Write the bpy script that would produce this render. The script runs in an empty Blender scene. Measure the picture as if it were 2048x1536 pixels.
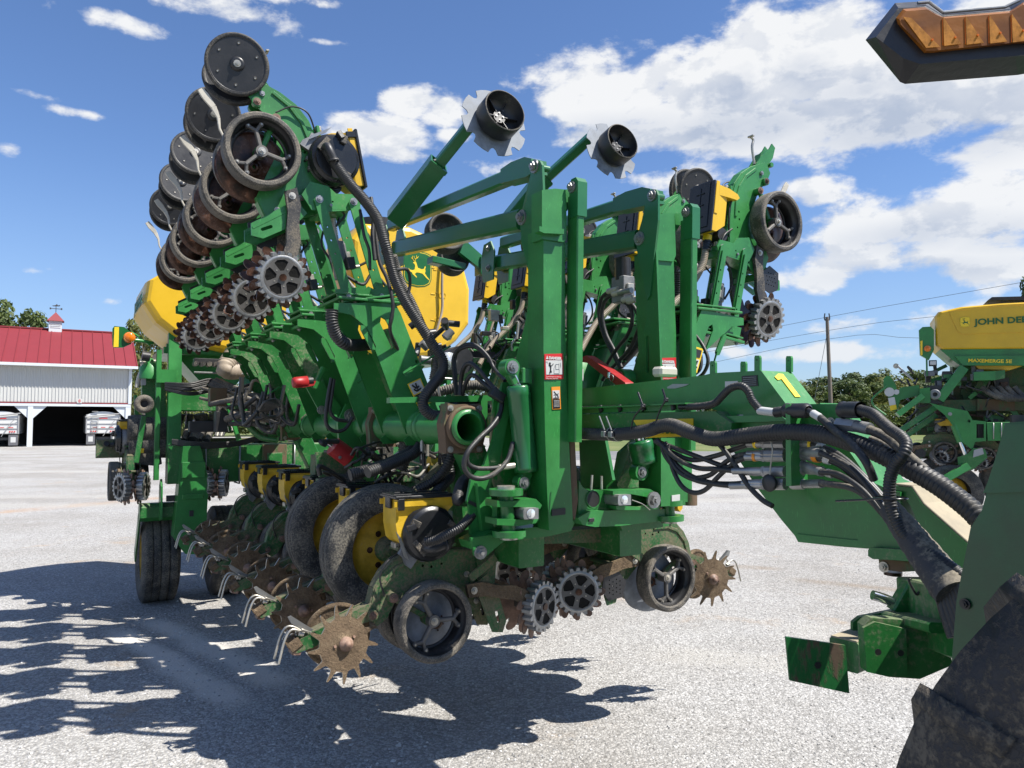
import bpy, math, random
from math import sin, cos, pi, radians, sqrt, atan2
from mathutils import Vector, Matrix
from mathutils.geometry import tessellate_polygon
random.seed(7)
sc = bpy.context.scene
COL = sc.collection
# ---------------------------------------------------------------- camera
FPX = 1500.0
PITCH = math.atan2(77.0, FPX)
CAMZ = 1.9
cam_d = bpy.data.cameras.new("camera"); cam = bpy.data.objects.new("camera", cam_d)
COL.objects.link(cam); sc.camera = cam
cam.location = (0, 0, CAMZ); cam.rotation_euler = (pi / 2 + PITCH, 0, 0)
cam_d.sensor_width = 36.0; cam_d.lens = FPX / 2048 * 36; cam_d.clip_start = 0.05; cam_d.clip_end = 5000
# ---------------------------------------------------------------- light
SUN_W = Vector((0.617, -0.215, 1.0)).normalized()          # towards the sun
SUN_EL = math.asin(SUN_W.z); SUN_AZ = atan2(SUN_W.x, SUN_W.y)
sun_d = bpy.data.lights.new("sun", 'SUN'); sun_d.energy = 5.0; sun_d.angle = radians(0.5); sun_d.color = (1.0, 0.955, 0.88)
sun = bpy.data.objects.new("sun", sun_d); COL.objects.link(sun)
sun.rotation_euler = SUN_W.to_track_quat('Z', 'Y').to_euler()
sc.view_settings.view_transform = 'Standard'; sc.view_settings.look = 'None'
sc.view_settings.exposure = 0.80; sc.view_settings.gamma = 1.0; sc.view_settings.use_curve_mapping = False
sc.cycles.max_bounces = 6; sc.cycles.diffuse_bounces = 3; sc.cycles.glossy_bounces = 3; sc.cycles.transmission_bounces = 4
sc.cycles.transparent_max_bounces = 6; sc.cycles.use_denoising = True

# ---------------------------------------------------------------- node helpers
class NT:
    def __init__(self, tree):
        self.t = tree; self.n = tree.nodes; self.l = tree.links
    def add(self, typ, **kw):
        nd = self.n.new(typ)
        for k, v in kw.items(): setattr(nd, k, v)
        return nd
    def put(self, sock, v):
        if isinstance(v, bpy.types.NodeSocket): self.l.new(v, sock)
        elif v is not None: sock.default_value = v
    def math(self, op, a, b=None, c=None, clamp=False):
        nd = self.add('ShaderNodeMath', operation=op, use_clamp=clamp)
        self.put(nd.inputs[0], a)
        if b is not None: self.put(nd.inputs[1], b)
        if c is not None: self.put(nd.inputs[2], c)
        return nd.outputs[0]
    def ramp(self, v, a, b, lo=0.0, hi=1.0, smooth=True):
        nd = self.add('ShaderNodeMapRange'); nd.interpolation_type = 'SMOOTHSTEP' if smooth else 'LINEAR'
        self.put(nd.inputs[0], v)
        for i, x in ((1, a), (2, b), (3, lo), (4, hi)): nd.inputs[i].default_value = x
        return nd.outputs[0]
    def mix(self, f, a, b, mode='MIX'):
        nd = self.add('ShaderNodeMix', data_type='RGBA', blend_type=mode)
        self.put(nd.inputs[0], f)
        for i, x in ((6, a), (7, b)):
            if isinstance(x, (tuple, list)) and len(x) == 3: x = (*x, 1)
            self.put(nd.inputs[i], x)
        return nd.outputs[2]
    def noise(self, vec, scale, detail=4, rough=0.55, dist=0.0):
        nd = self.add('ShaderNodeTexNoise'); self.put(nd.inputs['Vector'], vec)
        nd.inputs['Scale'].default_value = scale; nd.inputs['Detail'].default_value = detail
        nd.inputs['Roughness'].default_value = rough; nd.inputs['Distortion'].default_value = dist
        return nd.outputs[0]
    def vor(self, vec, scale, out='Distance', feature='F1'):
        nd = self.add('ShaderNodeTexVoronoi', feature=feature); self.put(nd.inputs['Vector'], vec)
        nd.inputs['Scale'].default_value = scale
        return nd.outputs[out]
    def mapping(self, vec, loc=(0, 0, 0), rot=(0, 0, 0), scale=(1, 1, 1)):
        nd = self.add('ShaderNodeMapping'); self.put(nd.inputs[0], vec)
        nd.inputs[1].default_value = loc; nd.inputs[2].default_value = rot; nd.inputs[3].default_value = scale
        return nd.outputs[0]
    def bump(self, h, strength=0.3, dist=0.01, normal=None):
        nd = self.add('ShaderNodeBump'); nd.inputs['Strength'].default_value = strength
        nd.inputs['Distance'].default_value = dist; self.put(nd.inputs['Height'], h)
        if normal is not None: self.l.new(normal, nd.inputs['Normal'])
        return nd.outputs[0]

MATS = {}
def mat_new(name):
    m = bpy.data.materials.new(name); m.use_nodes = True
    nt = NT(m.node_tree); b = nt.n['Principled BSDF']
    MATS[name] = m
    return m, nt, b

def wpos(nt):
    return nt.add('ShaderNodeNewGeometry').outputs['Position']

def painted(name, base, rough=0.4, dirt=0.35, dirtcol=(0.23, 0.19, 0.14), dscale=3.0, var=0.12, metal=0.0, coat=0.0,
            up=0.35, speck=0.5, bump=0.03, bscale=60, spec=0.5, scratch=False):
    """surface with world-space dust, specks and faint waviness"""
    m, nt, b = mat_new(name)
    P = wpos(nt)
    n1 = nt.noise(P, dscale, 6, 0.65)
    n2 = nt.noise(P, dscale * 14, 5, 0.7)
    nrm = nt.add('ShaderNodeSeparateXYZ'); nt.l.new(nt.add('ShaderNodeNewGeometry').outputs['Normal'], nrm.inputs[0])
    upf = nt.ramp(nrm.outputs[2], 0.2, 1.0, 0.0, up)
    s = nt.math('ADD', nt.math('MULTIPLY', n1, 0.62), nt.math('MULTIPLY', n2, 0.38 * (0.6 + speck)))
    s = nt.math('ADD', s, nt.math('MULTIPLY', upf, 0.35))
    th = 0.78 - 0.42 * dirt
    mask = nt.ramp(s, th - 0.05, th + 0.13)
    mask = nt.math('MULTIPLY', mask, min(1.0, 0.45 + dirt * 0.6))
    dark = tuple(c * (1 - var * 2) for c in base); lite = tuple(min(1, c * (1 + var)) for c in base)
    bc = nt.mix(nt.ramp(n1, 0.3, 0.7), dark, lite)
    dcv = nt.mix(nt.ramp(n2, 0.35, 0.65), tuple(c * 0.7 for c in dirtcol), tuple(c * 1.25 for c in dirtcol))
    if scratch:
        sv = nt.noise(nt.mapping(P, rot=(.5, .3, .9), scale=(1, 9, 1)), 26, 3, .6)
        bc = nt.mix(nt.math('MULTIPLY', nt.ramp(sv, .63, .70), .35), bc, tuple(min(1, c * 2.2 + .02) for c in base))
    col = nt.mix(mask, bc, dcv)
    nt.l.new(col, b.inputs['Base Color'])
    r = nt.math('ADD', nt.ramp(n1, 0.3, 0.7, rough * 0.85, rough * 1.15), nt.math('MULTIPLY', mask, 0.45), clamp=True)
    nt.l.new(r, b.inputs['Roughness'])
    b.inputs['Metallic'].default_value = metal
    if metal: nt.l.new(nt.math('MULTIPLY', nt.math('SUBTRACT', 1.0, mask), metal), b.inputs['Metallic'])
    b.inputs['Coat Weight'].default_value = coat; b.inputs['Coat Roughness'].default_value = 0.15
    b.inputs['Specular IOR Level'].default_value = spec
    hb = nt.math('ADD', nt.math('MULTIPLY', mask, 0.6), nt.noise(P, bscale, 3, 0.6))
    nt.l.new(nt.bump(hb, bump * 6, 0.004), b.inputs['Normal'])
    return m

G = (0.022, 0.185, 0.036)
painted('green', G, 0.46, 0.20, (0.20, 0.19, 0.12), 2.2, 0.16, coat=0.25, up=0.25, speck=0.7, bump=0.012, scratch=True)
painted('green_clean', (0.013, 0.130, 0.036), 0.36, 0.02, (0.20, 0.22, 0.15), 2.5, 0.06, coat=0.5, up=0.05, speck=0.3, bump=0.008)
painted('green_dirty', (0.016, 0.120, 0.027), 0.5, 0.60, (0.145, 0.112, 0.075), 5.0, 0.15, up=0.4, speck=0.8, bump=0.05)
painted('green_dusty', (0.018, 0.150, 0.030), 0.42, 0.34, (0.20, 0.18, 0.12), 4.0, 0.12, coat=0.1, up=0.4, speck=0.9, bump=0.03)
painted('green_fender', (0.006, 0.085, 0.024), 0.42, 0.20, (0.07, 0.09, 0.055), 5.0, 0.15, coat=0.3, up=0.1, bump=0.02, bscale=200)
painted('yellow', (0.63, 0.385, 0.012), 0.38, 0.06, (0.42, 0.32, 0.12), 2.0, 0.05, coat=0.1, up=0.1, bump=0.01, bscale=14)
painted('yellow_dirty', (0.60, 0.38, 0.02), 0.5, 0.42, (0.25, 0.19, 0.10), 7.0, 0.12, up=0.3, bump=0.03)
painted('rim_yellow', (0.50, 0.31, 0.02), 0.5, 0.5, (0.20, 0.15, 0.09), 9.0, 0.2, up=0.2, bump=0.03)
painted('black', (0.022, 0.022, 0.024), 0.42, 0.16, (0.13, 0.115, 0.09), 5.0, 0.15, up=0.3, speck=0.8, bump=0.03)
painted('black_gloss', (0.016, 0.017, 0.019), 0.3, 0.06, (0.15, 0.13, 0.10), 5.0, 0.15, up=0.2, bump=0.015)
painted('black_dusty', (0.030, 0.029, 0.028), 0.55, 0.42, (0.17, 0.145, 0.11), 9.0, 0.15, up=0.3, speck=1.0, bump=0.05)
painted('rubber', (0.032, 0.031, 0.030), 0.66, 0.42, (0.155, 0.14, 0.115), 8.0, 0.2, up=0.25, speck=0.9, bump=0.05)
painted('rubber_worn', (0.055, 0.051, 0.045), 0.62, 0.45, (0.20, 0.175, 0.14), 10.0, 0.2, up=0.25, speck=1.0, bump=0.06)
painted('tyre', (0.028, 0.028, 0.028), 0.7, 0.46, (0.17, 0.155, 0.125), 7.0, 0.2, up=0.2, speck=1.0, bump=0.06)
painted('tractor_tyre', (0.018, 0.020, 0.026), 0.62, 0.43, (0.13, 0.11, 0.08), 4.5, 0.3, up=0.15, speck=1.0, bump=0.22, bscale=26)
painted('silver', (0.37, 0.37, 0.365), 0.42, 0.30, (0.20, 0.17, 0.13), 9.0, 0.14, metal=0.7, up=0.3, bump=0.03)
painted('zinc', (0.32, 0.32, 0.31), 0.38, 0.10, (0.30, 0.26, 0.2), 8.0, 0.1, metal=0.7, up=0.2, bump=0.02)
painted('disc_steel', (0.24, 0.26, 0.29), 0.72, 0.24, (0.17, 0.10, 0.06), 9.0, 0.18, metal=0.15, spec=0.3, up=0.1, bump=0.02)
painted('rust', (0.085, 0.036, 0.020), 0.36, 0.26, (0.20, 0.17, 0.15), 9.0, 0.45, metal=0.3, up=0.0, speck=0.9, bump=0.03)
painted('rust_light', (0.20, 0.12, 0.085), 0.55, 0.45, (0.30, 0.22, 0.17), 10.0, 0.35, up=0.1, bump=0.04)
painted('mud', (0.185, 0.130, 0.082), 0.92, 0.35, (0.26, 0.20, 0.13), 16.0, 0.28, up=0.2, speck=1.0, bump=0.35, bscale=70, spec=0.2)
painted('tan_dust', (0.36, 0.31, 0.22), 0.85, 0.4, (0.27, 0.23, 0.16), 7.0, 0.12, up=0.1, bump=0.05)
painted('red', (0.33, 0.014, 0.016), 0.45, 0.22, (0.35, 0.12, 0.08), 6.0, 0.1, up=0.3, bump=0.02)
painted('hose', (0.022, 0.022, 0.022), 0.5, 0.36, (0.17, 0.15, 0.12), 7.0, 0.1, up=0.3, bump=0.03)
painted('hose_dusty', (0.040, 0.038, 0.035), 0.55, 0.55, (0.21, 0.185, 0.145), 6.0, 0.1, up=0.4, bump=0.04)
painted('hose_tan', (0.30, 0.245, 0.185), 0.55, 0.4, (0.33, 0.28, 0.21), 6.0, 0.12, up=0.2, bump=0.03)
painted('white_plastic', (0.46, 0.43, 0.36), 0.5, 0.25, (0.34, 0.27, 0.18), 9.0, 0.08, up=0.1, bump=0.02)
painted('grey_cast', (0.20, 0.205, 0.21), 0.5, 0.3, (0.2, 0.17, 0.13), 9.0, 0.12, metal=0.3, up=0.2, bump=0.04)
painted('dark_cast', (0.13, 0.122, 0.112), 0.55, 0.4, (0.17, 0.14, 0.11), 9.0, 0.12, metal=0.2, up=0.2, bump=0.04)
painted('hole_backing', (0.012, 0.011, 0.010), 0.8, 0.25, (0.10, 0.06, 0.04), 14.0, 0.3, up=0, bump=0.1, spec=0.2)
painted('bolt_steel', (0.48, 0.45, 0.39), 0.4, 0.3, (0.25, 0.2, 0.14), 20.0, 0.1, metal=0.7, up=0.1, bump=0.02)
painted('label_white', (0.52, 0.52, 0.50), 0.45, 0.08, (0.4, 0.36, 0.3), 20.0, 0.03, up=0, bump=0.005)
painted('label_red', (0.52, 0.02, 0.02), 0.45, 0.08, (0.4, 0.2, 0.15), 20.0, 0.03, up=0, bump=0.005)
painted('label_yellow', (0.80, 0.55, 0.02), 0.45, 0.08, (0.4, 0.33, 0.1), 20.0, 0.03, up=0, bump=0.005)
painted('label_orange', (0.75, 0.26, 0.02), 0.45, 0.08, (0.4, 0.25, 0.1), 20.0, 0.03, up=0, bump=0.005)
painted('label_black', (0.02, 0.02, 0.02), 0.45, 0.05, (0.1, 0.1, 0.1), 20.0, 0.03, up=0, bump=0.005)
painted('decal_green', (0.006, 0.105, 0.022), 0.35, 0.04, (0.1, 0.15, 0.1), 10.0, 0.04, up=0, bump=0.003)
painted('grey_line', (0.30, 0.31, 0.31), 0.45, 0.0, (0.3, 0.3, 0.3), 20.0, 0.03, up=0, bump=0.002)

def bicol(name, a, b_, scale, lo, hi, rough):
    """caked dirt over paint in big torn patches"""
    m, nt, b = mat_new(name); P = wpos(nt)
    n = nt.noise(nt.mapping(P, scale=(1, 1, 0.35)), scale, 8, 0.72, 0.3)
    k = nt.ramp(n, lo, hi)
    n2 = nt.noise(P, 60, 4, 0.6)
    nt.l.new(nt.mix(k, nt.mix(n2, tuple(c * .8 for c in a), tuple(c * 1.2 for c in a)), nt.mix(n2, tuple(c * .75 for c in b_), tuple(c * 1.25 for c in b_))), b.inputs['Base Color'])
    nt.l.new(nt.ramp(k, 0, 1, rough, 0.9), b.inputs['Roughness'])
    nt.l.new(nt.bump(nt.math('ADD', k, nt.math('MULTIPLY', n2, .3)), 0.3, 0.004), b.inputs['Normal'])
bicol('green_caked', (0.02, 0.20, 0.03), (0.27, 0.23, 0.13), 9, 0.47, 0.56, 0.4)
bicol('green_rusty', (0.014, 0.13, 0.032), (0.11, 0.075, 0.048), 9, 0.47, 0.56, 0.4)
bicol('rust_cast', (0.06, 0.10, 0.035), (0.13, 0.085, 0.05), 8, 0.40, 0.50, 0.6)

m, nt, b = mat_new('amber')
b.inputs['Base Color'].default_value = (0.85, 0.20, 0.01, 1); b.inputs['Roughness'].default_value = 0.12
b.inputs['Transmission Weight'].default_value = 0.25
m, nt, b = mat_new('amber_lens')
P = wpos(nt); w = nt.noise(P, 12, 2, 0.5)
nt.l.new(nt.mix(nt.ramp(w, 0.4, 0.6), (0.15, 0.050, 0.008), (0.26, 0.090, 0.010)), b.inputs['Base Color'])
b.inputs['Roughness'].default_value = 0.42; b.inputs['Specular IOR Level'].default_value = 0.25
nt.l.new(nt.bump(nt.noise(P, 60, 2, .5), .25, .002), b.inputs['Normal'])
painted('amber_lit_facet', (0.46, 0.18, 0.014), 0.4, 0.05, (0.2, 0.08, 0.02), 60, 0.2, up=0, bump=0.012, bscale=90, spec=0.3)  # brighter amber: light inside the lens put into the colour
m, nt, b = mat_new('glass_clear')
b.inputs['Base Color'].default_value = (0.8, 0.82, 0.82, 1); b.inputs['Roughness'].default_value = 0.08; b.inputs['Metallic'].default_value = 0.6
painted('sleeve', (0.045, 0.045, 0.048), 0.75, 0.5, (0.23, 0.20, 0.15), 6.0, 0.1, up=0.6, bump=0.05)
m, nt, b = mat_new('chrome')
b.inputs['Base Color'].default_value = (0.75, 0.76, 0.78, 1); b.inputs['Roughness'].default_value = 0.14; b.inputs['Metallic'].default_value = 1.0
# tractor tail-lamp casing, matt black plastic with scuffs comes from 'black'

# ---------------------------------------------------------------- frames and picking
TH = radians(30.8); CT, ST = cos(TH), sin(TH)
def L2W(x, y, z=0.0): return Vector((x * CT - y * ST, x * ST + y * CT, z))
def W2L(X, Y, Z=0.0): return Vector((X * CT + Y * ST, -X * ST + Y * CT, Z))
def ray(px, py):
    a = (px - 1024) / FPX; b = (768 - py) / FPX
    return Vector((a, cos(PITCH) - b * sin(PITCH), sin(PITCH) + b * cos(PITCH)))
def S(px, py, x=None, y=None, z=None):
    """point of the yard frame (x across the planter, y along it) seen at a photo pixel, on a plane of known x, y or z"""
    d = ray(px, py); l = W2L(d.x, d.y, d.z)
    if x is not None: t = x / l.x
    elif y is not None: t = y / l.y
    else: t = (z - CAMZ) / l.z
    return Vector((l.x * t, l.y * t, CAMZ + l.z * t))
def SW(px, py, Y):
    d = ray(px, py); t = Y / d.y
    return Vector((d.x * t, Y, CAMZ + d.z * t))

# ---------------------------------------------------------------- mesh builder
def frame_from(axis, up=(0, 0, 1)):
    a = Vector(axis).normalized(); u = Vector(up)
    if abs(a.dot(u.normalized())) > 0.98: u = Vector((1, 0, 0)) if abs(a.x) < 0.9 else Vector((0, 1, 0))
    s = u.cross(a).normalized(); v = a.cross(s).normalized()
    return s, v, a
def smooth_path(pts, n=6):
    P = [Vector(p) for p in pts]
    if len(P) < 3: return P
    out = []
    for i in range(len(P) - 1):
        p0 = P[i - 1] if i else P[0] * 2 - P[1]; p1 = P[i]; p2 = P[i + 1]
        p3 = P[i + 2] if i + 2 < len(P) else P[-1] * 2 - P[-2]
        for k in range(n):
            t = k / n
            out.append(0.5 * ((2 * p1) + (p2 - p0) * t + (2 * p0 - 5 * p1 + 4 * p2 - p3) * t * t + (3 * p1 - p0 - 3 * p2 + p3) * t ** 3))
    out.append(P[-1]); return out
class MB:
    def __init__(self): self.v = []; self.f = []; self.m = []; self.s = []; self.mats = []
    def mi(self, mat):
        if mat not in self.mats: self.mats.append(mat)
        return self.mats.index(mat)
    def add(self, vs, fs, mat, smooth=False, M=None):
        o = len(self.v); mi = self.mi(mat)
        self.v += [tuple(M @ Vector(v)) for v in vs] if M is not None else [tuple(v) for v in vs]
        for f in fs: self.f.append([i + o for i in f]); self.m.append(mi); self.s.append(smooth)
        return self
    def prism(self, p0, p1, poly, up, mat, smooth=False, poly2=None):
        p0 = Vector(p0); p1 = Vector(p1); s, v, a = frame_from(p1 - p0, up)
        n = len(poly); poly2 = poly2 or poly
        vs = [p0 + s * x + v * y for x, y in poly] + [p1 + s * x + v * y for x, y in poly2]
        fs = [[i, (i + 1) % n, n + (i + 1) % n, n + i] for i in range(n)]
        self.add(vs, fs, mat, smooth); self.add(vs, [list(range(n))[::-1], list(range(n, 2 * n))], mat)
        return self
    def beam(self, p0, p1, w, h, up=(0, 0, 1), mat='green', ch=0.006, w2=None, h2=None):
        def q(w, h):
            c = min(ch, w * .3, h * .3); a, b = w / 2, h / 2
            return [(a - c, -b), (a, -b + c), (a, b - c), (a - c, b), (-a + c, b), (-a, b - c), (-a, -b + c), (-a + c, -b)]
        return self.prism(p0, p1, q(w, h), up, mat, poly2=q(w2 or w, h2 or h))
    def box(self, c, s, mat='green', rot=None, ch=0.004):
        c = Vector(c); ex = Vector((1, 0, 0)); ez = Vector((0, 0, 1))
        if rot is not None: ex = rot @ ex; ez = rot @ ez
        hx, hy, hz = s[0] / 2, s[1] / 2, s[2] / 2
        k = min(ch, min(hx, hy, hz) * .5)
        R = rot if rot is not None else Matrix.Identity(3)
        vs = []; idx = {}
        for sx in (-1, 1):
            for sy in (-1, 1):
                for sz in (-1, 1):
                    for ax in range(3):
                        p = [sx * (hx - k), sy * (hy - k), sz * (hz - k)]
                        p[ax] = (sx, sy, sz)[ax] * (hx, hy, hz)[ax]
                        idx[(sx, sy, sz, ax)] = len(vs); vs.append(c + R @ Vector(p))
        fs = []
        for ax in range(3):
            b1, b2 = (ax + 1) % 3, (ax + 2) % 3
            for s0 in (-1, 1):
                q = []
                for (u, w) in ((-1, -1), (1, -1), (1, 1), (-1, 1)):
                    k3 = [0, 0, 0]; k3[ax] = s0; k3[b1] = u; k3[b2] = w; q.append(idx[(*k3, ax)])
                fs.append(q if s0 > 0 else q[::-1])
        for ax in range(3):
            b1, b2 = (ax + 1) % 3, (ax + 2) % 3
            for u in (-1, 1):
                for w in (-1, 1):
                    q = []
                    for (sa, fa) in ((-1, b1), (1, b1), (1, b2), (-1, b2)):
                        k3 = [0, 0, 0]; k3[ax] = sa; k3[b1] = u; k3[b2] = w; q.append(idx[(*k3, fa)])
                    fs.append(q)
        for sx in (-1, 1):
            for sy in (-1, 1):
                for sz in (-1, 1): fs.append([idx[(sx, sy, sz, a)] for a in range(3)])
        return self.add(vs, fs, mat)
    def tube(self, pts, r, seg=8, mat='hose', smooth=True, n=6, cap=True, rib=None, ribd=0.12, curve=True):
        P = smooth_path(pts, n) if curve else [Vector(p) for p in pts]
        if rib:                                   # resample by arc length for corrugated hose
            Q = [P[0]]; acc = 0; step = rib / 4
            for i in range(1, len(P)):
                a, b = P[i - 1], P[i]; L = (b - a).length; d = step - acc
                while d <= L and L > 0: Q.append(a + (b - a) * (d / L)); d += step
                acc = (acc + L) % step
            P = Q
        if len(P) < 2: return self
        t0 = (P[1] - P[0]).normalized(); s, v, _ = frame_from(t0)
        vs = []; fs = []
        for i, p in enumerate(P):
            t = (P[min(i + 1, len(P) - 1)] - P[max(i - 1, 0)])
            if t.length < 1e-9: t = t0
            t.normalize()
            s = (s - t * s.dot(t)).normalized(); v = t.cross(s)
            rr = r[min(i, len(r) - 1)] if isinstance(r, list) else r
            if rib: rr = rr * (1 + (ribd if i % 4 < 2 else -ribd))
            for k in range(seg):
                a = 2 * pi * k / seg; vs.append(p + s * (cos(a) * rr) + v * (sin(a) * rr))
        for i in range(len(P) - 1):
            for k in range(seg):
                k2 = (k + 1) % seg; fs.append([i * seg + k, i * seg + k2, (i + 1) * seg + k2, (i + 1) * seg + k])
        self.add(vs, fs, mat, smooth)
        if cap: self.add(vs, [list(range(seg))[::-1], list(range((len(P) - 1) * seg, len(P) * seg))], mat)
        return self
    def lathe(self, prof, o, axis, seg=32, mat='rubber', smooth=True, up=(0, 0, 1), closed=False, capends=False):
        o = Vector(o); s, v, a = frame_from(axis, up); n = len(prof)
        vs = []
        for k in range(seg):
            an = 2 * pi * k / seg; d = s * cos(an) + v * sin(an)
            for (r, h) in prof: vs.append(o + d * r + a * h)
        fs = []; rng = n if closed else n - 1
        for k in range(seg):
            k2 = (k + 1) % seg
            for i in range(rng):
                j = (i + 1) % n; fs.append([k * n + i, k * n + j, k2 * n + j, k2 * n + i])
        self.add(vs, fs, mat, smooth)
        return self
    def cyl(self, p0, p1, r, seg=12, mat='green', smooth=True, r2=None):
        p0 = Vector(p0); p1 = Vector(p1); h = (p1 - p0).length; r2 = r if r2 is None else r2
        s, v, a = frame_from(p1 - p0); vs = []
        for (o, rr) in ((p0, r), (p1, r2)):
            for k in range(seg):
                an = 2 * pi * k / seg; vs.append(o + s * cos(an) * rr + v * sin(an) * rr)
        self.add(vs, [[k, (k + 1) % seg, seg + (k + 1) % seg, seg + k] for k in range(seg)], mat, smooth)
        self.add(vs, [list(range(seg))[::-1], list(range(seg, 2 * seg))], mat)
        return self
    def bolt(self, p, axis, r=0.014, mat='zinc', washer=True):
        p = Vector(p); a = Vector(axis).normalized()
        if washer: self.cyl(p - a * r * .2, p + a * r * 0.25, r * 1.55, 12, mat)
        self.cyl(p, p + a * r * 0.9, r, 6, mat, False)
        self.cyl(p, p + a * r * 1.25, r * .5, 8, mat, False)
        return self
    def plate(self, out, o, ax, ay, t, mat='green', holes=(), t0=None, edge=None):
        """extruded outline: out = 2-D points in the plane o + ax*u + ay*v, thickness t along ax x ay"""
        o = Vector(o); ax = Vector(ax); ay = Vector(ay); nn = ax.cross(ay).normalized()
        t0 = -t / 2 if t0 is None else t0
        loops = [list(out)] + [list(h) for h in holes]
        tri = tessellate_polygon([[Vector((p[0], p[1], 0)) for p in lp] for lp in loops])
        flat = [p for lp in loops for p in lp]; N = len(flat)
        A = [o + ax * p[0] + ay * p[1] + nn * t0 for p in flat]; B = [q + nn * t for q in A]
        fs = []
        for a, b_, c in tri:
            (x0, y0), (x1, y1), (x2, y2) = flat[a][:2], flat[b_][:2], flat[c][:2]
            if (x1 - x0) * (y2 - y0) - (x2 - x0) * (y1 - y0) < 0: a, c = c, a
            fs.append([a, c, b_]); fs.append([N + a, N + b_, N + c])
        self.add(A + B, fs, mat)
        side = []; k = 0
        for li, lp in enumerate(loops):
            n = len(lp); ar = sum(lp[i][0] * lp[(i + 1) % n][1] - lp[(i + 1) % n][0] * lp[i][1] for i in range(n))
            ccw = ar > 0
            if li: ccw = not ccw
            for i in range(n):
                a = k + i; c = k + (i + 1) % n
                side.append([a, c, N + c, N + a] if ccw else [c, a, N + a, N + c])
            k += n
        self.add(A + B, side, edge or mat)
        return self
    def quad(self, a, b, c, d, mat):
        return self.add([a, b, c, d], [[0, 1, 2, 3]], mat)
    def mesh(self, name):
        me = bpy.data.meshes.new(name); me.from_pydata([tuple(v) for v in self.v], [], self.f)
        for mn in self.mats: me.materials.append(MATS[mn])
        me.polygons.foreach_set('material_index', self.m); me.polygons.foreach_set('use_smooth', self.s)
        me.update(); return me
    def build(self, name, parent=None, off=None, mesh=None, **props):
        if off is not None:
            ox, oy, oz = off; self.v = [(v[0] - ox, v[1] - oy, v[2] - oz) for v in self.v]
        o = bpy.data.objects.new(name, mesh or self.mesh(name)); COL.objects.link(o)
        if parent: o.parent = parent
        if off is not None: o.location = off
        for k, v in props.items(): o[k] = v
        return o
def thing(name, label, cat, loc, rotz=0.0, group=None):
    o = bpy.data.objects.new(name, None); COL.objects.link(o); o.location = loc; o.rotation_euler = (0, 0, rotz)
    o.empty_display_size = 0.2; o['label'] = label; o['category'] = cat
    if group: o['group'] = group
    return o
def text_mesh(s, size, mat, o, ax, ay, parent, name='lettering', ext=0.0015, align='LEFT', bold=0.0, sx=1.0):
    """text laid flat in the plane o + ax,ay of the parent's frame"""
    cu = bpy.data.curves.new(name, 'FONT'); cu.body = s; cu.size = size; cu.extrude = ext; cu.align_x = align; cu.offset = bold
    cu.resolution_u = 3
    ob = bpy.data.objects.new(name, cu); COL.objects.link(ob)
    ax = Vector(ax).normalized(); ay = Vector(ay).normalized(); n = ax.cross(ay).normalized()
    M = Matrix((ax * sx, ay, n)).transposed().to_4x4(); M.translation = Vector(o)
    cu.materials.append(MATS[mat])
    me = bpy.data.meshes.new_from_object(ob); bpy.data.objects.remove(ob); bpy.data.curves.remove(cu)
    ob = bpy.data.objects.new(name, me); COL.objects.link(ob)
    ob.parent = parent; ob.matrix_local = M; ob['kind'] = 'stuff' if False else 'thing'
    return ob
def circle(r, n, cx=0, cy=0, a0=0): return [(cx + r * cos(a0 + 2 * pi * i / n), cy + r * sin(a0 + 2 * pi * i / n)) for i in range(n)]
def slot(x0, y0, x1, y1, r, n=5):
    a = atan2(y1 - y0, x1 - x0); out = []
    for i in range(n + 1): t = a + pi / 2 + pi * i / n; out.append((x0 + r * cos(t), y0 + r * sin(t)))
    for i in range(n + 1): t = a - pi / 2 + pi * i / n; out.append((x1 + r * cos(t), y1 + r * sin(t)))
    return out
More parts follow.
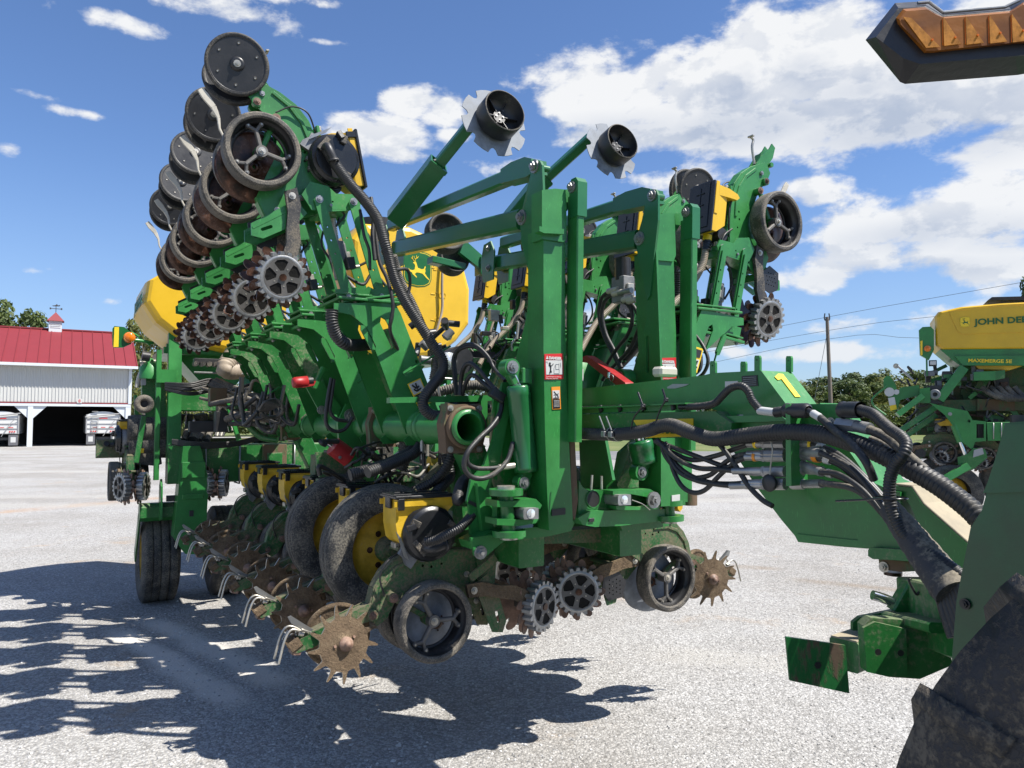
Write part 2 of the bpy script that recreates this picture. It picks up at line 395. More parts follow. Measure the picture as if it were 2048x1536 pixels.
# ================================================================ sky
world = bpy.data.worlds.new("World"); sc.world = world; world.use_nodes = True
nt = NT(world.node_tree); bg = nt.n['Background']; bg.inputs[1].default_value = 0.05
sky = nt.add('ShaderNodeTexSky', sky_type='NISHITA'); sky.sun_disc = False
sky.sun_elevation = SUN_EL; sky.sun_rotation = SUN_AZ; sky.air_density = 1.0; sky.dust_density = 0.3; sky.ozone_density = 1.6
tc = nt.add('ShaderNodeTexCoord').outputs['Generated']
sep = nt.add('ShaderNodeSeparateXYZ'); nt.l.new(tc, sep.inputs[0]); DX, DY, DZ = sep.outputs
az = nt.math('ARCTAN2', DX, DY); el = nt.math('ARCSINE', DZ)
def pix_ae(px, py):
    d = ray(px, py).normalized(); return atan2(d.x, d.y), math.asin(d.z)
BLOBS = [(1240, 175, 190, 85, 1.0), (1450, 180, 170, 95, 1.1), (1600, 120, 200, 110, 1.15), (1560, 240, 330, 60, 1.0), (1820, 150, 260, 130, 1.1),
         (2000, 120, 260, 170, 1.0), (1300, 270, 230, 40, .8), (1800, 262, 230, 32, .8), (2150, 260, 300, 90, 1.0), (1500, 60, 60, 40, .5),
         (1620, 385, 80, 32, .7), (1800, 440, 210, 58, .9), (2000, 410, 160, 90, .95), (1750, 520, 230, 48, .8), (1990, 540, 150, 55, .85), (1640, 565, 70, 24, .7),
         (1680, 655, 130, 22, .6), (1480, 640, 110, 30, .75), (1640, 705, 260, 24, .72), (1820, 690, 120, 16, .6), (1200, 640, 150, 40, .6), (1560, 560, 120, 26, .6), (1950, 620, 160, 30, .6), (1560, 470, 120, 40, .6),
         (740, 275, 115, 48, 1.0), (690, 245, 60, 30, .8), (820, 200, 75, 36, .85), (895, 225, 60, 36, .85), (905, 270, 48, 22, .7), (800, 310, 60, 22, .8),
         (1020, 330, 120, 30, .5), (1350, 360, 160, 40, .55),
         (440, 22, 170, 36, .66), (600, 2, 150, 16, .6), (230, 45, 140, 26, .50), (150, 225, 66, 13, .6), (16, 303, 44, 26, .56), (30, 182, 100, 15, .55), (280, 182, 40, 10, .5), (20, 150, 40, 30, .4),
         (75, 543, 60, 14, .55), (8, 537, 22, 12, .55), (290, 483, 38, 9, .4), (400, 290, 30, 30, .5), (225, 605, 26, 9, .4), (655, 85, 44, 10, .45), (100, 540, 40, 12, .5)]
dens = None
for (cx, cy, rx, ry, wgt) in BLOBS:
    a0, e0 = pix_ae(cx, cy); a1, _ = pix_ae(cx + rx, cy); _, e1 = pix_ae(cx, cy - ry)
    ua = nt.math('MULTIPLY', nt.math('SUBTRACT', az, a0), 1 / max(.004, abs(a1 - a0)))
    ue = nt.math('MULTIPLY', nt.math('SUBTRACT', el, e0), 1 / max(.004, abs(e1 - e0)))
    r2 = nt.math('ADD', nt.math('MULTIPLY', ua, ua), nt.math('MULTIPLY', ue, ue))
    g = nt.math('MULTIPLY', nt.math('EXPONENT', nt.math('MULTIPLY', r2, -0.8)), wgt)
    dens = g if dens is None else nt.math('MAXIMUM', nt.math('ADD', dens, nt.math('MULTIPLY', g, 0.0)), g) if False else nt.math('ADD', nt.math('MAXIMUM', dens, g), nt.math('MULTIPLY', nt.math('MINIMUM', dens, g), 0.12))
# away from the picture the same kind of broken cumulus goes on
cmb = nt.add('ShaderNodeCombineXYZ'); nt.put(cmb.inputs[0], az); nt.put(cmb.inputs[1], nt.math('MULTIPLY', el, 1.7)); CV = cmb.outputs[0]
outf = nt.math('SUBTRACT', 1.0, nt.math('MULTIPLY', nt.ramp(nt.math('ABSOLUTE', az), 0.66, 0.95, 1.0, 0.0), nt.ramp(el, 0.55, 0.8, 1.0, 0.0)))
far = nt.math('MULTIPLY', nt.ramp(nt.noise(CV, 2.2, 3, .5), .48, .72), nt.math('MULTIPLY', outf, nt.ramp(el, 0.02, 0.12)))
dens = nt.math('MAXIMUM', dens, far)
N1 = nt.noise(CV, 8.5, 12, 0.60, 0.15)
N1b = nt.noise(nt.mapping(CV, loc=(0.014, 0.03, 0)), 8.5, 12, 0.60, 0.15)
wis = nt.noise(nt.mapping(CV, scale=(1, 3.2, 1), rot=(0, 0, 0.25)), 9, 8, .6, .4)
d1 = nt.math('ADD', dens, nt.math('MULTIPLY', nt.math('SUBTRACT', N1, 0.5), 2.1))
d1 = nt.math('ADD', d1, nt.math('MULTIPLY', nt.math('SUBTRACT', wis, 0.5), 0.25))
cov = nt.ramp(d1, 0.38, 0.72)
gate = nt.ramp(dens, 0.06, 0.24)
cov = nt.math('MULTIPLY', cov, gate)
lit = nt.ramp(nt.math('SUBTRACT', N1, N1b), -0.085, 0.075)
thick = nt.ramp(d1, 0.75, 1.7)
lumpy = nt.noise(CV, 3.4, 6, 0.6)
shade = nt.math('ADD', nt.math('MULTIPLY', lit, 0.62), nt.math('SUBTRACT', 0.62, nt.math('MULTIPLY', thick, nt.ramp(lumpy, .3, .7, .25, .85))), clamp=True)
gd = None
for (cx, cy, rx, ry, wgt) in [(1240, 265, 170, 40, .8), (1480, 262, 230, 48, 1.0), (1760, 262, 260, 60, 1.0), (1700, 190, 130, 50, .6), (1980, 250, 160, 70, .8), (1830, 470, 200, 36, .8), (2000, 470, 120, 40, .7), (1800, 545, 240, 30, .7), (740, 300, 90, 24, .5), (1620, 400, 60, 18, .5), (1400, 200, 90, 40, .45)]:
    a0, e0 = pix_ae(cx, cy); a1, _ = pix_ae(cx + rx, cy); _, e1 = pix_ae(cx, cy - ry)
    ua = nt.math('MULTIPLY', nt.math('SUBTRACT', az, a0), 1 / abs(a1 - a0)); ue = nt.math('MULTIPLY', nt.math('SUBTRACT', el, e0), 1 / abs(e1 - e0))
    g = nt.math('MULTIPLY', nt.math('EXPONENT', nt.math('MULTIPLY', nt.math('ADD', nt.math('MULTIPLY', ua, ua), nt.math('MULTIPLY', ue, ue)), -0.9)), wgt)
    gd = g if gd is None else nt.math('MAXIMUM', gd, g)
gd = nt.math('MULTIPLY', gd, nt.ramp(lumpy, .3, .65, .55, 1.15))
shade = nt.math('SUBTRACT', nt.math('ADD', shade, .12), nt.math('MULTIPLY', gd, .85), clamp=True)
ccol = nt.mix(shade, (5.6, 6.4, 7.9), (10.8, 10.9, 11.0))
haze = nt.ramp(el, -0.02, 0.34, 1.0, 0.0)
skyc = nt.mix(nt.math('MULTIPLY', haze, 0.42), nt.mix(1.0, sky.outputs[0], (1.22, 1.46, 1.86), 'MULTIPLY'), (4.6, 6.1, 8.6))
ccol = nt.mix(nt.math('MULTIPLY', haze, 0.35), ccol, (6.6, 7.6, 9.2))
fin = nt.mix(nt.math('MULTIPLY', cov, 0.96), skyc, ccol)
nt.l.new(fin, bg.inputs[0])
world.cycles.sampling_method = 'MANUAL'; world.cycles.sample_map_resolution = 512

# ================================================================ ground
def ground_material(name, kind):
    m, nt, b = mat_new(name); P = wpos(nt)
    if kind == 'gravel':
        v1 = nt.add('ShaderNodeTexVoronoi'); nt.put(v1.inputs['Vector'], P); v1.inputs['Scale'].default_value = 52
        v2 = nt.add('ShaderNodeTexVoronoi'); nt.put(v2.inputs['Vector'], P); v2.inputs['Scale'].default_value = 120
        sp1 = nt.add('ShaderNodeSeparateColor'); nt.l.new(v1.outputs['Color'], sp1.inputs[0])
        sp2 = nt.add('ShaderNodeSeparateColor'); nt.l.new(v2.outputs['Color'], sp2.inputs[0])
        stone = nt.math('ADD', nt.math('MULTIPLY', sp1.outputs[0], .55), nt.math('MULTIPLY', sp2.outputs[1], .45))
        c = nt.mix(nt.ramp(stone, .12, .9), (0.26, 0.254, 0.244), (0.50, 0.492, 0.478))
        gap = nt.ramp(v1.outputs['Distance'], 0.45, 0.8); c = nt.mix(nt.math('MULTIPLY', gap, .42), c, (0.17, 0.165, 0.157))
        big = nt.noise(P, 0.35, 6, .6); c = nt.mix(nt.ramp(big, .35, .68), c, nt.mix(1, c, (.80, .78, .75), 'MULTIPLY'))
        mid = nt.noise(P, 1.7, 7, .68)
        dirt = nt.ramp(nt.math('ADD', nt.math('MULTIPLY', mid, .6), nt.math('MULTIPLY', nt.noise(nt.mapping(P, scale=(.5, 1.6, 1)), .5, 5, .6), .5)), .60, .74)
        c = nt.mix(nt.math('MULTIPLY', dirt, .6), c, (0.36, 0.27, 0.185))
        # fine crushed stone worn to dust in two tyre tracks and a rusty puddle stain by the left units
        sp = nt.add('ShaderNodeSeparateXYZ'); nt.l.new(P, sp.inputs[0])
        def strip(A, B, wd, soft):
            A = Vector(A); B = Vector(B); L = (B - A).length; t = (B - A) / L
            u = nt.math('ADD', nt.math('MULTIPLY', nt.math('SUBTRACT', sp.outputs[0], A.x), t.x), nt.math('MULTIPLY', nt.math('SUBTRACT', sp.outputs[1], A.y), t.y))
            w = nt.math('ABSOLUTE', nt.math('SUBTRACT', nt.math('MULTIPLY', nt.math('SUBTRACT', sp.outputs[1], A.y), t.x), nt.math('MULTIPLY', nt.math('SUBTRACT', sp.outputs[0], A.x), t.y)))
            w = nt.math('ADD', w, nt.math('MULTIPLY', nt.math('SUBTRACT', mid, .5), .25))
            k = nt.math('MULTIPLY', nt.ramp(w, wd - soft, wd + soft, 1, 0), nt.math('MULTIPLY', nt.ramp(u, -.3, .3), nt.ramp(u, L - .25, L + .15, 1, 0)))
            return k
        def gp(px, py): d = ray(px, py); t = -CAMZ / d.z; return (d.x * t, d.y * t)
        tr = nt.math('MAXIMUM', strip(gp(235, 1262), gp(480, 1412), .11, .07), strip(gp(300, 1240), gp(575, 1372), .12, .09))
        dust = nt.mix(nt.noise(P, 150, 3, .6), (0.46, 0.435, 0.395), (0.64, 0.61, 0.56))
        c = nt.mix(nt.math('MULTIPLY', tr, .85), c, dust)
        st = nt.math('MAXIMUM', strip(gp(-60, 1030), gp(330, 995), .35, .3), nt.math('MULTIPLY', strip(gp(1120, 1180), gp(1300, 1195), .25, .2), .6))
        c = nt.mix(nt.math('MULTIPLY', st, nt.ramp(mid, .38, .62, .1, .5)), c, (0.42, 0.24, 0.11))
        st2 = nt.math('MAXIMUM', strip(gp(1430, 1130), gp(1560, 1138), .12, .1), strip(gp(1600, 1160), gp(1900, 1190), .10, .1))
        c = nt.mix(nt.math('MULTIPLY', st2, nt.ramp(mid, .35, .6, .2, .6)), c, (0.22, 0.165, 0.11))
        # lanes where traffic has packed the stone finer and paler, running across the yard
        lane = None
        for A, B, wd in (((-30, 16), (40, 21), .45), ((-30, 18.1), (40, 23.1), .45), ((-40, 30), (50, 27), .6), ((2.5, 7), (9, 5.2), .3), ((1.2, 6.3), (9, 4.0), .22)):
            k = strip(A, B, wd, wd * .6); lane = k if lane is None else nt.math('MAXIMUM', lane, k)
        c = nt.mix(nt.math('MULTIPLY', lane, .30), c, (0.45, 0.43, 0.39))
        wet = nt.ramp(nt.noise(nt.mapping(P, scale=(.35, 1.0, 1)), .8, 5, .62), .60, .70); c = nt.mix(nt.math('MULTIPLY', wet, .28), c, (0.20, 0.185, 0.165))
        nt.l.new(c, b.inputs['Base Color']); b.inputs['Roughness'].default_value = .93; b.inputs['Specular IOR Level'].default_value = .25
        h = nt.math('ADD', nt.math('SUBTRACT', 1.0, v1.outputs['Distance']), nt.math('MULTIPLY', nt.math('SUBTRACT', 1, v2.outputs['Distance']), .45))
        h = nt.math('MULTIPLY', h, nt.math('SUBTRACT', 1.0, nt.math('MULTIPLY', tr, .7)))
        bm = nt.bump(h, .7, .014)
        bm = nt.bump(nt.noise(P, 2.5, 5, .6), .35, .05, bm)
        nt.l.new(bm, b.inputs['Normal'])
    if kind == 'asphalt':
        n = nt.noise(P, 90, 4, .7); big = nt.noise(P, .6, 5, .6)
        c = nt.mix(n, (.10, .10, .105), (.19, .19, .19)); c = nt.mix(nt.ramp(big, .4, .7), c, (.2, .195, .185))
        nt.l.new(c, b.inputs['Base Color']); b.inputs['Roughness'].default_value = .9
        nt.l.new(nt.bump(n, .4, .01), b.inputs['Normal'])
    if kind == 'grass':
        n = nt.noise(P, 6, 6, .7); big = nt.noise(P, .15, 4, .6)
        c = nt.mix(n, (.045, .075, .015), (.13, .17, .04)); c = nt.mix(nt.ramp(big, .4, .65), c, (.16, .17, .06))
        nt.l.new(c, b.inputs['Base Color']); b.inputs['Roughness'].default_value = .95
        nt.l.new(nt.bump(n, .8, .05), b.inputs['Normal'])
ground_material('gravel', 'gravel'); ground_material('asphalt', 'asphalt'); ground_material('grass', 'grass')
def sheet(name, x0, y0, x1, y1, z, mat, nx=1, ny=1, amp=0.0, **kw):
    mb = MB(); vs = []; fs = []; r = random.Random(3)
    for j in range(ny + 1):
        for i in range(nx + 1):
            X = x0 + (x1 - x0) * i / nx; Y = y0 + (y1 - y0) * j / ny
            vs.append((X, Y, z + (amp * (sin(X * .9) * cos(Y * .7) + sin(X * 2.3 + Y * 1.1) * .5) if amp else 0)))
    for j in range(ny):
        for i in range(nx): a = j * (nx + 1) + i; fs.append([a, a + 1, a + nx + 2, a + nx + 1])
    mb.add(vs, fs, mat, True); return mb.build(name, kind='structure', **kw)
sheet('grass_field', -700, -300, 900, 1500, -0.02, 'grass')
sheet('gravel_yard', -120, -40, 90, 39, 0.0, 'gravel')
mb = MB(); mb.add([(-120, 39, 0), (4, 39, 0), (2, 60, 0), (-4, 100, 0), (-120, 100, 0)], [[0, 1, 2, 3, 4]], 'gravel'); mb.build('gravel_lane', kind='structure')
mb = MB(); mb.add([(3, 38.5, .006), (140, 34, .006), (140, 44, .006), (3.4, 50, .006)], [[0, 1, 2, 3]], 'asphalt'); mb.build('road', kind='structure')

# loose stones lying on the gravel near the camera
def stones():
    r = random.Random(11); mb = MB(); vs = []; fs = []
    N = 22000
    for _ in range(N):
        # density falls off with distance
        Y = 3.6 + 9.5 * r.random() ** 1.7; X = (r.random() * 2 - 1) * (Y * .74 + .3)
        s = .004 + .009 * r.random() ** 2.2
        if r.random() < .01: s *= 1.7
        a = r.random() * 6.28; k = len(vs); e = .6 + .4 * r.random(); h = s * (.5 + .4 * r.random())
        ca, sa = cos(a), sin(a)
        ring = []
        for q in range(5):
            t = 2 * pi * q / 5 + r.random() * .5; x = cos(t) * s * (.8 + .3 * r.random()); y = sin(t) * s * e
            vs.append((X + x * ca - y * sa, Y + x * sa + y * ca, h * (.25 + .2 * r.random())))
        vs.append((X + s * .2 * (r.random() - .5), Y, h)); t = k + 5
        for q in range(5):
            x, y, z = vs[k + q]; vs.append((X + (x - X) * 1.05, Y + (y - Y) * 1.05, -.002))
        for q in range(5):
            q2 = (q + 1) % 5; fs.append([k + q, k + q2, t]); fs.append([k + 6 + q, k + 6 + q2, k + q2, k + q])
    mb.add(vs, fs, 'stone'); mb.build('gravel_stones', kind='stuff')
m, nt, b = mat_new('stone'); P = wpos(nt)
ri = nt.add('ShaderNodeTexVoronoi'); nt.put(ri.inputs['Vector'], P); ri.inputs['Scale'].default_value = 40
spc = nt.add('ShaderNodeSeparateColor'); nt.l.new(ri.outputs['Color'], spc.inputs[0])
nt.l.new(nt.mix(nt.ramp(spc.outputs[0], 0, 1), (.20, .195, .188), (.53, .52, .505)), b.inputs['Base Color']); b.inputs['Roughness'].default_value = .9
stones()
# ================================================================ background materials
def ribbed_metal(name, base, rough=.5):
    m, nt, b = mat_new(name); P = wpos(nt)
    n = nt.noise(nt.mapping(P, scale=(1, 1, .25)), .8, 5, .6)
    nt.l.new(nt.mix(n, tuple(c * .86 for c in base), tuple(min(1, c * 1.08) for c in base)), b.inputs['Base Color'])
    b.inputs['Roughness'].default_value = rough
ribbed_metal('barn_white', (.50, .50, .48)); ribbed_metal('barn_red', (.20, .020, .026), .6); ribbed_metal('barn_trim', (.58, .61, .64))
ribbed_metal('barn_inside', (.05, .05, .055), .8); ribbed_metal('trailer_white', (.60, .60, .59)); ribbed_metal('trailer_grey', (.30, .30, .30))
ribbed_metal('pole_wood', (.16, .13, .11), .9); ribbed_metal('wire', (.10, .11, .13), .6); ribbed_metal('mudflap', (.12, .12, .13), .8)
ribbed_metal('slate', (.05, .05, .05)); ribbed_metal('lamp_red', (.5, .03, .03), .3)
# ================================================================ barn  (frame turned like the planter)
BY = 70.2
root_b = L2W(0, BY, 0)
def BP(px, py): return S(px, py, y=BY)
xr = BP(259, 880).x; xl = xr - 30.0
z_eave = BP(258, 728).z; z_head = BP(150, 807).z
barn = thing('barn', 'long white metal barn with red roof, cupola and open truck bays', 'barn', root_b, TH)
BO = Vector((0, BY, 0))
def bb(mb, name, parent=barn, **k):
    mb.v = [(v[0], v[1] - BY, v[2]) for v in mb.v]; return mb.build(name, parent, **k)
# sheeted wall: one upright ribbed panel after another
wall = MB(); wall.box(((xl + xr) / 2, BY + .12, (z_head + z_eave) / 2), (xr - xl, .1, z_eave - z_head), 'barn_white')
wobj = bb(wall, 'wall')
def rib_panel(w, h):
    mb = MB(); k = 4; pr = []
    for i in range(k):
        x0 = w * i / k; pr += [(x0, 0), (x0 + w / k * .62, 0), (x0 + w / k * .70, -.05), (x0 + w / k * .92, -.05)]
    pr.append((w, 0)); n = len(pr)
    vs = [(x, y, 0) for x, y in pr] + [(x, y, h) for x, y in pr]
    mb.add(vs, [[i, i + 1, n + i + 1, n + i] for i in range(n - 1)], 'barn_white'); return mb.mesh('wall_panel')
pw = .92; pm = rib_panel(pw - .012, z_eave - z_head - .12); n = int((xr - xl) / pw)
for i in range(n):
    o = bpy.data.objects.new('wall_panel', pm); COL.objects.link(o); o.parent = wobj; o.location = (xr - (i + 1) * pw, .065, z_head + .1)
# red base trim and corner trim
mb = MB(); mb.box(((xl + xr) / 2, BY - .02, z_head + .03), (xr - xl, .08, .1), 'barn_red'); bb(mb, 'base_trim')
mb = MB(); mb.box((xr - .06, BY + .02, (z_head + z_eave) / 2), (.24, .2, z_eave - z_head), 'barn_trim'); bb(mb, 'corner_trim')
# side (gable end) wall and back
dep = 14.0; yr = BY + dep / 2; rise = BP(240, 668).z + 2.6 - z_eave
zr = z_eave + dep / 2 * .46
mb = MB(); mb.plate([(0, 0), (dep, 0), (dep, z_eave), (dep / 2, zr), (0, z_eave)], (xr, BY + .06, 0), (0, 1, 0), (0, 0, 1), .1, 'barn_white'); bb(mb, 'gable_wall')
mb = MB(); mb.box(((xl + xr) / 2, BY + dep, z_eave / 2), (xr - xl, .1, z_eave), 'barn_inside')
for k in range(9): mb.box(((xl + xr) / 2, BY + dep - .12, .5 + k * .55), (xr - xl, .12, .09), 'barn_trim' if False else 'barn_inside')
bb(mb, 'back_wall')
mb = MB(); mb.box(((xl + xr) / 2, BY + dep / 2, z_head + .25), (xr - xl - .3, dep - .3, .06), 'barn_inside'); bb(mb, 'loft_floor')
# roof slopes, built of standing-seam sheets
ov = .62; th = atan2(zr - z_eave, dep / 2)
rf = MB(); L = (dep / 2 + ov) / cos(th)
rf.plate([(xl - .4, 0), (xr + .45, 0), (xr + .45, L), (xl - .4, L)], (0, BY - ov, z_eave - ov * math.tan(th) + .02), (1, 0, 0), (0, cos(th), sin(th)), .06, 'barn_red')
rf.plate([(xl - .4, 0), (xr + .45, 0), (xr + .45, L), (xl - .4, L)], (0, BY + dep + ov, z_eave - ov * math.tan(th) + .02), (1, 0, 0), (0, -cos(th), sin(th)), .06, 'barn_red')
rf.box(((xl + xr) / 2, BY + dep / 2, zr + .1), (xr - xl + .9, .35, .12), 'barn_red')
robj = bb(rf, 'roof')
def seam_mesh():
    mb = MB(); s = Vector((0, cos(th), sin(th))); nn = Vector((0, -sin(th), cos(th)))
    mb.beam(Vector((0, 0, 0)) + nn * .05, s * (L - .1) + nn * .05, .05, .07, up=nn, mat='barn_red', ch=.01); return mb.mesh('roof_seam')
sm = seam_mesh(); pitch = .78; k = int((xr - xl) / pitch) + 1
for i in range(k):
    o = bpy.data.objects.new('roof_seam', sm); COL.objects.link(o); o.parent = robj; o.location = (xr + .38 - i * pitch, -ov, z_eave - ov * math.tan(th) + .03)
mb = MB(); mb.box(((xl + xr) / 2, BY - ov - .06, z_eave - .34), (xr - xl + .9, .2, .22), 'barn_trim'); mb.box(((xl + xr) / 2, BY - .3, z_eave - .28), (xr - xl, .6, .03), 'barn_trim'); bb(mb, 'gutter')
# posts with angled braces and header
pxs = [60, -86, -232]
hdr = MB(); hdr.box(((xl + xr) / 2, BY + .1, z_head - .12), (xr - xl, .3, .22), 'barn_trim'); bb(hdr, 'header')
def post(x, w, left=True, right=True):
    mb = MB(); mb.box((x, BY + .15, z_head / 2 - .05), (w, .36, z_head - .1), 'barn_trim')
    for s in ((-1,) if left else ()) + ((1,) if right else ()):
        mb.plate([(0, 0), (.95 * s, 0), (0, -1.0)] if s > 0 else [(0, 0), (0, -1.0), (-.95, 0)], (x + s * w / 2, BY + .15, z_head - .2), (1, 0, 0), (0, 0, 1), .16, 'barn_trim')
    return bb(mb, 'post')
post(xr - .18, .34, True, False)
for q in pxs: post(BP(q, 850).x, .36)
# cupola and vane: a copula stands on the roof ridge as part of the barn
c = S(111, 650, y=yr); cx = c.x
mb = MB(); mb.box((cx, yr, zr + .28), (.98, .98, 1.0), 'barn_trim')
for j in range(4): mb.box((cx, yr - .50, zr + .2 + j * .14), (.78, .04, .04), 'barn_white')
co = bb(mb, 'cupola')
mb = MB(); a = .66; zt = zr + .78
mb.add([(cx - a, yr - a, zt), (cx + a, yr - a, zt), (cx + a, yr + a, zt), (cx - a, yr + a, zt), (cx, yr, zt + .85)], [[0, 1, 4], [1, 2, 4], [2, 3, 4], [3, 0, 4], [3, 2, 1, 0]], 'barn_red')
mb.v = [(v[0], v[1] - BY, v[2]) for v in mb.v]; mb.build('cupola_roof', co)
mb = MB(); zt -= .6; mb.cyl((cx, yr, zt + 1.35), (cx, yr, zt + 2.1), .03, 6, 'slate'); mb.cyl((cx - .42, yr, zt + 1.75), (cx + .42, yr, zt + 1.75), .03, 6, 'slate'); mb.cyl((cx, yr - .4, zt + 1.75), (cx, yr + .4, zt + 1.75), .03, 6, 'slate')
mb.plate([(-.32, 0), (-.06, .06), (.06, .18), (.13, .06), (.32, .10), (.27, -.02), (.06, -.04), (-.2, -.05)], (cx, yr, zt + 2.0), (1, 0, 0), (0, 0, 1), .05, 'slate')
for t in (-.42, .42): mb.box((cx + t, yr, zt + 1.75), (.12, .05, .16), 'slate')
mb.v = [(v[0], v[1] - BY, v[2]) for v in mb.v]; mb.build('weather_vane', co)
# bay number
p8 = BP(159, 802)
mb = MB(); mb.box((p8.x, BY - .09, p8.z), (.34, .03, .36), 'label_white'); sg = bb(mb, 'bay_sign')
text_mesh('8', .36, 'label_red', (p8.x, -.115, p8.z - .125), (1, 0, 0), (0, 0, 1), sg, 'bay_number', ext=.004, align='CENTER')

# ================================================================ trailers parked inside
def grain_trailer(px0, px1, label, setback):
    a = S(px0, 850, y=BY + setback); b = S(px1, 850, y=BY + setback); W = b.x - a.x; cx = (a.x + b.x) / 2
    t = thing('grain_trailer', label, 'trailer', L2W(cx, BY + setback, 0), TH, 'trailers parked in the barn')
    zt = S(px0 + 2, 829, y=BY + setback).z; z0 = 1.0; hw = W / 2
    mb = MB(); n = 9; top = [(-hw, zt - .05)] + [(-hw + W * i / n, zt + .26 * sin(pi * i / n)) for i in range(n + 1)][1:-1] + [(hw, zt - .05)]
    mb.plate([(-hw, z0)] + [(hw, z0)] + top[::-1], (0, 5, 0), (1, 0, 0), (0, 0, 1), 10.0, 'trailer_white'); mb.build('body', t)
    mb = MB()
    for s in (-1, 1): mb.box((s * (hw - .03), -.04, (z0 + zt) / 2), (.09, .08, zt - z0), 'trailer_grey')
    for z in (z0 + .04, z0 + .42, z0 + .8, z0 + 1.2): mb.box((0, -.03, z), (W, .05, .05), 'trailer_grey')
    mb.cyl((-hw - .08, -.12, zt - .22), (hw + .08, -.12, zt + .1), .05, 8, 'trailer_grey'); mb.build('end_frame', t)
    mb = MB()
    for x in (-hw + .42, -hw + .85): mb.cyl((x, -.12, z0 + .1), (x, -.12, zt - .35), .025, 6, 'trailer_grey')
    for k in range(6): mb.cyl((-hw + .40, -.12, z0 + .3 + k * .3), (-hw + .85, -.12, z0 + .3 + k * .3), .022, 6, 'trailer_grey')
    mb.build('ladder', t)
    mb = MB(); mb.tube([(hw, -.18, zt - .25), (hw * .55, -.2, z0 + .9), (0, -.2, z0 - .2)], .025, 6, 'trailer_grey'); mb.build('tarp_crank', t)
    for x in (-.7, .7, -.85, .85, -.55, .55):
        mb = MB(); mb.cyl((x, -.05, z0 + .18), (x, -.1, z0 + .18), .06, 10, 'lamp_red'); mb.build('tail_lamp', t)
    for x in (-.6, 0, .6):
        mb = MB(); mb.box((x, -.06, z0 + .5), (.32, .02, .06), 'lamp_red'); mb.build('reflector_strip', t)
    mb = MB(); mb.box((0, -.05, zt - .3), (.6, .015, .09), 'lamp_red'); mb.build('lettering', t)
    for x in (-hw + .35, hw - .35):
        mb = MB(); mb.box((x, -.02, .52), (.62, .03, .82), 'mudflap'); f = mb.build('mudflap', t)
        mb = MB(); mb.box((x, -.045, .55), (.34, .01, .42), 'label_white'); mb.build('flap_badge', f)
    for s in (-1, 1):
        for yy in (.8, 2.1):
            mb = MB(); mb.lathe([(.25, -.25), (.5, -.25), (.52, -.2), (.52, .2), (.5, .25), (.25, .25)], (s * .85, yy, .52), (1, 0, 0), 20, 'tyre'); mb.build('wheel', t)
    mb = MB(); mb.box((0, .5, .62), (1.3, .2, .2), 'slate'); mb.build('axle', t)
grain_trailer(172, 240, 'white grain trailer with rear ladder parked in the right-hand barn bay', .25)
grain_trailer(-32, 38, 'white grain trailer cut by the left picture edge, in the left-hand barn bay', .2)

# ================================================================ utility pole and wires
def util_pole():
    Y = 62.0; base = SW(1664, 850, Y); top = SW(1654, 634, Y)
    t = thing('utility_pole', 'wooden utility pole standing before the treeline right of the planter tongue', 'utility pole', (base.x, Y, 0))
    mb = MB(); mb.cyl((0, 0, -.05), (top.x - base.x, 0, top.z), .19, 12, 'pole_wood', r2=.13); mb.build('pole', t)
    mb = MB(); z = top.z
    for s in (-1, 1): mb.tube([(top.x - base.x + s * .14, 0, z - .3), (top.x - base.x + s * .22, 0, z - .1), (top.x - base.x + s * .17, 0, z + .3)], .05, 6, 'slate')
    mb.build('insulator_bracket', t)
    mb = MB(); g = SW(1637, 790, Y); mb.cyl((top.x - base.x, 0, SW(1655, 664, Y).z), (SW(1630, 845, Y).x - base.x - .8, 0, 0), .02, 5, 'wire'); mb.build('guy_wire', t)
util_pole()
def wire(pts, label):
    mb = MB(); P = [SW(*p) for p in pts]; mb.tube(P, .016, 5, 'wire', n=5); c = P[0]
    o = mb.build('power_line', None, off=tuple(c)); o['label'] = label; o['category'] = 'power line'; o['group'] = 'overhead wires'
wire([(760, 800, 95), (1200, 722, 78), (1655, 634, 62), (1900, 590, 54), (2300, 520, 46)], 'topmost overhead wire running from the pole top up to the right')
wire([(760, 818, 95), (1200, 742, 78), (1656, 661, 62), (1870, 633, 54), (2300, 590, 46)], 'overhead wire fixed just below the pole top')
wire([(760, 830, 95), (1200, 770, 78), (1657, 678, 62), (1840, 676, 58), (2300, 672, 50)], 'lowest overhead wire leaving the pole almost level')

# ================================================================ trees
def leaf_mat(name, dk, lt, tr):
    m, nt, b = mat_new(name); P = wpos(nt)
    n = nt.noise(P, .55, 5, .7); n2 = nt.noise(P, 5, 3, .6)
    k = nt.math('ADD', nt.math('MULTIPLY', n, .55), nt.math('MULTIPLY', n2, .45))
    nt.l.new(nt.mix(nt.ramp(k, .35, .65), dk, lt), b.inputs['Base Color']); b.inputs['Roughness'].default_value = .6
    tb = nt.add('ShaderNodeBsdfTranslucent'); nt.put(tb.inputs[0], (*lt, 1))
    mx = nt.add('ShaderNodeMixShader'); mx.inputs[0].default_value = tr
    nt.l.new(b.outputs[0], mx.inputs[1]); nt.l.new(tb.outputs[0], mx.inputs[2]); nt.l.new(mx.outputs[0], nt.n['Material Output'].inputs[0])
leaf_mat('leaf', (.035, .062, .014), (.13, .17, .038), .3)
leaf_mat('leaf_dark', (.022, .045, .013), (.085, .125, .032), .25)
leaf_mat('leaf_pale', (.060, .080, .018), (.20, .21, .045), .3)
ribbed_metal('bark', (.12, .10, .085), .9)
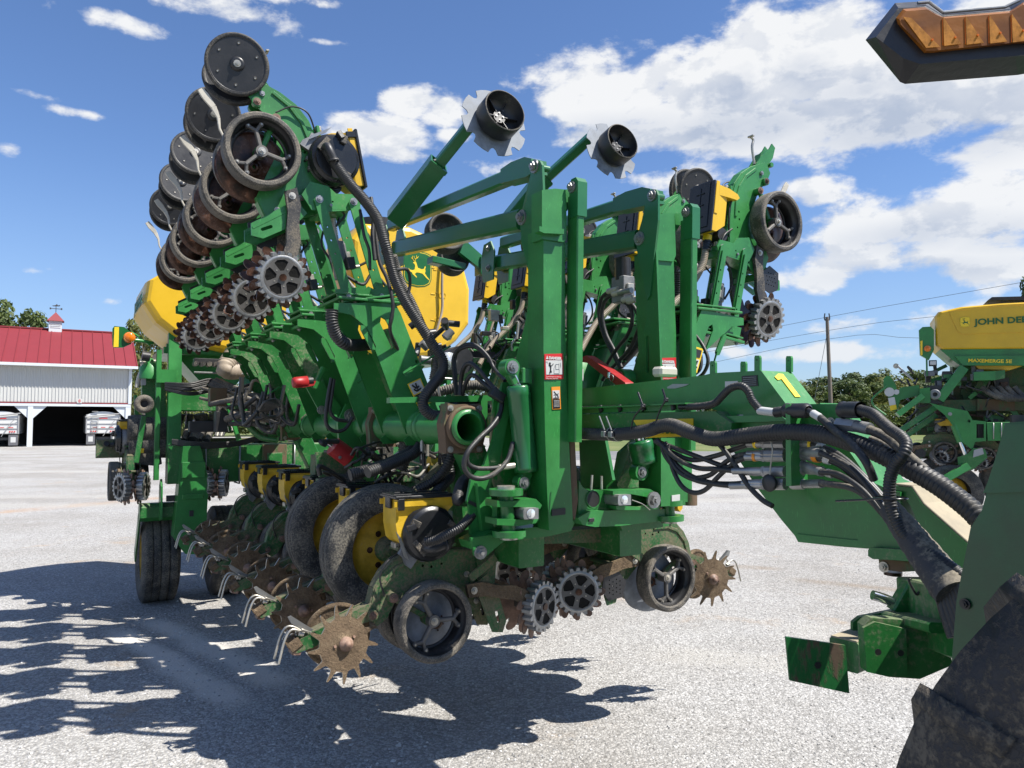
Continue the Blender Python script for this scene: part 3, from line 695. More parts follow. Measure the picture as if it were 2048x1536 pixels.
def crown_mesh(seed, H, Rr, nl, leaf, z0=.25, mat='leaf', shape=1.0):
    r = random.Random(seed); mb = MB(); clumps = []
    for i in range(56):
        t = r.random(); a = r.random() * 2 * pi; hz = H * (z0 + (1 - z0) * (.04 + .92 * t))
        rad = Rr * sqrt(max(.05, 1 - (abs(t - .42) / .62) ** 2 * .92)) * shape; q = rad * (.35 + .62 * r.random() ** .5)
        clumps.append((cos(a) * q, sin(a) * q, hz, Rr * (.13 + .16 * r.random())))
    vs = []; fs = []
    for i in range(nl):
        cx, cy, cz, cr = clumps[r.randrange(len(clumps))]
        u = r.gauss(0, 1), r.gauss(0, 1), r.gauss(0, 1); m_ = sqrt(sum(k * k for k in u)) or 1
        rr = cr * (.72 + .38 * r.random()); p = Vector((cx + u[0] / m_ * rr, cy + u[1] / m_ * rr, cz + u[2] / m_ * rr * .82))
        nrm = (Vector((u[0], u[1], u[2] + .5)).normalized() + Vector((r.gauss(0, .45), r.gauss(0, .45), r.gauss(0, .45)))).normalized()
        s, v, _ = frame_from(nrm, (r.gauss(0, 1), r.gauss(0, 1), 1)); l = leaf * (.6 + .8 * r.random()); k = len(vs)
        vs += [p - s * l, p - v * l * .5 + nrm * l * .12, p + s * l, p + v * l * .55]; fs.append([k, k + 1, k + 2, k + 3])
    mb.add(vs, fs, mat); return mb.mesh('crown')
def trunk_mesh(seed, H, z0):
    r = random.Random(seed); mb = MB(); w = H * .022
    mb.tube([(0, 0, -.1), (w * .3, 0, H * .25), (-w * .3, w, H * .5), (0, 0, H * .8)], [w * 1.3, w * 1.2, w * 1.1, w, w * .95, w * .9, w * .85, w * .8, w * .7, w * .65, w * .6, w * .5, w * .45, w * .4, w * .35, w * .3, w * .25, w * .2, w * .15], 7, 'bark')
    for i in range(7):
        a = r.random() * 6.28; h = H * (.25 + .45 * r.random()); d = H * (.16 + .12 * r.random())
        mb.tube([(0, 0, h), (cos(a) * d * .5, sin(a) * d * .5, h + d * .4), (cos(a) * d, sin(a) * d, h + d * .9)], w * .35, 5, 'bark', n=3)
    return mb.mesh('trunk')
TV = [(crown_mesh(1, 10, 4.2, 6500, .22, .05), trunk_mesh(1, 10, .2)), (crown_mesh(2, 10, 3.6, 6000, .21, .04, 'leaf_dark'), trunk_mesh(2, 10, .2)),
      (crown_mesh(3, 10, 4.6, 6500, .23, .03, 'leaf_pale'), trunk_mesh(3, 10, .2)), (crown_mesh(4, 10, 3.8, 6200, .21, .05, 'leaf', 1.1), trunk_mesh(4, 10, .2)),
      (crown_mesh(5, 10, 5.0, 7200, .22, .03, 'leaf'), trunk_mesh(5, 10, .2))]
TREES = []
def tree(px, Y, top_py, var, label, w=1.0, group=None, full=True):
    p = SW(px, 845, Y); H = SW(px, top_py, Y).z; s = H / 10.0
    t = thing('broadleaf_tree', label, 'tree', (p.x, Y, 0), random.random() * 6.28, group); t.scale = (s * w, s * w, s)
    c, k = TV[var]
    o = bpy.data.objects.new('crown', c); COL.objects.link(o); o.parent = t
    o = bpy.data.objects.new('trunk', k); COL.objects.link(o); o.parent = t
rt = random.Random(5)
GR = 'trees of the far treeline'
KD = ['rounded mid green tree', 'narrow green tree', 'yellowish green broad tree', 'spreading green tree', 'wide green tree']
ORD = ['first', 'second', 'third', 'fourth', 'fifth', 'sixth', 'seventh', 'eighth', 'ninth', 'tenth', 'eleventh', 'twelfth', 'thirteenth', 'fourteenth', 'fifteenth', 'sixteenth', 'seventeenth', 'eighteenth', 'nineteenth', 'twentieth', 'twenty-first', 'twenty-second', 'twenty-third', 'twenty-fourth', 'twenty-fifth']
for row, (Y0, dz) in enumerate(((118, 0), (132, -8))):
    xs = []; x = 1344 + row * 24
    while x < 2330: xs.append(x); x += rt.uniform(44, 62)
    left = [q for q in xs if q < 1662][::-1]
    for x in xs:
        base = 762 if x < 1640 else (754 if x < 1720 else 744)
        if row == 0: base += 14
        tp = base + rt.uniform(-12, 12); v = rt.randrange(5)
        if x < 1662: lb = f'{KD[v]}, {ORD[left.index(x)]} left of the pole in the {"front" if row == 0 else "back"} treeline row'
        else: lb = f'{KD[v]}, {ORD[[q for q in xs if q >= 1662].index(x)]} right of the pole in the {"front" if row == 0 else "back"} treeline row'
        tree(x, Y0 + rt.uniform(-3, 5), tp, v, lb, rt.uniform(1.05, 1.4), GR)
for nm, x0, x1, Y, base in (('glimpsed through the middle of the planter', 590, 1300, 132, 784), ('glimpsed under the raised left wing', 405, 560, 105, 768)):
    x = x0; i = 0
    while x < x1:
        v = rt.randrange(5); tree(x, Y + rt.uniform(-4, 6), base + rt.uniform(-8, 8), v, f'{KD[v]} {nm}, {ORD[i]} from the left', 1.3, GR); x += rt.uniform(58, 76); i += 1
tree(28, 104, 612, 3, 'tall dark tree rising behind the left end of the barn roof', .62)
tree(-60, 108, 575, 4, 'broad tree behind the barn roof at the picture edge', .7)
tree(286, 84, 640, 2, 'pale green tree between the barn gable and the planter', .5)
tree(330, 92, 672, 0, 'rounded green tree behind the far planter wing', .55)
tree(262, 98, 700, 4, 'green tree close behind the barn corner', .5)
tree(372, 88, 735, 2, 'yellow green tree seen under the upper row units', .6)
tree(2110, 78, 532, 1, 'dark tree top showing above the yellow hopper at the right edge', .55)
# ================================================================ row unit (x forward, z up, origin at the gauge wheel axle)
X3, Y3, Z3 = Vector((1, 0, 0)), Vector((0, 1, 0)), Vector((0, 0, 1))
def mesh_gauge_wheel(worn=False):
    """wheel with its outer face towards -y"""
    mb = MB(); T = 'rubber_worn' if worn else 'rubber'
    mb.lathe([(.170, -.050), (.174, -.058), (.180, -.0605)], (0, 0, 0), (0, 1, 0), 56, T); mb.lathe([(.180, -.0605), (.195, -.0605)], (0, 0, 0), (0, 1, 0), 56, T, smooth=False); mb.lathe([(.195, -.0605), (.203, -.055), (.206, -.046)], (0, 0, 0), (0, 1, 0), 56, T); mb.lathe([(.206, -.046), (.207, -.01), (.206, .030)], (0, 0, 0), (0, 1, 0), 56, T); mb.lathe([(.206, .030), (.199, .036), (.199, .050), (.190, .058), (.168, .058)], (0, 0, 0), (0, 1, 0), 56, T)
    mb.lathe([(.170, -.050), (.1685, -.044), (.167, -.022), (.158, -.016), (.156, .0), (.152, .05), (.168, .058)], (0, 0, 0), (0, 1, 0), 56, 'black')
    mb.lathe([(.150, .052), (.140, .056), (.140, .046), (.152, .044)], (0, 0, 0), (0, 1, 0), 48, 'black')
    for k in range(3):
        a = radians(80 + 120 * k); d = Vector((cos(a), 0, sin(a))); s = Vector((-sin(a), 0, cos(a)))
        mb.beam(d * .025 + Y3 * -.004, d * .118 + Y3 * -.008, .022, .026, up=Y3, mat='dark_cast', ch=.005)
        for q in (-1, 1):
            mb.beam(d * .112 + Y3 * -.008, d * .148 + s * q * .036, .018, .022, up=Y3, mat='dark_cast', ch=.004)
            mb.cyl(d * .144 + s * q * .036 + Y3 * -.016, d * .144 + s * q * .036 + Y3 * .01, .0125, 10, 'dark_cast')
            mb.bolt(d * .144 + s * q * .036 + Y3 * -.016, -Y3, .0058, 'bolt_steel', False)
    mb.cyl((0, -.022, 0), (0, .04, 0), .032, 20, 'dark_cast'); mb.bolt((0, -.022, 0), -Y3, .0135, 'bolt_steel')
    mb.cyl((0, .03, 0), (0, .075, 0), .018, 10, 'rust')
    return mb.mesh('gauge_wheel')
def mesh_closing_smooth(mat='black', tyre='rubber'):
    mb = MB(); r = .165
    mb.lathe([(.148, -.013), (.158, -.017), (.166, -.012), (.169, 0), (.166, .013), (.156, .017), (.146, .012)], (0, 0, 0), Y3, 48, tyre)
    mb.lathe([(.012, -.012), (.144, -.0115)], (0, 0, 0), Y3, 48, mat, smooth=False); mb.lathe([(.144, -.0115), (.1455, -.0145), (.149, -.0145)], (0, 0, 0), Y3, 48, mat)
    mb.lathe([(.012, .010), (.148, .010)], (0, 0, 0), Y3, 32, mat)
    for k in range(6):
        a = 2 * pi * k / 6 + .5; c = Vector((cos(a) * .112, -.0122, sin(a) * .112))
        mb.lathe([(.0085, 0), (.0075, -.0022), (.0052, -.0022), (.0045, .004)], c, Y3, 12, 'black_dusty'); mb.cyl(c + Y3 * .0005, c + Y3 * -.0012, .0046, 8, 'bolt_steel')
    mb.lathe([(.040, -.012), (.036, -.020), (.028, -.022), (.012, -.022)], (0, 0, 0), Y3, 24, mat)
    mb.bolt((0, -.021, 0), -Y3, .0125, 'bolt_steel')
    return mb.mesh('closing_wheel')
def mesh_closing_spiked(hub=True):
    mb = MB(); n = 13; out = []
    for k in range(n):
        a = -2 * pi * k / n
        for (da, r) in ((0, .130), (.10, .131), (.15, .142), (.20, .165), (.25, .186), (.285, .189), (.30, .180), (.305, .160), (.315, .142), (.345, .131)):
            out.append((r * cos(a - da + .0), r * sin(a - da)))
    out = out[::-1]
    mb.plate(out, (0, 0, 0), X3, Z3, .007, 'mud', edge='bolt_steel')
    mb.lathe([(.012, -.030), (.030, -.028), (.036, -.012), (.08, -.010), (.125, -.004)], (0, 0, 0), Y3, 28, 'mud'); mb.lathe([(.012, .012), (.08, .010), (.125, .004)], (0, 0, 0), Y3, 28, 'mud')
    mb.lathe([(.0, -.062), (.012, -.060), (.017, -.052), (.020, -.040), (.034, -.036), (.036, -.024)], (0, 0, 0), Y3, 18, 'rust_light')
    for a in (.9, 3.6): mb.cyl((cos(a) * .055, -.02, sin(a) * .055), (cos(a) * .055, -.006, sin(a) * .055), .007, 8, 'rust_light')
    return mb.mesh('closing_wheel')
def mesh_disc(mat):
    mb = MB()
    mb.lathe([(.01, -.016), (.05, -.016), (.055, -.010), (.11, -.004), (.17, .0), (.192, .004), (.1925, .0055), (.17, .004), (.1, .002), (.01, -.004)], (0, 0, 0), Y3, 48, mat)
    mb.lathe([(.012, -.034), (.030, -.032), (.034, -.016)], (0, 0, 0), Y3, 16, 'rust')
    for k in range(6): a = k * pi / 3; mb.bolt((cos(a) * .043, -.016, sin(a) * .043), -Y3, .005, 'rust', False)
    return mb.mesh('opener_disc')
def mesh_cleaner(mat_t='rust', side=-1):
    """tined wheel with a scalloped silver depth band on its outer (-y) side"""
    mb = MB(); n = 13; out = []
    for k in range(n):
        a = 2 * pi * k / n
        for (da, r) in ((0, .116), (.04, .136), (.10, .155), (.18, .171), (.27, .181), (.35, .180), (.40, .170), (.415, .152), (.42, .133), (.44, .117)): out.append((r * cos(a + da), r * sin(a + da)))
    mb.plate(out, (0, .022, 0), X3, Z3, .007, mat_t)
    # curl every tine tip outwards a little for the light to catch
    prof = []; N = 20
    for k in range(N):
        a = 2 * pi * k / N
        for da, r in ((0, .122), (.05, .141), (.17, .141), (.22, .122)): prof.append((r * cos(a + da), r * sin(a + da)))
    mb.prism((0, -.040, 0), (0, .018, 0), [(x, y) for x, y in prof], Z3, 'silver')
    hole = []
    for k in range(5):
        a = 2 * pi * k / 5 + .3; h = [(cos(a + t) * r, sin(a + t) * r) for t, r in ((-.25, .038), (-.42, .070), (-.44, .090), (-.2, .0985), (.2, .0985), (.44, .090), (.42, .070), (.25, .038))]; hole.append(h)
    mb.lathe([(.120, -.0405), (.114, -.044), (.105, -.0435), (.101, -.041)], (0, 0, 0), Y3, 40, 'silver')
    mb.plate(circle(.104, 30), (0, -.0425, 0), X3, Z3, .003, 'dark_cast', holes=hole)
    mb.cyl((0, -.0401, 0), (0, -.0403, 0), .1015, 30, 'hole_backing')  # near-black disc backing the openings
    for k in range(5): a = 2 * pi * k / 5 + .3 + pi / 5; mb.bolt((cos(a) * .05, -.04, sin(a) * .05), -Y3, .005, 'bolt_steel', False)
    mb.cyl((0, -.05, 0), (0, -.03, 0), .02, 12, 'rust'); mb.cyl((0, .02, 0), (0, .06, 0), .016, 8, 'black')
    return mb.mesh('row_cleaner')
BODYU = [(-.44, .045), (-.40, .12), (-.36, .19), (-.29, .27), (-.20, .325), (-.10, .348), (.05, .345), (.27, .325), (.33, .27), (.35, .10), (.33, -.02), (.22, -.05), (.10, .03), (.00, .10), (-.12, .13), (-.22, .10), (-.30, .03), (-.38, .0)]
BODYL = [(-.30, .02), (-.305, .10), (-.285, .18), (-.24, .255), (-.18, .31), (-.10, .342), (.05, .345), (.27, .325), (.33, .27), (.35, .10), (.33, .0), (.24, .0), (.14, .09), (.02, .14), (-.10, .145), (-.18, .09), (-.22, .02), (-.27, -.01)]
def mesh_body(dirty, upper):
    mb = MB(); M = dirty; BODY = BODYU if upper else BODYL
    for s in (-1, 1): mb.plate(BODY, (0, s * .036, 0), X3, Z3, .009, M, holes=[circle(.008, 8, -.02, .27), circle(.008, 8, .03, .26), circle(.007, 8, .09, .27)])
    # spine closing the two cheeks, with the raised ridge along the arch
    sp = BODY[:9]
    for a, b_ in zip(sp[:-1], sp[1:]):
        mb.beam((a[0], 0, a[1]), (b_[0], 0, b_[1]), .07, .016, up=Z3, mat=M, ch=.003)
    for a, b_ in zip(BODY[8:11], BODY[9:12]): mb.beam((a[0], 0, a[1]), (b_[0], 0, b_[1]), .066, .01, up=X3, mat=M, ch=.002)
    for s in (-1, 1):
        rd = [(-.36, .15), (-.28, .235), (-.19, .285), (-.10, .305), (.02, .30)] if upper else [(-.27, .12), (-.245, .20), (-.18, .27), (-.10, .30), (.02, .30)]
        for a, b_ in zip(rd[:-1], rd[1:]): mb.beam((a[0], s * .043, a[1]), (b_[0], s * .043, b_[1]), .012, .022, up=Z3, mat=M, ch=.004)
        mb.cyl((-.20, s * .04, .13), (-.20, s * .085, .13), .026, 14, M); mb.bolt((-.20, s * .085, .13), Y3 * s, .016, 'rust_light')
        mb.cyl((-.30, s * .03, .05), (-.30, s * .06, .05), .028, 14, M); mb.bolt((-.30, s * .06, .05), Y3 * s, .014, 'rust_light')
        # gauge wheel arm
        mb.beam((-.20, s * .075, .13), (-.03, s * .075, .02), .030, .022, up=Y3, mat=M, ch=.005); mb.cyl((-.01, s * .05, 0), (-.01, s * .10, 0), .03, 12, M)
        mb.bolt((.24, s * .042, .20), Y3 * s, .011, 'bolt_steel'); mb.bolt((.30, s * .042, .05), Y3 * s, .011, 'bolt_steel')
    # opener axle boss, seed tube, gussets
    mb.cyl((.05, -.03, -.03), (.05, .03, -.03), .035, 14, M); mb.box((-.02, 0, -.02), (.05, .022, .22), 'black_dusty')
    mb.box((.0, 0, .37), (.34, .11, .02), M); mb.bolt((.10, 0, .38), Z3, .01, 'bolt_steel'); mb.box((-.16, .0, .385), (.03, .06, .03), 'bolt_steel')
    mb.tube([(-.12, -.03, .36), (-.23, -.075, .32), (-.27, -.07, .24), (-.24, -.06, .14)], .005, 6, 'hose')
    mb.tube([(.18, .05, .35), (.02, .07, .39), (-.10, .06, .36)], .006, 6, 'hose')
    if upper:
        mb.tube([(.12, .05, .33), (.2, .07, .42), (.33, .06, .44), (.44, .05, .38)], .007, 6, 'hose'); mb.tube([(.3, -.06, .36), (.36, -.08, .42), (.42, -.07, .36)], .006, 6, 'hose')
    return mb.mesh('row_unit')
def mesh_hopper(dirty):
    mb = MB(); Y = 'yellow_dirty' if dirty else 'yellow'
    # tapered bin
    lo = [(-.16, -.06), (.06, -.06), (.06, .085), (-.16, .085)]; hi = [(-.190, -.10), (.125, -.10), (.125, .10), (-.190, .10)]
    vs = [(x, y, .50) for x, y in lo] + [(x, y, .585) for x, y in hi] + [(x, y, .63) for x, y in hi]
    fs = [[0, 3, 2, 1]]
    for k in range(2):
        for i in range(4): a = k * 4 + i; b_ = k * 4 + (i + 1) % 4; fs.append([a, b_, b_ + 4, a + 4])
    mb.add(vs, fs, Y)
    mb.plate([(-.190, .62), (-.190, .50), (-.175, .42), (-.155, .40), (-.135, .42), (-.13, .50), (-.12, .60)], (0, .01, 0), X3, Z3, .18, Y)
    for s in (-1, 1): mb.box((-.10, s * .102, .607), (.22, .006, .03), Y)
    return mb.mesh('seed_hopper')
def mesh_lid():
    mb = MB(); mb.box((-.033, 0, .640), (.345, .225, .018), 'black_gloss', ch=.006); mb.box((-.05, 0, .651), (.31, .16, .008), 'black_gloss')
    mb.box((-.05, 0, .657), (.24, .010, .006), 'black_gloss')
    for k in (-.08, 0, .08): mb.box((-.05 + k, 0, .658), (.009, .07, .006), 'black_gloss')
    mb.box((-.200, .0, .61), (.014, .07, .06), 'black_gloss'); mb.box((-.172, -.108, .605), (.035, .012, .06), 'black_gloss')
    return mb.mesh('hopper_lid')
def mesh_meter(upper):
    mb = MB(); c = Vector((-.005, -.045, .448)); rr = .146
    mb.lathe([(.0, -.090), (.118, -.090)], c, Y3, 44, 'black_gloss', smooth=False); mb.lathe([(.118, -.090), (.121, -.086), (.122, -.080), (.138, -.078), (.142, -.072), (.143, -.050), (.150, -.046), (.151, -.034), (.140, -.03)], c, Y3, 44, 'black_gloss')
    mb.lathe([(.135, -.03), (.144, -.028), (.144, .05), (.12, .06), (.0, .062)], c, Y3, 36, 'grey_cast')
    mb.lathe([(.0, .09), (.05, .088), (.055, .062)], c, Y3, 18, 'black')
    for k in range(7):
        a = radians(150 + 22 * k); mb.box(c + Vector((cos(a) * .149, -.0, sin(a) * .149)), (.014, .05, .022), 'grey_cast', rot=Matrix.Rotation(-a, 3, 'Y'))
    # latch, connector and elbow
    mb.box(c + Vector((-.10, -.10, .06)), (.05, .022, .034), 'black_dusty', rot=Matrix.Rotation(.5, 3, 'Y'))
    mb.beam(c + Vector((-.145, -.095, .035)), c + Vector((-.105, -.105, .05)), .035, .03, mat='black', ch=.004)
    mb.beam(c + Vector((-.11, -.102, -.03)), c + Vector((-.05, -.108, -.10)), .03, .008, up=Y3, mat='black_dusty', ch=.003)
    mb.box(c + Vector((.105, -.09, .045)), (.04, .02, .03), 'black_dusty', rot=Matrix.Rotation(.6, 3, 'Y'))
    mb.tube([c + Vector((-.05, -.095, -.065)), c + Vector((-.05, -.145, -.065)), c + Vector((-.02, -.165, -.062)), c + Vector((.03, -.165, -.05))], .024, 10, 'black', n=5)
    mb.lathe([(.024, 0), (.031, 0), (.031, .012), (.024, .012)], c + Vector((.03, -.165, -.05)), X3, 12, 'black')
    mb.plate([(-.13, -.03), (-.165, -.10), (-.14, -.12), (-.125, -.16), (-.10, -.18), (-.06, -.13)], c + Vector((0, -.02, 0)), X3, Z3, .03, 'grey_cast')
    mb.plate([(-.16, -.02), (-.19, .02), (-.165, -.05), (-.145, -.11), (-.12, -.13)], c + Vector((0, -.05, 0)), X3, Z3, .008, 'zinc')
    return mb.mesh('seed_meter')
def mesh_arm(mat, L=.56, slope=.06, holes=True):
    mb = MB(); h = .030
    hs = [circle(.0065, 8, L * t, slope * t) for t in (.28, .42, .56, .72)] if holes else []
    o = [(-.0, -h), (L, slope - h), (L + h * .8, slope), (L, slope + h), (0, h), (-h * .8, 0)]
    mb.plate(o, (0, 0, 0), X3, Z3, .012, mat, holes=hs); mb.beam((.03, .012, .02), (L - .03, .012, slope + .02), .014, .006, up=Z3, mat=mat, ch=.001)
    for p in ((0, 0), (L, slope)): mb.bolt((p[0], -.006, p[1]), -Y3, .0145, 'zinc')
    return mb.mesh('parallel_arm')
def mesh_head(mat):
    """mounting head carrying the parallel arms on the toolbar"""
    mb = MB()
    for s in (-1, 1):
        mb.plate([(.79, .26), (.86, .27), (.90, .30), (.90, .60), (.84, .62), (.80, .57), (.815, .545), (.795, .52), (.815, .49), (.795, .46), (.815, .43), (.80, .40), (.79, .36)], (0, s * .135, 0), X3, Z3, .011, mat, holes=[circle(.006, 8, .84, .40), circle(.006, 8, .845, .47)])
        mb.box((.868, s * .16, .45), (.012, .05, .34), mat)
    mb.box((.895, 0, .45), (.02, .38, .36), mat); mb.box((.80, 0, .36), (.02, .26, .07), mat)
    for z in (.32, .58):
        for s in (-1, 1): mb.bolt((.905, s * .165, z), X3, .012, 'zinc')
    return mb.mesh('mounting_head')
def mesh_front_plate(mat):
    """plates from shank to the rear pivots of the parallel arms"""
    mb = MB()
    for s in (-1, 1):
        mb.plate([(.20, .34), (.17, .24), (.24, .18), (.33, .22), (.335, .38), (.35, .50), (.30, .52), (.255, .50), (.245, .38)], (0, s * .115, 0), X3, Z3, .011, mat, holes=[circle(.006, 8, .30, .42), circle(.006, 8, .29, .35)])
        mb.beam((.26, s * .04, .27), (.26, s * .12, .27), .04, .08, mat=mat); mb.bolt((.31, s * .121, .335), Y3 * s, .009, 'zinc', False)
    mb.beam((.32, -.12, .36), (.32, .12, .36), .05, .18, up=Z3, mat=mat)
    return mb.mesh('arm_bracket')
def mesh_cleaner_arm(mat='black'):
    mb = MB()
    for s in (-1, 1):
        mb.plate([(.20, .16), (.215, .09), (.33, .085), (.42, .06), (.50, .045), (.57, .005), (.60, -.05), (.65, -.03), (.64, .03), (.58, .09), (.50, .125), (.40, .135), (.30, .165)], (0, s * .108, 0), X3, Z3, .024, mat)
        mb.bolt((.245, s * .121, .125), Y3 * s, .013, 'bolt_steel')
        if s > 0: mb.plate([(.30, .0), (.33, -.09), (.44, -.10), (.49, -.03), (.47, .05), (.36, .07)], (0, s * .10, 0), X3, Z3, .006, 'black', holes=[circle(.005, 6, .35 + .027 * i, -.065 + .025 * j + .012 * (i % 2)) for i in range(4) for j in range(4)])
    mb.box((.62, 0, -.02), (.04, .12, .04), 'black_dusty')
    return mb.mesh('cleaner_arm')
def mesh_slot_bracket(mat):
    mb = MB()
    for s in (-1, 1):
        mb.plate([(.26, .15), (.375, -.12), (.44, -.13), (.462, -.07), (.40, .12), (.34, .20)], (0, s * .088, 0), X3, Z3, .008, mat, holes=[slot(.412, -.065, .40, -.015, .009)])
        mb.beam((.30, s * .088, .14), (.40, s * .088, -.115), .018, .012, up=Y3, mat=mat, ch=.003)
    mb.beam((.41, -.09, .12), (.41, .09, .12), .05, .02, mat=mat)
    return mb.mesh('slotted_bracket')
def mesh_closing_arm(upper, mat):
    mb = MB()
    if upper:
        for s in (-1, 1):
            mb.plate([(-.30, .06), (-.325, .12), (-.39, .145), (-.47, .10), (-.56, .02), (-.60, .0), (-.58, -.035), (-.50, -.02), (-.42, .03), (-.36, .03)], (0, s * .03, 0), X3, Z3, .009, mat)
            mb.bolt((-.35, s * .036, .09), Y3 * s, .016, 'zinc')
        mb.beam((-.33, 0, .135), (-.50, 0, .085), .06, .012, mat=mat); mb.beam((-.44, -.05, -.0), (-.44, .05, -.0), .03, .03, mat=mat)
        mb.tube([(-.42, 0, .12), (-.53, 0, .155), (-.585, 0, .15), (-.60, 0, .175)], .009, 8, 'bolt_steel'); mb.box((-.605, 0, .175), (.012, .05, .02), 'bolt_steel')
    else:
        for s in (-1, 1):
            mb.plate([(-.26, .085), (-.30, .11), (-.45, .06), (-.66, -.02), (-.70, -.055), (-.68, -.085), (-.60, -.07), (-.42, .0), (-.30, .02)], (0, s * .034, 0), X3, Z3, .009, mat)
            mb.beam((-.66, s * .034, -.03), (-.71, s * .034, -.06), .05, .03, up=Y3, mat='mud', ch=.008)
        mb.beam((-.30, 0, .10), (-.62, 0, -.005), .05, .012, mat=mat)
        mb.cyl((-.46, -.08, -.045), (-.46, .08, -.045), .02, 10, 'mud')
    return mb.mesh('closing_arm')
def mesh_lever():
    mb = MB()
    for s in (-1, 1): mb.tube([(-.64, s * .03, .005), (-.70, s * .035, .03), (-.735, s * .04, -.01), (-.765, s * .045, -.12)], .006, 7, 'bolt_steel', n=5); mb.cyl((-.665, s * .03, .005), (-.645, s * .03, .0), .012, 8, 'bolt_steel')
    mb.plate([(-.60, -.02), (-.70, .055), (-.715, .085), (-.70, .09), (-.62, .03), (-.56, -.01)], (0, -.01, 0), X3, Z3, .022, 'zinc'); mb.plate([(-.68, -.02), (-.70, -.09), (-.66, -.10), (-.64, -.04)], (0, 0, 0), X3, Z3, .07, 'rust_light')
    mb.tube([(-.62, -.02, 0), (-.66, -.05, .03), (-.56, -.03, -.02)], .004, 5, 'bolt_steel')
    return mb.mesh('closing_lever')
def mesh_firmer():
    mb = MB()
    P = [Vector(p) for p in ((-.02, 0, -.10), (-.10, 0, -.145), (-.17, 0, -.165), (-.23, 0, -.16), (-.29, 0, -.175), (-.345, 0, -.205), (-.385, 0, -.225))]
    W = [.009, .010, .012, .018, .032, .044, .036]
    for i in range(len(P) - 1): mb.beam(P[i], P[i + 1], .012, W[i], up=Z3, mat='rust_light' if i < 1 else 'white_plastic', ch=.003, h2=W[i + 1])
    return mb.mesh('seed_firmer')
def mesh_seed_hose():
    mb = MB()
    mb.cyl((.125, 0, .56), (.16, 0, .56), .030, 14, 'label_yellow'); mb.cyl((.16, 0, .56), (.225, 0, .565), .026, 12, 'black_gloss')
    for k in range(4): mb.cyl((.165 + k * .018, 0, .56), (.172 + k * .018, 0, .56), .031, 12, 'black')
    mb.tube([(.22, 0, .565), (.34, -.005, .58), (.50, -.02, .66), (.68, -.04, .80), (.90, -.02, .92)], .023, 10, 'hose_tan', n=8, rib=.012, ribd=.04)
    return mb.mesh('seed_hose')
def mesh_drive():
    mb = MB(); mb.cyl((.13, -.03, .44), (.13, .05, .44), .045, 16, 'black'); mb.cyl((.13, -.05, .44), (.13, -.03, .44), .03, 14, 'black_gloss'); mb.bolt((.13, -.05, .44), -Y3, .009, 'zinc')
    mb.cyl((.16, 0, .44), (.215, 0, .43), .018, 10, 'bolt_steel'); mb.lathe([(.0, 0), (.055, 0), (.058, .01), (.058, .04), (.05, .05), (0, .05)], (.21, 0, .42), X3, 20, 'green'); mb.cyl((.26, 0, .42), (.29, 0, .42), .045, 16, 'zinc')
    mb.box((.20, -.04, .40), (.06, .03, .04), 'grey_cast')
    return mb.mesh('meter_drive')
def mesh_actuator():
    """grey down-force cylinder and its hoses between the parallel arms"""
    mb = MB(); mb.cyl((.36, 0, .38), (.52, 0, .37), .014, 10, 'bolt_steel'); mb.cyl((.50, 0, .37), (.62, 0, .36), .045, 16, 'grey_cast'); mb.cyl((.62, 0, .36), (.72, 0, .355), .036, 14, 'grey_cast')
    for k in range(6): a = k * pi / 3; mb.box((.56, cos(a) * .047, .365 + sin(a) * .047), (.09, .012, .012), 'grey_cast')
    mb.box((.64, -.05, .41), (.07, .05, .05), 'black'); mb.cyl((.66, -.03, .40), (.66, -.03, .47), .012, 8, 'bolt_steel')
    mb.tube([(.66, -.03, .46), (.62, -.04, .54), (.50, -.05, .56), (.42, -.06, .50)], .008, 7, 'hose'); mb.tube([(.70, .03, .40), (.76, .04, .50), (.70, .05, .58), (.80, .05, .66)], .010, 7, 'hose')
    mb.tube([(.60, .04, .33), (.50, .06, .30), (.40, .07, .34), (.34, .07, .42)], .007, 6, 'hose'); mb.cyl((.72, .0, .38), (.78, 0, .42), .016, 8, 'bolt_steel')
    mb.box((.58, .05, .42), (.05, .03, .07), 'bolt_steel')
    return mb.mesh('downforce_cylinder')
UM = {}
def unit_meshes():
    for lv, body, mat in (('up', 'green', 'green'), ('lo', 'green_dirty', 'green_dirty')):
        up = lv == 'up'
        UM[lv] = dict(body=mesh_body(body, up), arm=mesh_closing_arm(up, mat), hop=mesh_hopper(not up), meter=mesh_meter(up), lid=mesh_lid())
    UM['gw'] = mesh_gauge_wheel(True); UM['gww'] = mesh_gauge_wheel(True); UM['cs'] = mesh_closing_smooth(); UM['cd'] = mesh_closing_smooth('mud', 'mud'); UM['sp'] = mesh_closing_spiked()
    UM['dr'] = mesh_disc('rust'); UM['ds'] = mesh_disc('disc_steel'); UM['cl'] = mesh_cleaner('rust'); UM['cld'] = mesh_cleaner('rust_light')
    UM['pa'] = mesh_arm('green'); UM['hd'] = mesh_head('green'); UM['fp'] = mesh_front_plate('green'); UM['ca'] = mesh_cleaner_arm('black_dusty')
    UM['sb'] = mesh_slot_bracket('green'); UM['sbd'] = mesh_slot_bracket('green_dirty'); UM['cad'] = mesh_cleaner_arm('mud'); UM['lv'] = mesh_lever(); UM['fi'] = mesh_firmer(); UM['sh'] = mesh_seed_hose(); UM['md'] = mesh_drive(); UM['ac'] = mesh_actuator()
unit_meshes()
def sub(mesh, name, parent, loc=(0, 0, 0), rot=(0, 0, 0), label=None):
    o = bpy.data.objects.new(name, mesh); COL.objects.link(o); o.parent = parent; o.location = loc; o.rotation_euler = rot
    if label: o['label'] = label
    return o
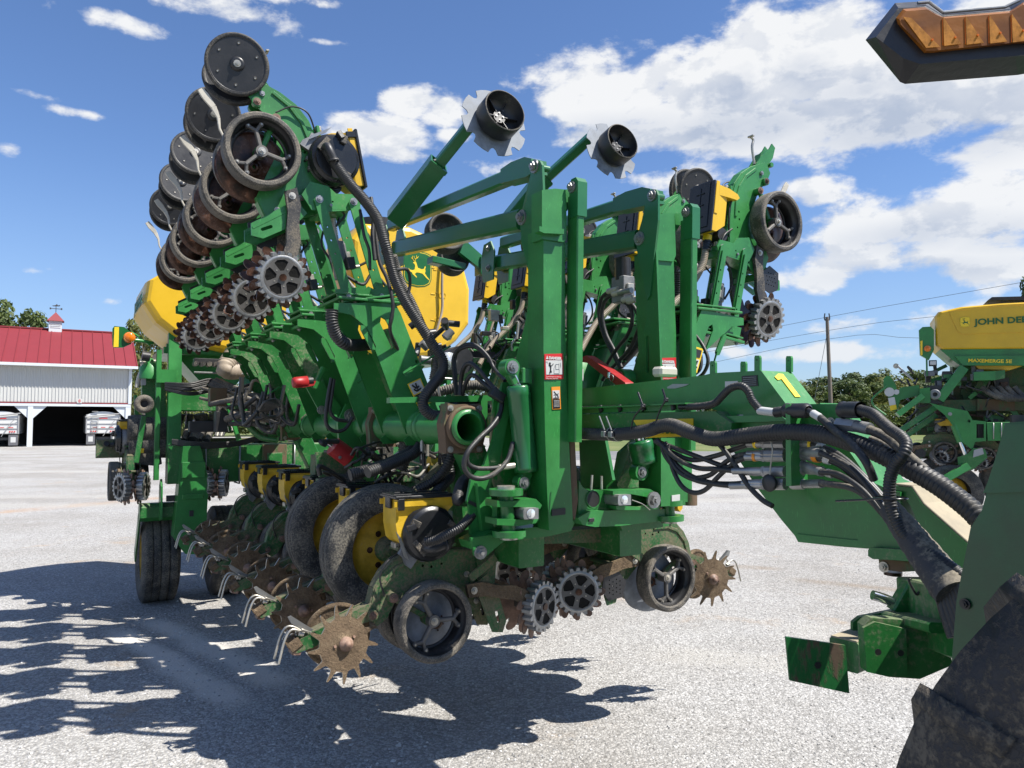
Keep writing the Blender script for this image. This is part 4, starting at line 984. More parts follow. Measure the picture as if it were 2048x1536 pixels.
def row_unit(root, M, lv, closing=True, arms=True, spiked=False, label=None, hose=True, flip=False, r=random.Random(4)):
    """M places the unit in the planter frame"""
    U = UM[lv]; b = bpy.data.objects.new('row_unit', U['body']); COL.objects.link(b); b.parent = root; b.matrix_local = M
    if label: b['label'] = label
    worn = lv == 'lo'
    sub(UM['gww' if worn else 'gw'], 'gauge_wheel', b, (0, -.125, 0), (0, r.uniform(0, 6), 0)); sub(UM['gww' if worn else 'gw'], 'gauge_wheel', b, (0, .125, 0), (0, r.uniform(0, 6), pi))
    ds = UM['dr'] if lv == 'up' else UM['ds']
    sub(ds, 'opener_disc', b, (.055, -.030, -.035), (radians(-4), r.uniform(0, 6), radians(5))); sub(ds, 'opener_disc', b, (.055, .030, -.035), (radians(4), r.uniform(0, 6), pi - radians(5)))
    sub(U['arm'], 'closing_arm', b)
    if closing:
        if spiked:
            sub(UM['cd' if flip else 'sp'], 'closing_wheel', b, (-.46, -.085, -.06), (radians(-10), r.uniform(0, 6), radians(4)), None if flip else 'spiked soil-caked closing wheel'); sub(UM['sp' if flip else 'cd'], 'closing_wheel', b, (-.44, .085, -.06), (radians(10), r.uniform(0, 6), pi - radians(4)), 'spiked soil-caked closing wheel' if flip else 'smooth muddy closing wheel')
        else:
            sub(UM['cs'], 'closing_wheel', b, (-.50, -.062, -.02), (radians(-12), r.uniform(0, 6), radians(3))); sub(UM['cs'], 'closing_wheel', b, (-.47, .062, -.02), (radians(12), r.uniform(0, 6), pi - radians(3)))
    of = (.05, 0, -.03) if lv == 'up' else (0, 0, 0); oh = (.075, 0, -.065) if lv == 'up' else (0, 0, 0)
    sub(U['hop'], 'seed_hopper', b, oh); sub(U['lid'], 'hopper_lid', b, oh); sub(U['meter'], 'seed_meter', b, of)
    cl = UM['cl'] if lv == 'up' else UM['cld']
    sub(cl, 'row_cleaner', b, (.68, -.085, -.015), (0, r.uniform(0, 6), radians(22 if lv == 'lo' else 13))); sub(cl, 'row_cleaner', b, (.66, .085, -.015), (0, r.uniform(0, 6), pi - radians(22 if lv == 'lo' else 13)))
    sub(UM['ca' if lv == 'up' else 'cad'], 'cleaner_arm', b); sub(UM['sb' if lv == 'up' else 'sbd'], 'slotted_bracket', b)
    if lv == 'lo': sub(UM['lv'], 'closing_lever', b)
    if lv == 'up': sub(UM['fi'], 'seed_firmer', b); sub(UM['md'], 'meter_drive', b, of)
    if arms:
        sub(UM['fp'], 'arm_bracket', b)
        for s in (-1, 1):
            sub(UM['pa'], 'parallel_arm', b, (.275, s * .130, .27)); sub(UM['pa'], 'parallel_arm', b, (.30, s * .130, .47))
        sub(UM['hd'], 'mounting_head', b); sub(UM['ac'], 'downforce_cylinder', b)
        if hose: sub(UM['sh'], 'seed_hose', b, oh)
    return b
def umat(o, xu, zu):
    xu = Vector((xu[0], 0, xu[1])).normalized(); zu = Vector((zu[0], 0, zu[1])).normalized(); yu = zu.cross(xu)
    M = Matrix((xu, yu, zu)).transposed().to_4x4(); M.translation = Vector(o); return M
# ================================================================ the folded planter
PC = (2.5, 5.6, 0.0)
planter = thing('row_crop_planter', 'big green folding planter in front with yellow tanks and its black gauge wheels raised high', 'planter', L2W(*PC), TH)
class PR:      # everything of the planter hangs on a frame whose origin is the yard origin
    pass
def pl(mb, name, **k): return mb.build(name, planter, off=None, **k) if False else _pl(mb, name, **k)
def _pl(mb, name, **k):
    mb.v = [(v[0] - PC[0], v[1] - PC[1], v[2]) for v in mb.v]
    return mb.build(name, planter, **k)
def plsub(mb, name, parent, **k):
    mb.v = [(v[0] - PC[0], v[1] - PC[1], v[2]) for v in mb.v]
    return mb.build(name, parent, **k)
def PYp(pts, y): return [(S(a, b, y=y).x, S(a, b, y=y).z) for a, b in pts]
def PXp(pts, x): return [(S(a, b, x=x).y, S(a, b, x=x).z) for a, b in pts]
def ccw(p):
    a = sum(p[i][0] * p[(i + 1) % len(p)][1] - p[(i + 1) % len(p)][0] * p[i][1] for i in range(len(p)))
    return p if a > 0 else p[::-1]
def ply(mb, pts, y, t, mat='green', holes=()):      # front surface at y, body going back by t
    return mb.plate(ccw(PYp(pts, y)), (0, y + t / 2, 0), X3, Z3, t, mat, holes=[ccw(PYp(h, y)) for h in holes])
def plx(mb, pts, x, t, mat='green', holes=()):      # left surface at x, body going right by t
    return mb.plate(ccw(PXp(pts, x)), (x + t / 2, 0, 0), Y3, Z3, t, mat, holes=[ccw(PXp(h, x)) for h in holes])
NX = Vector((-1, 0, 0)); NY = Vector((0, -1, 0))
U0 = Vector((-PC[0], -PC[1], 0))
PITCHY = .762
names5 = ['nearest', 'second', 'third', 'fourth', 'farthest']
names = ['nearest', 'second', 'third', 'fourth', 'fifth', 'farthest']
for k in range(6):
    row_unit(planter, umat(Vector((1.67, 3.73 + k * PITCHY, .873)) + U0, (1, 0), (0, 1)), 'lo', arms=False, spiked=True, label=f'muddy lowered row unit, {names[k]} of the left lower row')
for k in range(5):
    row_unit(planter, umat(Vector((.885, 4.285 + k * PITCHY, 3.375 - .006 * k)) + U0, (.205, -.98), (.98, .205)), 'up', hose=False, label=f'raised row unit with black closing wheels, {names5[k]} of the left upper row')
for k in range(5):
    row_unit(planter, umat(Vector((4.13, 3.54 + k * PITCHY, 3.26)) + U0, (-.14, -.99), (-.99, .14)), 'up', closing=(k > 0), label=f'raised row unit, {names5[k]} of the right upper row')
for k in range(6):
    row_unit(planter, umat(Vector((3.30, 3.76 + k * PITCHY, .92)) + U0, (-1, 0), (0, 1)), 'lo', arms=False, spiked=True, flip=True, label=f'lowered row unit, {names[k]} of the right lower row')

# ---- wing pipes, bearings and the plate arms that carry the raised toolbars
def wing_pipe(xc, zc, mir=1):
    mb = MB(); y0, y1 = 3.47, 8.15
    mb.lathe([(.072, y0 - 3.47), (.094, 0), (.094, y1 - y0), (.072, y1 - y0), (.072, 0)], (xc, y0, zc), Y3, 32, 'green')
    pl(mb, 'wing_pipe')
    for yb in (3.50, 4.62, 6.9):
        mb = MB(); w = .09 if yb < 3.6 else .07
        mb.plate([(-.11, -.135), (.11, -.135), (.108, -.10), (.122, -.05), (.118, .03), (.10, .085), (.095, .125), (.045, .118), (0, .122), (-.05, .118), (-.10, .125), (-.10, .085), (-.122, .02), (-.112, -.06)], (xc, yb + w / 2 + .02, zc), X3, Z3, w, 'rust_cast', holes=[circle(.0965, 24)])
        for s in (-1, 1):
            for q in (-.115, .10): mb.bolt((xc + s * .085, yb + .018, zc + q), NY, .011, 'bolt_steel')
        if yb < 3.6: mb.lathe([(.0975, 0), (.112, -.004), (.114, -.03), (.100, -.034), (.0945, -.03)], (xc, yb + .02, zc), Y3, 32, 'rust_cast')
        pl(mb, 'bearing_block')
    for yb in (3.95, 5.35, 6.3):
        mb = MB(); mb.lathe([(.096, 0), (.103, .004), (.103, .05), (.096, .054)], (xc, yb, zc), Y3, 32, 'green'); pl(mb, 'pipe_collar')
wing_pipe(1.81, 1.875); wing_pipe(3.19, 1.875)
ARM = PYp([(668, 606), (790, 606), (800, 625), (880, 832), (868, 868), (812, 868), (748, 690), (728, 650), (704, 630), (668, 622)], 4.09)
SL1 = PYp([(762, 634), (772, 640), (796, 690), (790, 698), (782, 694), (760, 646)], 4.09)
SL2 = PYp([(722, 650), (732, 652), (752, 692), (750, 700), (742, 698), (722, 660)], 4.09)
def arm_plate(y, mir, mat, detail):
    mb = MB(); f = (lambda p: (5.0 - p[0], p[1])) if mir else (lambda p: p)
    out = ccw([f(p) for p in ARM]); hs = [ccw([f(p) for p in h]) for h in ((SL1,) if not detail else (SL1,))]
    mb.plate(out, (0, y, 0), X3, Z3, .012, mat, holes=hs + ([ccw([f(p) for p in SL2])] if detail else []) + [circle(.011, 10, *f((1.78, 2.26))), circle(.006, 8, *f((1.62, 2.33)))])
    # narrow return flange along the outer edge
    P = [f(p) for p in ARM]
    for i in (2,): mb.beam((P[i][0], y + .02, P[i][1]), (P[i + 1][0], y + .02, P[i + 1][1]), .045, .008, up=Vector((P[i+1][1]-P[i][1], 0, -(P[i+1][0]-P[i][0]))), mat=mat, ch=.002)
    if not mir: mb.plate(ccw(PYp([(806, 880), (816, 872), (866, 845), (884, 866), (870, 878), (838, 890), (812, 891)], 4.09)), (0, y - .013, 0), X3, Z3, .012, mat)
    return mb
for k in range(5):
    for q, dy in enumerate((-.19, .19)):
        mt = 'green' if k < 2 else 'green_dusty'
        pl(arm_plate(4.285 + k * PITCHY + dy, False, mt, True), 'arm_plate')
        pl(arm_plate(3.54 + k * PITCHY + dy, True, mt, True), 'arm_plate')
    for mir in (0, 1):
        yc = (3.54 if mir else 4.285) + k * PITCHY
        mb = MB(); x0, x1 = (1.30, 1.69) if not mir else (3.31, 3.70)
        mb.box(((x0 + x1) / 2, yc, 2.60), (x1 - x0, .42, .016), 'green'); mb.box(((x0 + x1) / 2, yc, 2.635), (x1 - x0, .30, .012), 'green')
        for a in (x0 + .05, x0 + .12): mb.bolt((a, yc - .14, 2.592), -Z3, .010, 'bolt_steel'); mb.bolt((a + .2, yc - .14, 2.592), -Z3, .010, 'bolt_steel')
        pl(mb, 'mount_shelf')
        # web closing the channel arm on its far side, dusty
        mb = MB(); a = Vector(((1.66 if not mir else 3.34), yc, 2.30)); d = Vector(((.17 if not mir else -.17), 0, -.42))
        mb.beam(a - d * .35, a + d * .82, .36, .010, up=X3, mat='green_dusty', ch=.002); pl(mb, 'arm_web')
# toolbars the raised units hang on
for xc in (2.16, 2.84):
    mb = MB(); mb.beam((xc, 3.42, 1.22), (xc, 8.4, 1.22), .16, .18, mat='green_dusty'); pl(mb, 'lower_toolbar')
    for k in range(6):
        mb = MB(); yy = 3.74 + k * PITCHY; s = 1 if xc < 2.5 else -1
        mb.plate([(-.10, -.17), (.0, -.19), (.02, .05), (.0, .16), (-.06, .18), (-.12, .05)], (xc - s * .08 if s > 0 else xc + .08, yy, 1.18), X3 * s, Z3, .12, 'green_dirty')
        mb.beam((xc - s * .10, yy - .11, 1.16), (xc - s * .26, yy - .11, 1.06), .012, .05, mat='green_dirty'); mb.beam((xc - s * .10, yy + .11, 1.16), (xc - s * .26, yy + .11, 1.06), .012, .05, mat='green_dirty')
        pl(mb, 'unit_bracket')

# ---- wing carrying wheels between the lowered units
def big_wheel(xc, y, z, R=.37, W=.19):
    mb = MB(); h = W / 2
    pr = [(R * .60, -h * .86), (R * .66, -h * 1.02), (R * .80, -h * 1.08), (R * .92, -h * .98), (R * .965, -h * .86), (R * .975, -h * .80), (R * .96, -h * .76), (R * .985, -h * .70), (R * .995, -h * .42), (R * .975, -h * .38), (R * .975, -h * .30), (R, -h * .26), (R, h * .26), (R * .975, h * .30), (R * .975, h * .38), (R * .995, h * .42), (R * .985, h * .70), (R * .965, h * .86), (R * .92, h * .98), (R * .80, h * 1.08), (R * .66, h), (R * .60, h * .86)]
    mb.lathe(pr, (0, 0, 0), Y3, 64, 'tyre')
    o = bpy.data.objects.new('wing_wheel', mb.mesh('wing_wheel')); COL.objects.link(o); o.parent = planter; o.location = Vector((xc, y, z)) + U0
    mb = MB(); mb.lathe([(R * .61, -h * .88), (R * .60, -h * .7), (R * .57, -h * .5), (R * .55, -h * .1), (R * .40, -h * .02), (R * .20, -h * .25), (.01, -h * .25)], (0, 0, 0), Y3, 48, 'rim_yellow')
    mb.lathe([(R * .61, h * .88), (R * .57, h * .3), (R * .40, h * .05), (.01, h * .05)], (0, 0, 0), Y3, 40, 'rim_yellow')
    mb.lathe([(0, -h * .72), (R * .17, -h * .70), (R * .20, -h * .25)], (0, 0, 0), Y3, 20, 'green_dirty')
    for k in range(6): a = k * pi / 3; mb.bolt((cos(a) * R * .27, -h * .22, sin(a) * R * .27), NY, .011, 'rust')
    mb.build('rim', o)
    mb = MB(); mb.cyl((0, -h * 1.3, 0), (0, h * 1.6, 0), .03, 12, 'green_dirty'); mb.build('axle', o)
    return o
big_wheel(1.60, 4.105, 1.18); big_wheel(1.60, 4.865, 1.19)
big_wheel(3.40, 4.105, 1.18); big_wheel(3.40, 4.865, 1.19)
for xc in (1.60, 3.40):
    for yy in (4.105, 4.865):
        s = 1 if xc < 2.5 else -1
        mb = MB(); mb.beam((xc + s * .02, yy + .16, 1.18), (xc + s * .45, yy + .16, 1.62), .09, .09, mat='green_dirty'); mb.beam((xc + s * .45, yy + .16, 1.62), (xc + s * .62, yy + .16, 1.30), .08, .08, mat='green_dirty'); pl(mb, 'wheel_arm')

# ---- masts at the front ends of the wings (sunny faces look along -y, shaded ones along -x)
def mast1():
    mb = MB(); yf = 3.20
    ply(mb, [(1087, 456), (1130, 456), (1130, 620), (1133, 770), (1139, 900), (1146, 1046), (1098, 1061), (1094, 976), (1090, 860), (1087, 700)], yf, .15, 'green')
    m_ = pl(mb, 'mast')
    mb = MB(); ply(mb, [(1084, 380), (1110, 377), (1131, 379), (1133, 415), (1133, 480), (1126, 484), (1084, 478)], yf - .012, .10, 'green'); plsub(mb, 'mast_cap', m_)
    mb = MB(); ply(mb, [(1131, 379), (1150, 376), (1150, 395), (1134, 422)], yf + .04, .10, 'green'); plsub(mb, 'gusset', m_); mb = MB(); ply(mb, [(1079, 452), (1088, 455), (1128, 458), (1128, 468), (1088, 466), (1079, 462)], yf - .05, .05, 'green'); plsub(mb, 'gusset', m_)
    mb = MB(); plx(mb, [(1067, 470), (1086, 470), (1088, 700), (1090, 1000), (1062, 1000), (1040, 960), (1022, 900), (1003, 785), (1020, 760), (1036, 700), (1052, 640), (1062, 560)], 2.142, .014, 'green', holes=[[(1060, 658), (1064, 654), (1068, 658), (1068, 742), (1064, 748), (1060, 742)]]); plsub(mb, 'side_plate', m_)
    # rocker plates with the two arm pivots
    for x in (2.13, 2.20):
        mb = MB(); plx(mb, [(1072, 322), (1080, 322), (1084, 330), (1086, 380), (1078, 470), (1068, 535), (1060, 560), (1052, 520), (1043, 490), (1040, 440), (1052, 400), (1060, 360), (1062, 335)], x, .014, 'green_clean'); plsub(mb, 'rocker_plate', m_)
    mb = MB(); mb.bolt(S(1069, 333, x=2.128), NX, .024, 'zinc'); mb.bolt(S(1044, 435, x=2.128), NX, .028, 'zinc'); mb.cyl(S(1044, 435, x=2.12), S(1044, 435, x=2.12) + X3 * .09, .022, 12, 'green_clean'); mb.cyl(S(1069, 333, x=2.12), S(1069, 333, x=2.12) + X3 * .09, .018, 12, 'green_clean'); mb.beam(S(1069, 333, x=2.17), S(1044, 435, x=2.17), .02, .02, mat='green_clean'); plsub(mb, 'pivot_pin', m_)
    mb = MB(); plx(mb, [(1066, 500), (1076, 498), (1076, 560), (1066, 600), (1056, 580)], 2.14, .12, 'green'); plsub(mb, 'stop_block', m_)
    # leaning lock bar, a slim box whose front edge catches the sun
    a = S(1152, 392, y=3.18); b = S(1147, 884, y=3.18); mb = MB(); mb.beam(a, b, .045, .095, up=X3 * 0 + Y3, mat='green'); 
    mb.plate([(-.035, -.12), (.035, -.12), (.04, .06), (.02, .085), (-.02, .085), (-.04, .06)], a + Vector((0, -.02, .0)), Y3, Z3, .06, 'green_clean'); mb.bolt(a + Vector((-.035, -.01, .04)), NX, .02, 'zinc'); plsub(mb, 'lock_bar', m_)
    mb = MB(); ply(mb, [(1140, 884), (1150, 884), (1156, 1000), (1150, 1040), (1144, 1030)], 3.21, .05, 'rust_cast'); plsub(mb, 'lock_bar_foot', m_)
    mb = MB(); ply(mb, [(1104, 1019), (1131, 1016), (1131, 1029), (1104, 1032)], yf - .006, .006, 'label_black'); plsub(mb, 'serial_plate', m_)
    return m_
def mast2():
    mb = MB(); yf = 3.20
    ply(mb, [(1312, 500), (1347, 502), (1350, 620), (1356, 760), (1364, 900), (1371, 1010), (1322, 1013), (1322, 860), (1322, 716), (1316, 600)], yf, .19, 'green'); m_ = pl(mb, 'mast')
    mb = MB(); ply(mb, [(1311, 430), (1332, 426), (1349, 427), (1352, 510), (1347, 523), (1311, 520)], yf - .012, .10, 'green'); plsub(mb, 'mast_cap', m_)
    mb = MB(); ply(mb, [(1349, 427), (1368, 424), (1368, 440), (1352, 462)], yf + .04, .10, 'green'); plsub(mb, 'gusset', m_)
    mb = MB(); plx(mb, [(1292, 500), (1312, 500), (1322, 760), (1322, 800), (1250, 800), (1262, 760), (1280, 700), (1292, 640), (1293, 560)], 2.84, .014, 'green', holes=[[(1292, 674), (1295, 671), (1298, 674), (1298, 742), (1295, 747), (1292, 742)]]); plsub(mb, 'side_plate', m_)
    for x in (2.83, 2.90):
        mb = MB(); plx(mb, [(1305, 378), (1312, 379), (1316, 390), (1316, 440), (1306, 530), (1300, 590), (1294, 600), (1286, 560), (1276, 520), (1272, 480), (1284, 440), (1292, 400), (1296, 385)], x, .014, 'green_clean'); plsub(mb, 'rocker_plate', m_)
    mb = MB(); mb.bolt(S(1304, 391, x=2.828), NX, .022, 'zinc'); mb.bolt(S(1279, 477, x=2.828), NX, .026, 'zinc'); mb.cyl(S(1304, 391, x=2.828), S(1304, 391, x=2.828) + X3 * .08, .02, 12, 'green_clean'); mb.cyl(S(1279, 477, x=2.828), S(1279, 477, x=2.828) + X3 * .08, .02, 12, 'green_clean'); mb.beam(S(1304, 391, x=2.89), S(1279, 477, x=2.89), .02, .02, mat='green_clean'); plsub(mb, 'pivot_pin', m_)
    a = S(1378, 440, y=3.18); b = S(1374, 900, y=3.18); mb = MB(); mb.beam(a, b, .048, .10, up=Y3, mat='green')
    mb.plate([(-.035, -.12), (.035, -.12), (.04, .06), (.02, .085), (-.02, .085), (-.04, .06)], a + Vector((0, -.02, .0)), Y3, Z3, .06, 'green_clean'); mb.bolt(a + Vector((-.035, -.01, .04)), NX, .02, 'zinc'); plsub(mb, 'lock_bar', m_)
    mb = MB(); ply(mb, [(1344, 991), (1360, 989), (1360, 1001), (1344, 1003)], yf - .006, .006, 'label_white'); plsub(mb, 'serial_plate', m_)
    return m_
M1 = mast1(); M2 = mast2()
def danger_label(parent, c, w=1.0):
    """c = (left, top, right, bottom) in photo pixels on the mast front at y 3.2"""
    l, t, r, b = c; y = 3.196
    mb = MB(); ply(mb, [(l, t), (r, t - 1), (r + 1, b - 1), (l + 1, b)], y, .003, 'label_red'); o = plsub(mb, 'danger_label', parent)
    h = b - t; mb = MB(); ply(mb, [(l + 2.5, t + h * .25), (r - 2, t + h * .24), (r - 1, t + h * .80), (l + 3.5, t + h * .81)], y - .002, .002, 'label_white'); plsub(mb, 'label_panel', o)
    a = S(l + (r - l) * .24, t + h * .2, y=y - .003); a2 = S(r - 2, t + h * .2, y=y - .003)
    text_mesh('DANGER', (a2.x - a.x) / 4.3, 'label_white', Vector((a.x, a.y, a.z)) + U0, X3, Z3, o, 'label_text', .0006, bold=.0012)
    mb = MB(); q = [(l + (r - l) * .08, t + h * .2), (l + (r - l) * .22, t + h * .2), (l + (r - l) * .15, t + h * .06)]; ply(mb, q, y - .002, .002, 'label_white'); plsub(mb, 'warning_triangle', o)
    # small pictogram: figure struck by a falling frame
    mb = MB(); W = r - l
    def pt(u, v): return S(l + W * u, t + h * v, y=y - .003)
    for seg, rad in ((((.30, .42), (.34, .52), (.33, .62)), .0035), (((.33, .62), (.38, .72)), .0028), (((.33, .62), (.28, .76)), .0028), (((.32, .47), (.42, .44), (.48, .38)), .0022), (((.32, .50), (.24, .42)), .0022)):
        mb.tube([pt(*q) for q in seg], rad, 5, 'label_black', n=2)
    mb.cyl(pt(.29, .37), pt(.29, .37) + NY * .001, .006, 10, 'label_black')
    plsub(mb, 'pictogram_figure', o)
    mb = MB()
    for seg in (((.52, .76), (.52, .55), (.60, .40), (.78, .38), (.80, .62), (.80, .76), (.52, .76)), ((.60, .40), (.62, .60), (.80, .58)), ((.86, .34), (.88, .52)), ((.08, .30), (.16, .30), (.16, .36))):
        mb.tube([pt(*q) for q in seg], .0014, 4, 'grey_line', n=2, curve=False)
    plsub(mb, 'pictogram_machine', o)
    for j, (s, u) in enumerate((('To avoid injury or death by', .86), ('falling wing, stay clear', .93))):
        a = S(l + W * .08, t + h * (u + .04), y=y - .003); text_mesh(s, .0085, 'label_white', a + U0, X3, Z3, o, 'label_text', .0004)
danger_label(M1, (1089, 708, 1126, 759)); danger_label(M2, (1321, 716, 1352, 762))
mb = MB(); ply(mb, [(1103, 774), (1120, 773), (1122, 818), (1105, 819)], 3.196, .003, 'label_orange'); wl = plsub(mb, 'warning_label', M1)
mb = MB(); ply(mb, [(1105, 781), (1119, 780.5), (1119.5, 797), (1105.5, 797.5)], 3.194, .002, 'label_white'); ply(mb, [(1105.5, 799), (1119.5, 798.5), (1120.5, 816), (1106.5, 817)], 3.194, .002, 'label_black'); plsub(mb, 'label_panel', wl)
mb = MB(); p = lambda a, b: S(a, b, y=3.193)
for sg in (((1108, 783), (1117, 793)), ((1108, 790), (1112, 788), (1111, 795)), ((1114, 789), (1117, 787)), ((1107, 796), (1118, 795))): mb.tube([p(*q) for q in sg], .002, 4, 'label_black', curve=False)
for k in range(6): mb.tube([p(1108, 801.5 + k * 2.4), p(1119, 801 + k * 2.4)], .0012, 4, 'grey_line', curve=False)
plsub(mb, 'pictogram', wl)

# ---- marker arms: two parallel tubes per mast, then the telescoping marker with its notched disc
def marker(x, up, lo, base, mid, tip, disc_c, drum_r):
    mb = MB(); a = S(*up[0], x=x); b = S(*up[1], x=x); mb.beam(a + (b - a) * .02, b, .075, .085, mat='green_clean', ch=.012)
    mb.plate([(-.05, -.05), (.02, -.06), (.30, -.04), (.30, .045), (.18, .06), (.03, .055), (-.04, .03)], a, (b - a).normalized(), (b - a).normalized().cross(X3) * -1 if False else Z3, .10, 'green_clean'); pl(mb, 'marker_link')
    mb = MB(); a = S(*lo[0], x=x); b2 = S(*lo[1], x=x); mb.beam(a, b2, .085, .115, mat='green_clean', ch=.014); pl(mb, 'marker_link')
    e = (b + b2) / 2
    mb = MB(); mb.plate([(-.10, -.22), (.06, -.22), (.10, -.05), (.05, .08), (-.06, .09), (-.12, .0)], e + Vector((.07, .05, 0)), Y3, Z3, .012, 'green_clean'); mb.plate([(-.10, -.22), (.06, -.22), (.10, -.05), (.05, .08), (-.06, .09), (-.12, .0)], e + Vector((-.07, .05, 0)), Y3, Z3, .012, 'green_clean')
    mb.bolt(e + Vector((-.078, .02, .04)), NX, .018, 'zinc'); mb.bolt(e + Vector((-.078, .02, -.12)), NX, .018, 'zinc')
    pl(mb, 'marker_hinge')
    B = W2L(*SW(*base)); M = W2L(*SW(*mid)); T = W2L(*SW(*tip))
    d = (T - B).normalized(); s = d.cross(Vector((0, 1, 0))).normalized(); v = d.cross(s).normalized()
    mb = MB(); w, h = .125, .145
    # hollow outer tube: four walls
    for o2, ww, hh in ((s * (w / 2), .010, h), (s * (-w / 2), .010, h)): mb.beam(B + o2, M + o2, ww, hh, up=v, mat='green_clean', ch=.002)
    for o2, ww, hh in ((v * (h / 2), w, .010), (v * (-h / 2), w, .010)): mb.beam(B + o2, M + o2, ww, hh, up=v, mat='green_clean', ch=.002)
    mb.beam(M - d * .03 + v * (h / 2), M + v * (h / 2), w + .02, .022, up=v, mat='green_clean'); mb.tube([M + s * .05 + v * .05, M + d * .01 - v * .05, M - s * .05 - v * .06], .009, 6, 'zinc'); pl(mb, 'marker_outer_tube')
    mb = MB(); mb.beam(M - d * .25, T, .075, .085, up=v, mat='green_clean', ch=.010); pl(mb, 'marker_inner_tube')
    C = W2L(*SW(*disc_c)); ax = W2L(.50, -.84, .22).normalized()
    mb = MB(); out = []; n = 8; R = .245
    for k in range(n):
        a = 2 * pi * k / n
        for q in range(4): t = a + q * (2 * pi / n * .62) / 3; out.append((R * cos(t), R * sin(t)))
        for q in (.70, .81, .92): t = a + q * 2 * pi / n; r_ = R * (.80 if q == .81 else .845); out.append((r_ * cos(t), r_ * sin(t)))
    s2, v2, a2 = frame_from(ax)
    mb.plate(out, C, s2, v2, .006, 'disc_steel'); mb.lathe([(R * .5, .004), (R * .3, .02), (.02, .022)], C, ax, 28, 'disc_steel')
    dm = pl(mb, 'marker_disc')
    mb = MB(); r_ = drum_r
    mb.lathe([(r_ * .86, .02), (r_ * .97, .022), (r_ * 1.0, .03), (r_ * 1.0, .145), (r_ * .985, .155), (r_ * .94, .158), (r_ * .92, .150), (r_ * .90, .07), (r_ * .55, .045), (.02, .045)], C, ax, 44, 'black')
    mb.lathe([(r_ * .985, .155), (r_ * .94, .1585)], C, ax, 44, 'rubber_worn')
    for k in range(6): a = k * pi / 3; dd = s2 * cos(a) + v2 * sin(a); mb.beam(C + ax * .055 + dd * .04, C + ax * .06 + dd * r_ * .88, .006, .05, up=ax, mat='black', ch=.001); mb.bolt(C + ax * .07 + dd * r_ * .42 , ax, .007, 'zinc', False) if k % 2 else None
    mb.cyl(C + ax * .04, C + ax * .075, .045, 16, 'black'); 
    for k in range(4): a = k * pi / 2; dd = s2 * cos(a) + v2 * sin(a); mb.bolt(C + ax * .075 + dd * .026, ax, .007, 'zinc', False)
    mb.cyl(C - ax * .05, C + ax * .04, .03, 12, 'green_clean'); plsub(mb, 'depth_drum', dm)
    return e
marker(2.21, ((1070, 334), (782, 452)), ((1046, 440), (793, 498)), (790, 440, 5.35), (878, 326, 5.15), (948, 240, 5.0), (988, 246, 4.95), .150)
marker(2.91, ((1304, 393), (1008, 486)), ((1280, 480), (985, 528)), (1020, 440, 6.35), (1092, 352, 6.2), (1180, 276, 6.0), (1222, 302, 5.95), .150)
# small wheels resting on the markers' inner ends (grey-black dished rollers)
for (px, py, Y, r_) in ((890, 468, 6.2, .17), (905, 520, 6.6, .14)):
    C = W2L(*SW(px, py, Y)); mb = MB(); ax = W2L(.45, -.86, .2).normalized()
    mb.lathe([(r_ * .80, .0), (r_ * .95, -.01), (r_, .01), (r_, .10), (r_ * .95, .12), (r_ * .82, .11), (r_ * .78, .05), (r_ * .4, .03), (.01, .03)], C - ax * .05, ax, 40, 'rubber'); pl(mb, 'marker_roller')
mb = MB(); ply(mb, [(930, 480), (975, 520), (982, 540), (975, 548), (920, 505)], 5.8, .05, 'green_clean'); ply(mb, [(962, 513), (982, 513), (982, 548), (962, 548)], 5.78, .12, 'green_clean')
for q in ((968, 520), (968, 540), (978, 520), (978, 541)): mb.bolt(S(*q, y=5.775), NY, .012, 'zinc', False)
mb.beam(S(860, 520, y=5.9), S(925, 535, y=5.9), .12, .06, mat='green_clean'); pl(mb, 'marker_bracket')

# ---- tongue
mb = MB(); plx(mb, [(1000, 796), (1150, 779), (1405, 751), (1425, 746), (1522, 741), (1572, 808), (1575, 850), (1500, 850), (1440, 824), (1395, 805), (1000, 818)], 2.47, .19, 'green'); tong = pl(mb, 'tongue')
mb = MB()
for (px, t, b, dx) in ((1425, 722, 748, 0), (1486, 723, 744, .17), (1514, 711, 743, 0), (1577, 712, 742, .17)):
    mb = MB(); plx(mb, [(px - 5.5, t + 4), (px - 4, t), (px + 4, t), (px + 5.5, t + 4), (px + 5.5, b + 2), (px - 5.5, b + 2)], 2.475 + dx, .012, 'green', holes=[circle(1.8, 8, px, t + 9)]); plsub(mb, 'hose_guide', tong)
mb = MB(); plx(mb, [(1000, 838), (1150, 829), (1428, 822), (1463, 846), (1462, 866), (1380, 876), (1000, 874)], 2.40, .20, 'green_dusty'); tl = plsub(mb, 'lower_beam', tong)
mb = MB(); plx(mb, [(1000, 824), (1158, 815), (1375, 807), (1375, 820), (1158, 827), (1000, 835)], 2.41, .012, 'green'); plx(mb, [(1000, 822), (1370, 805), (1370, 808), (1000, 825)], 2.36, .06, 'green')
for px in (1200, 1238, 1285, 1345): mb.beam(S(px, 812 - (px - 1200) * .03, x=2.405), S(px + 3, 824 - (px - 1200) * .03, x=2.405), .02, .025, mat='black')
plsub(mb, 'hose_tray', tong)
mb = MB(); plx(mb, [(1266, 840), (1386, 837), (1386, 872), (1290, 876)], 2.396, .003, 'label_yellow'); dc = plsub(mb, 'brand_decal', tong)
a = S(1296, 866, x=2.392); b = S(1372, 866, x=2.392); text_mesh('JOHN DEERE', abs(a.y - b.y) / 6.0, 'decal_green', a + U0, -Y3, Z3, dc, 'brand_lettering', .0006, bold=.0015)
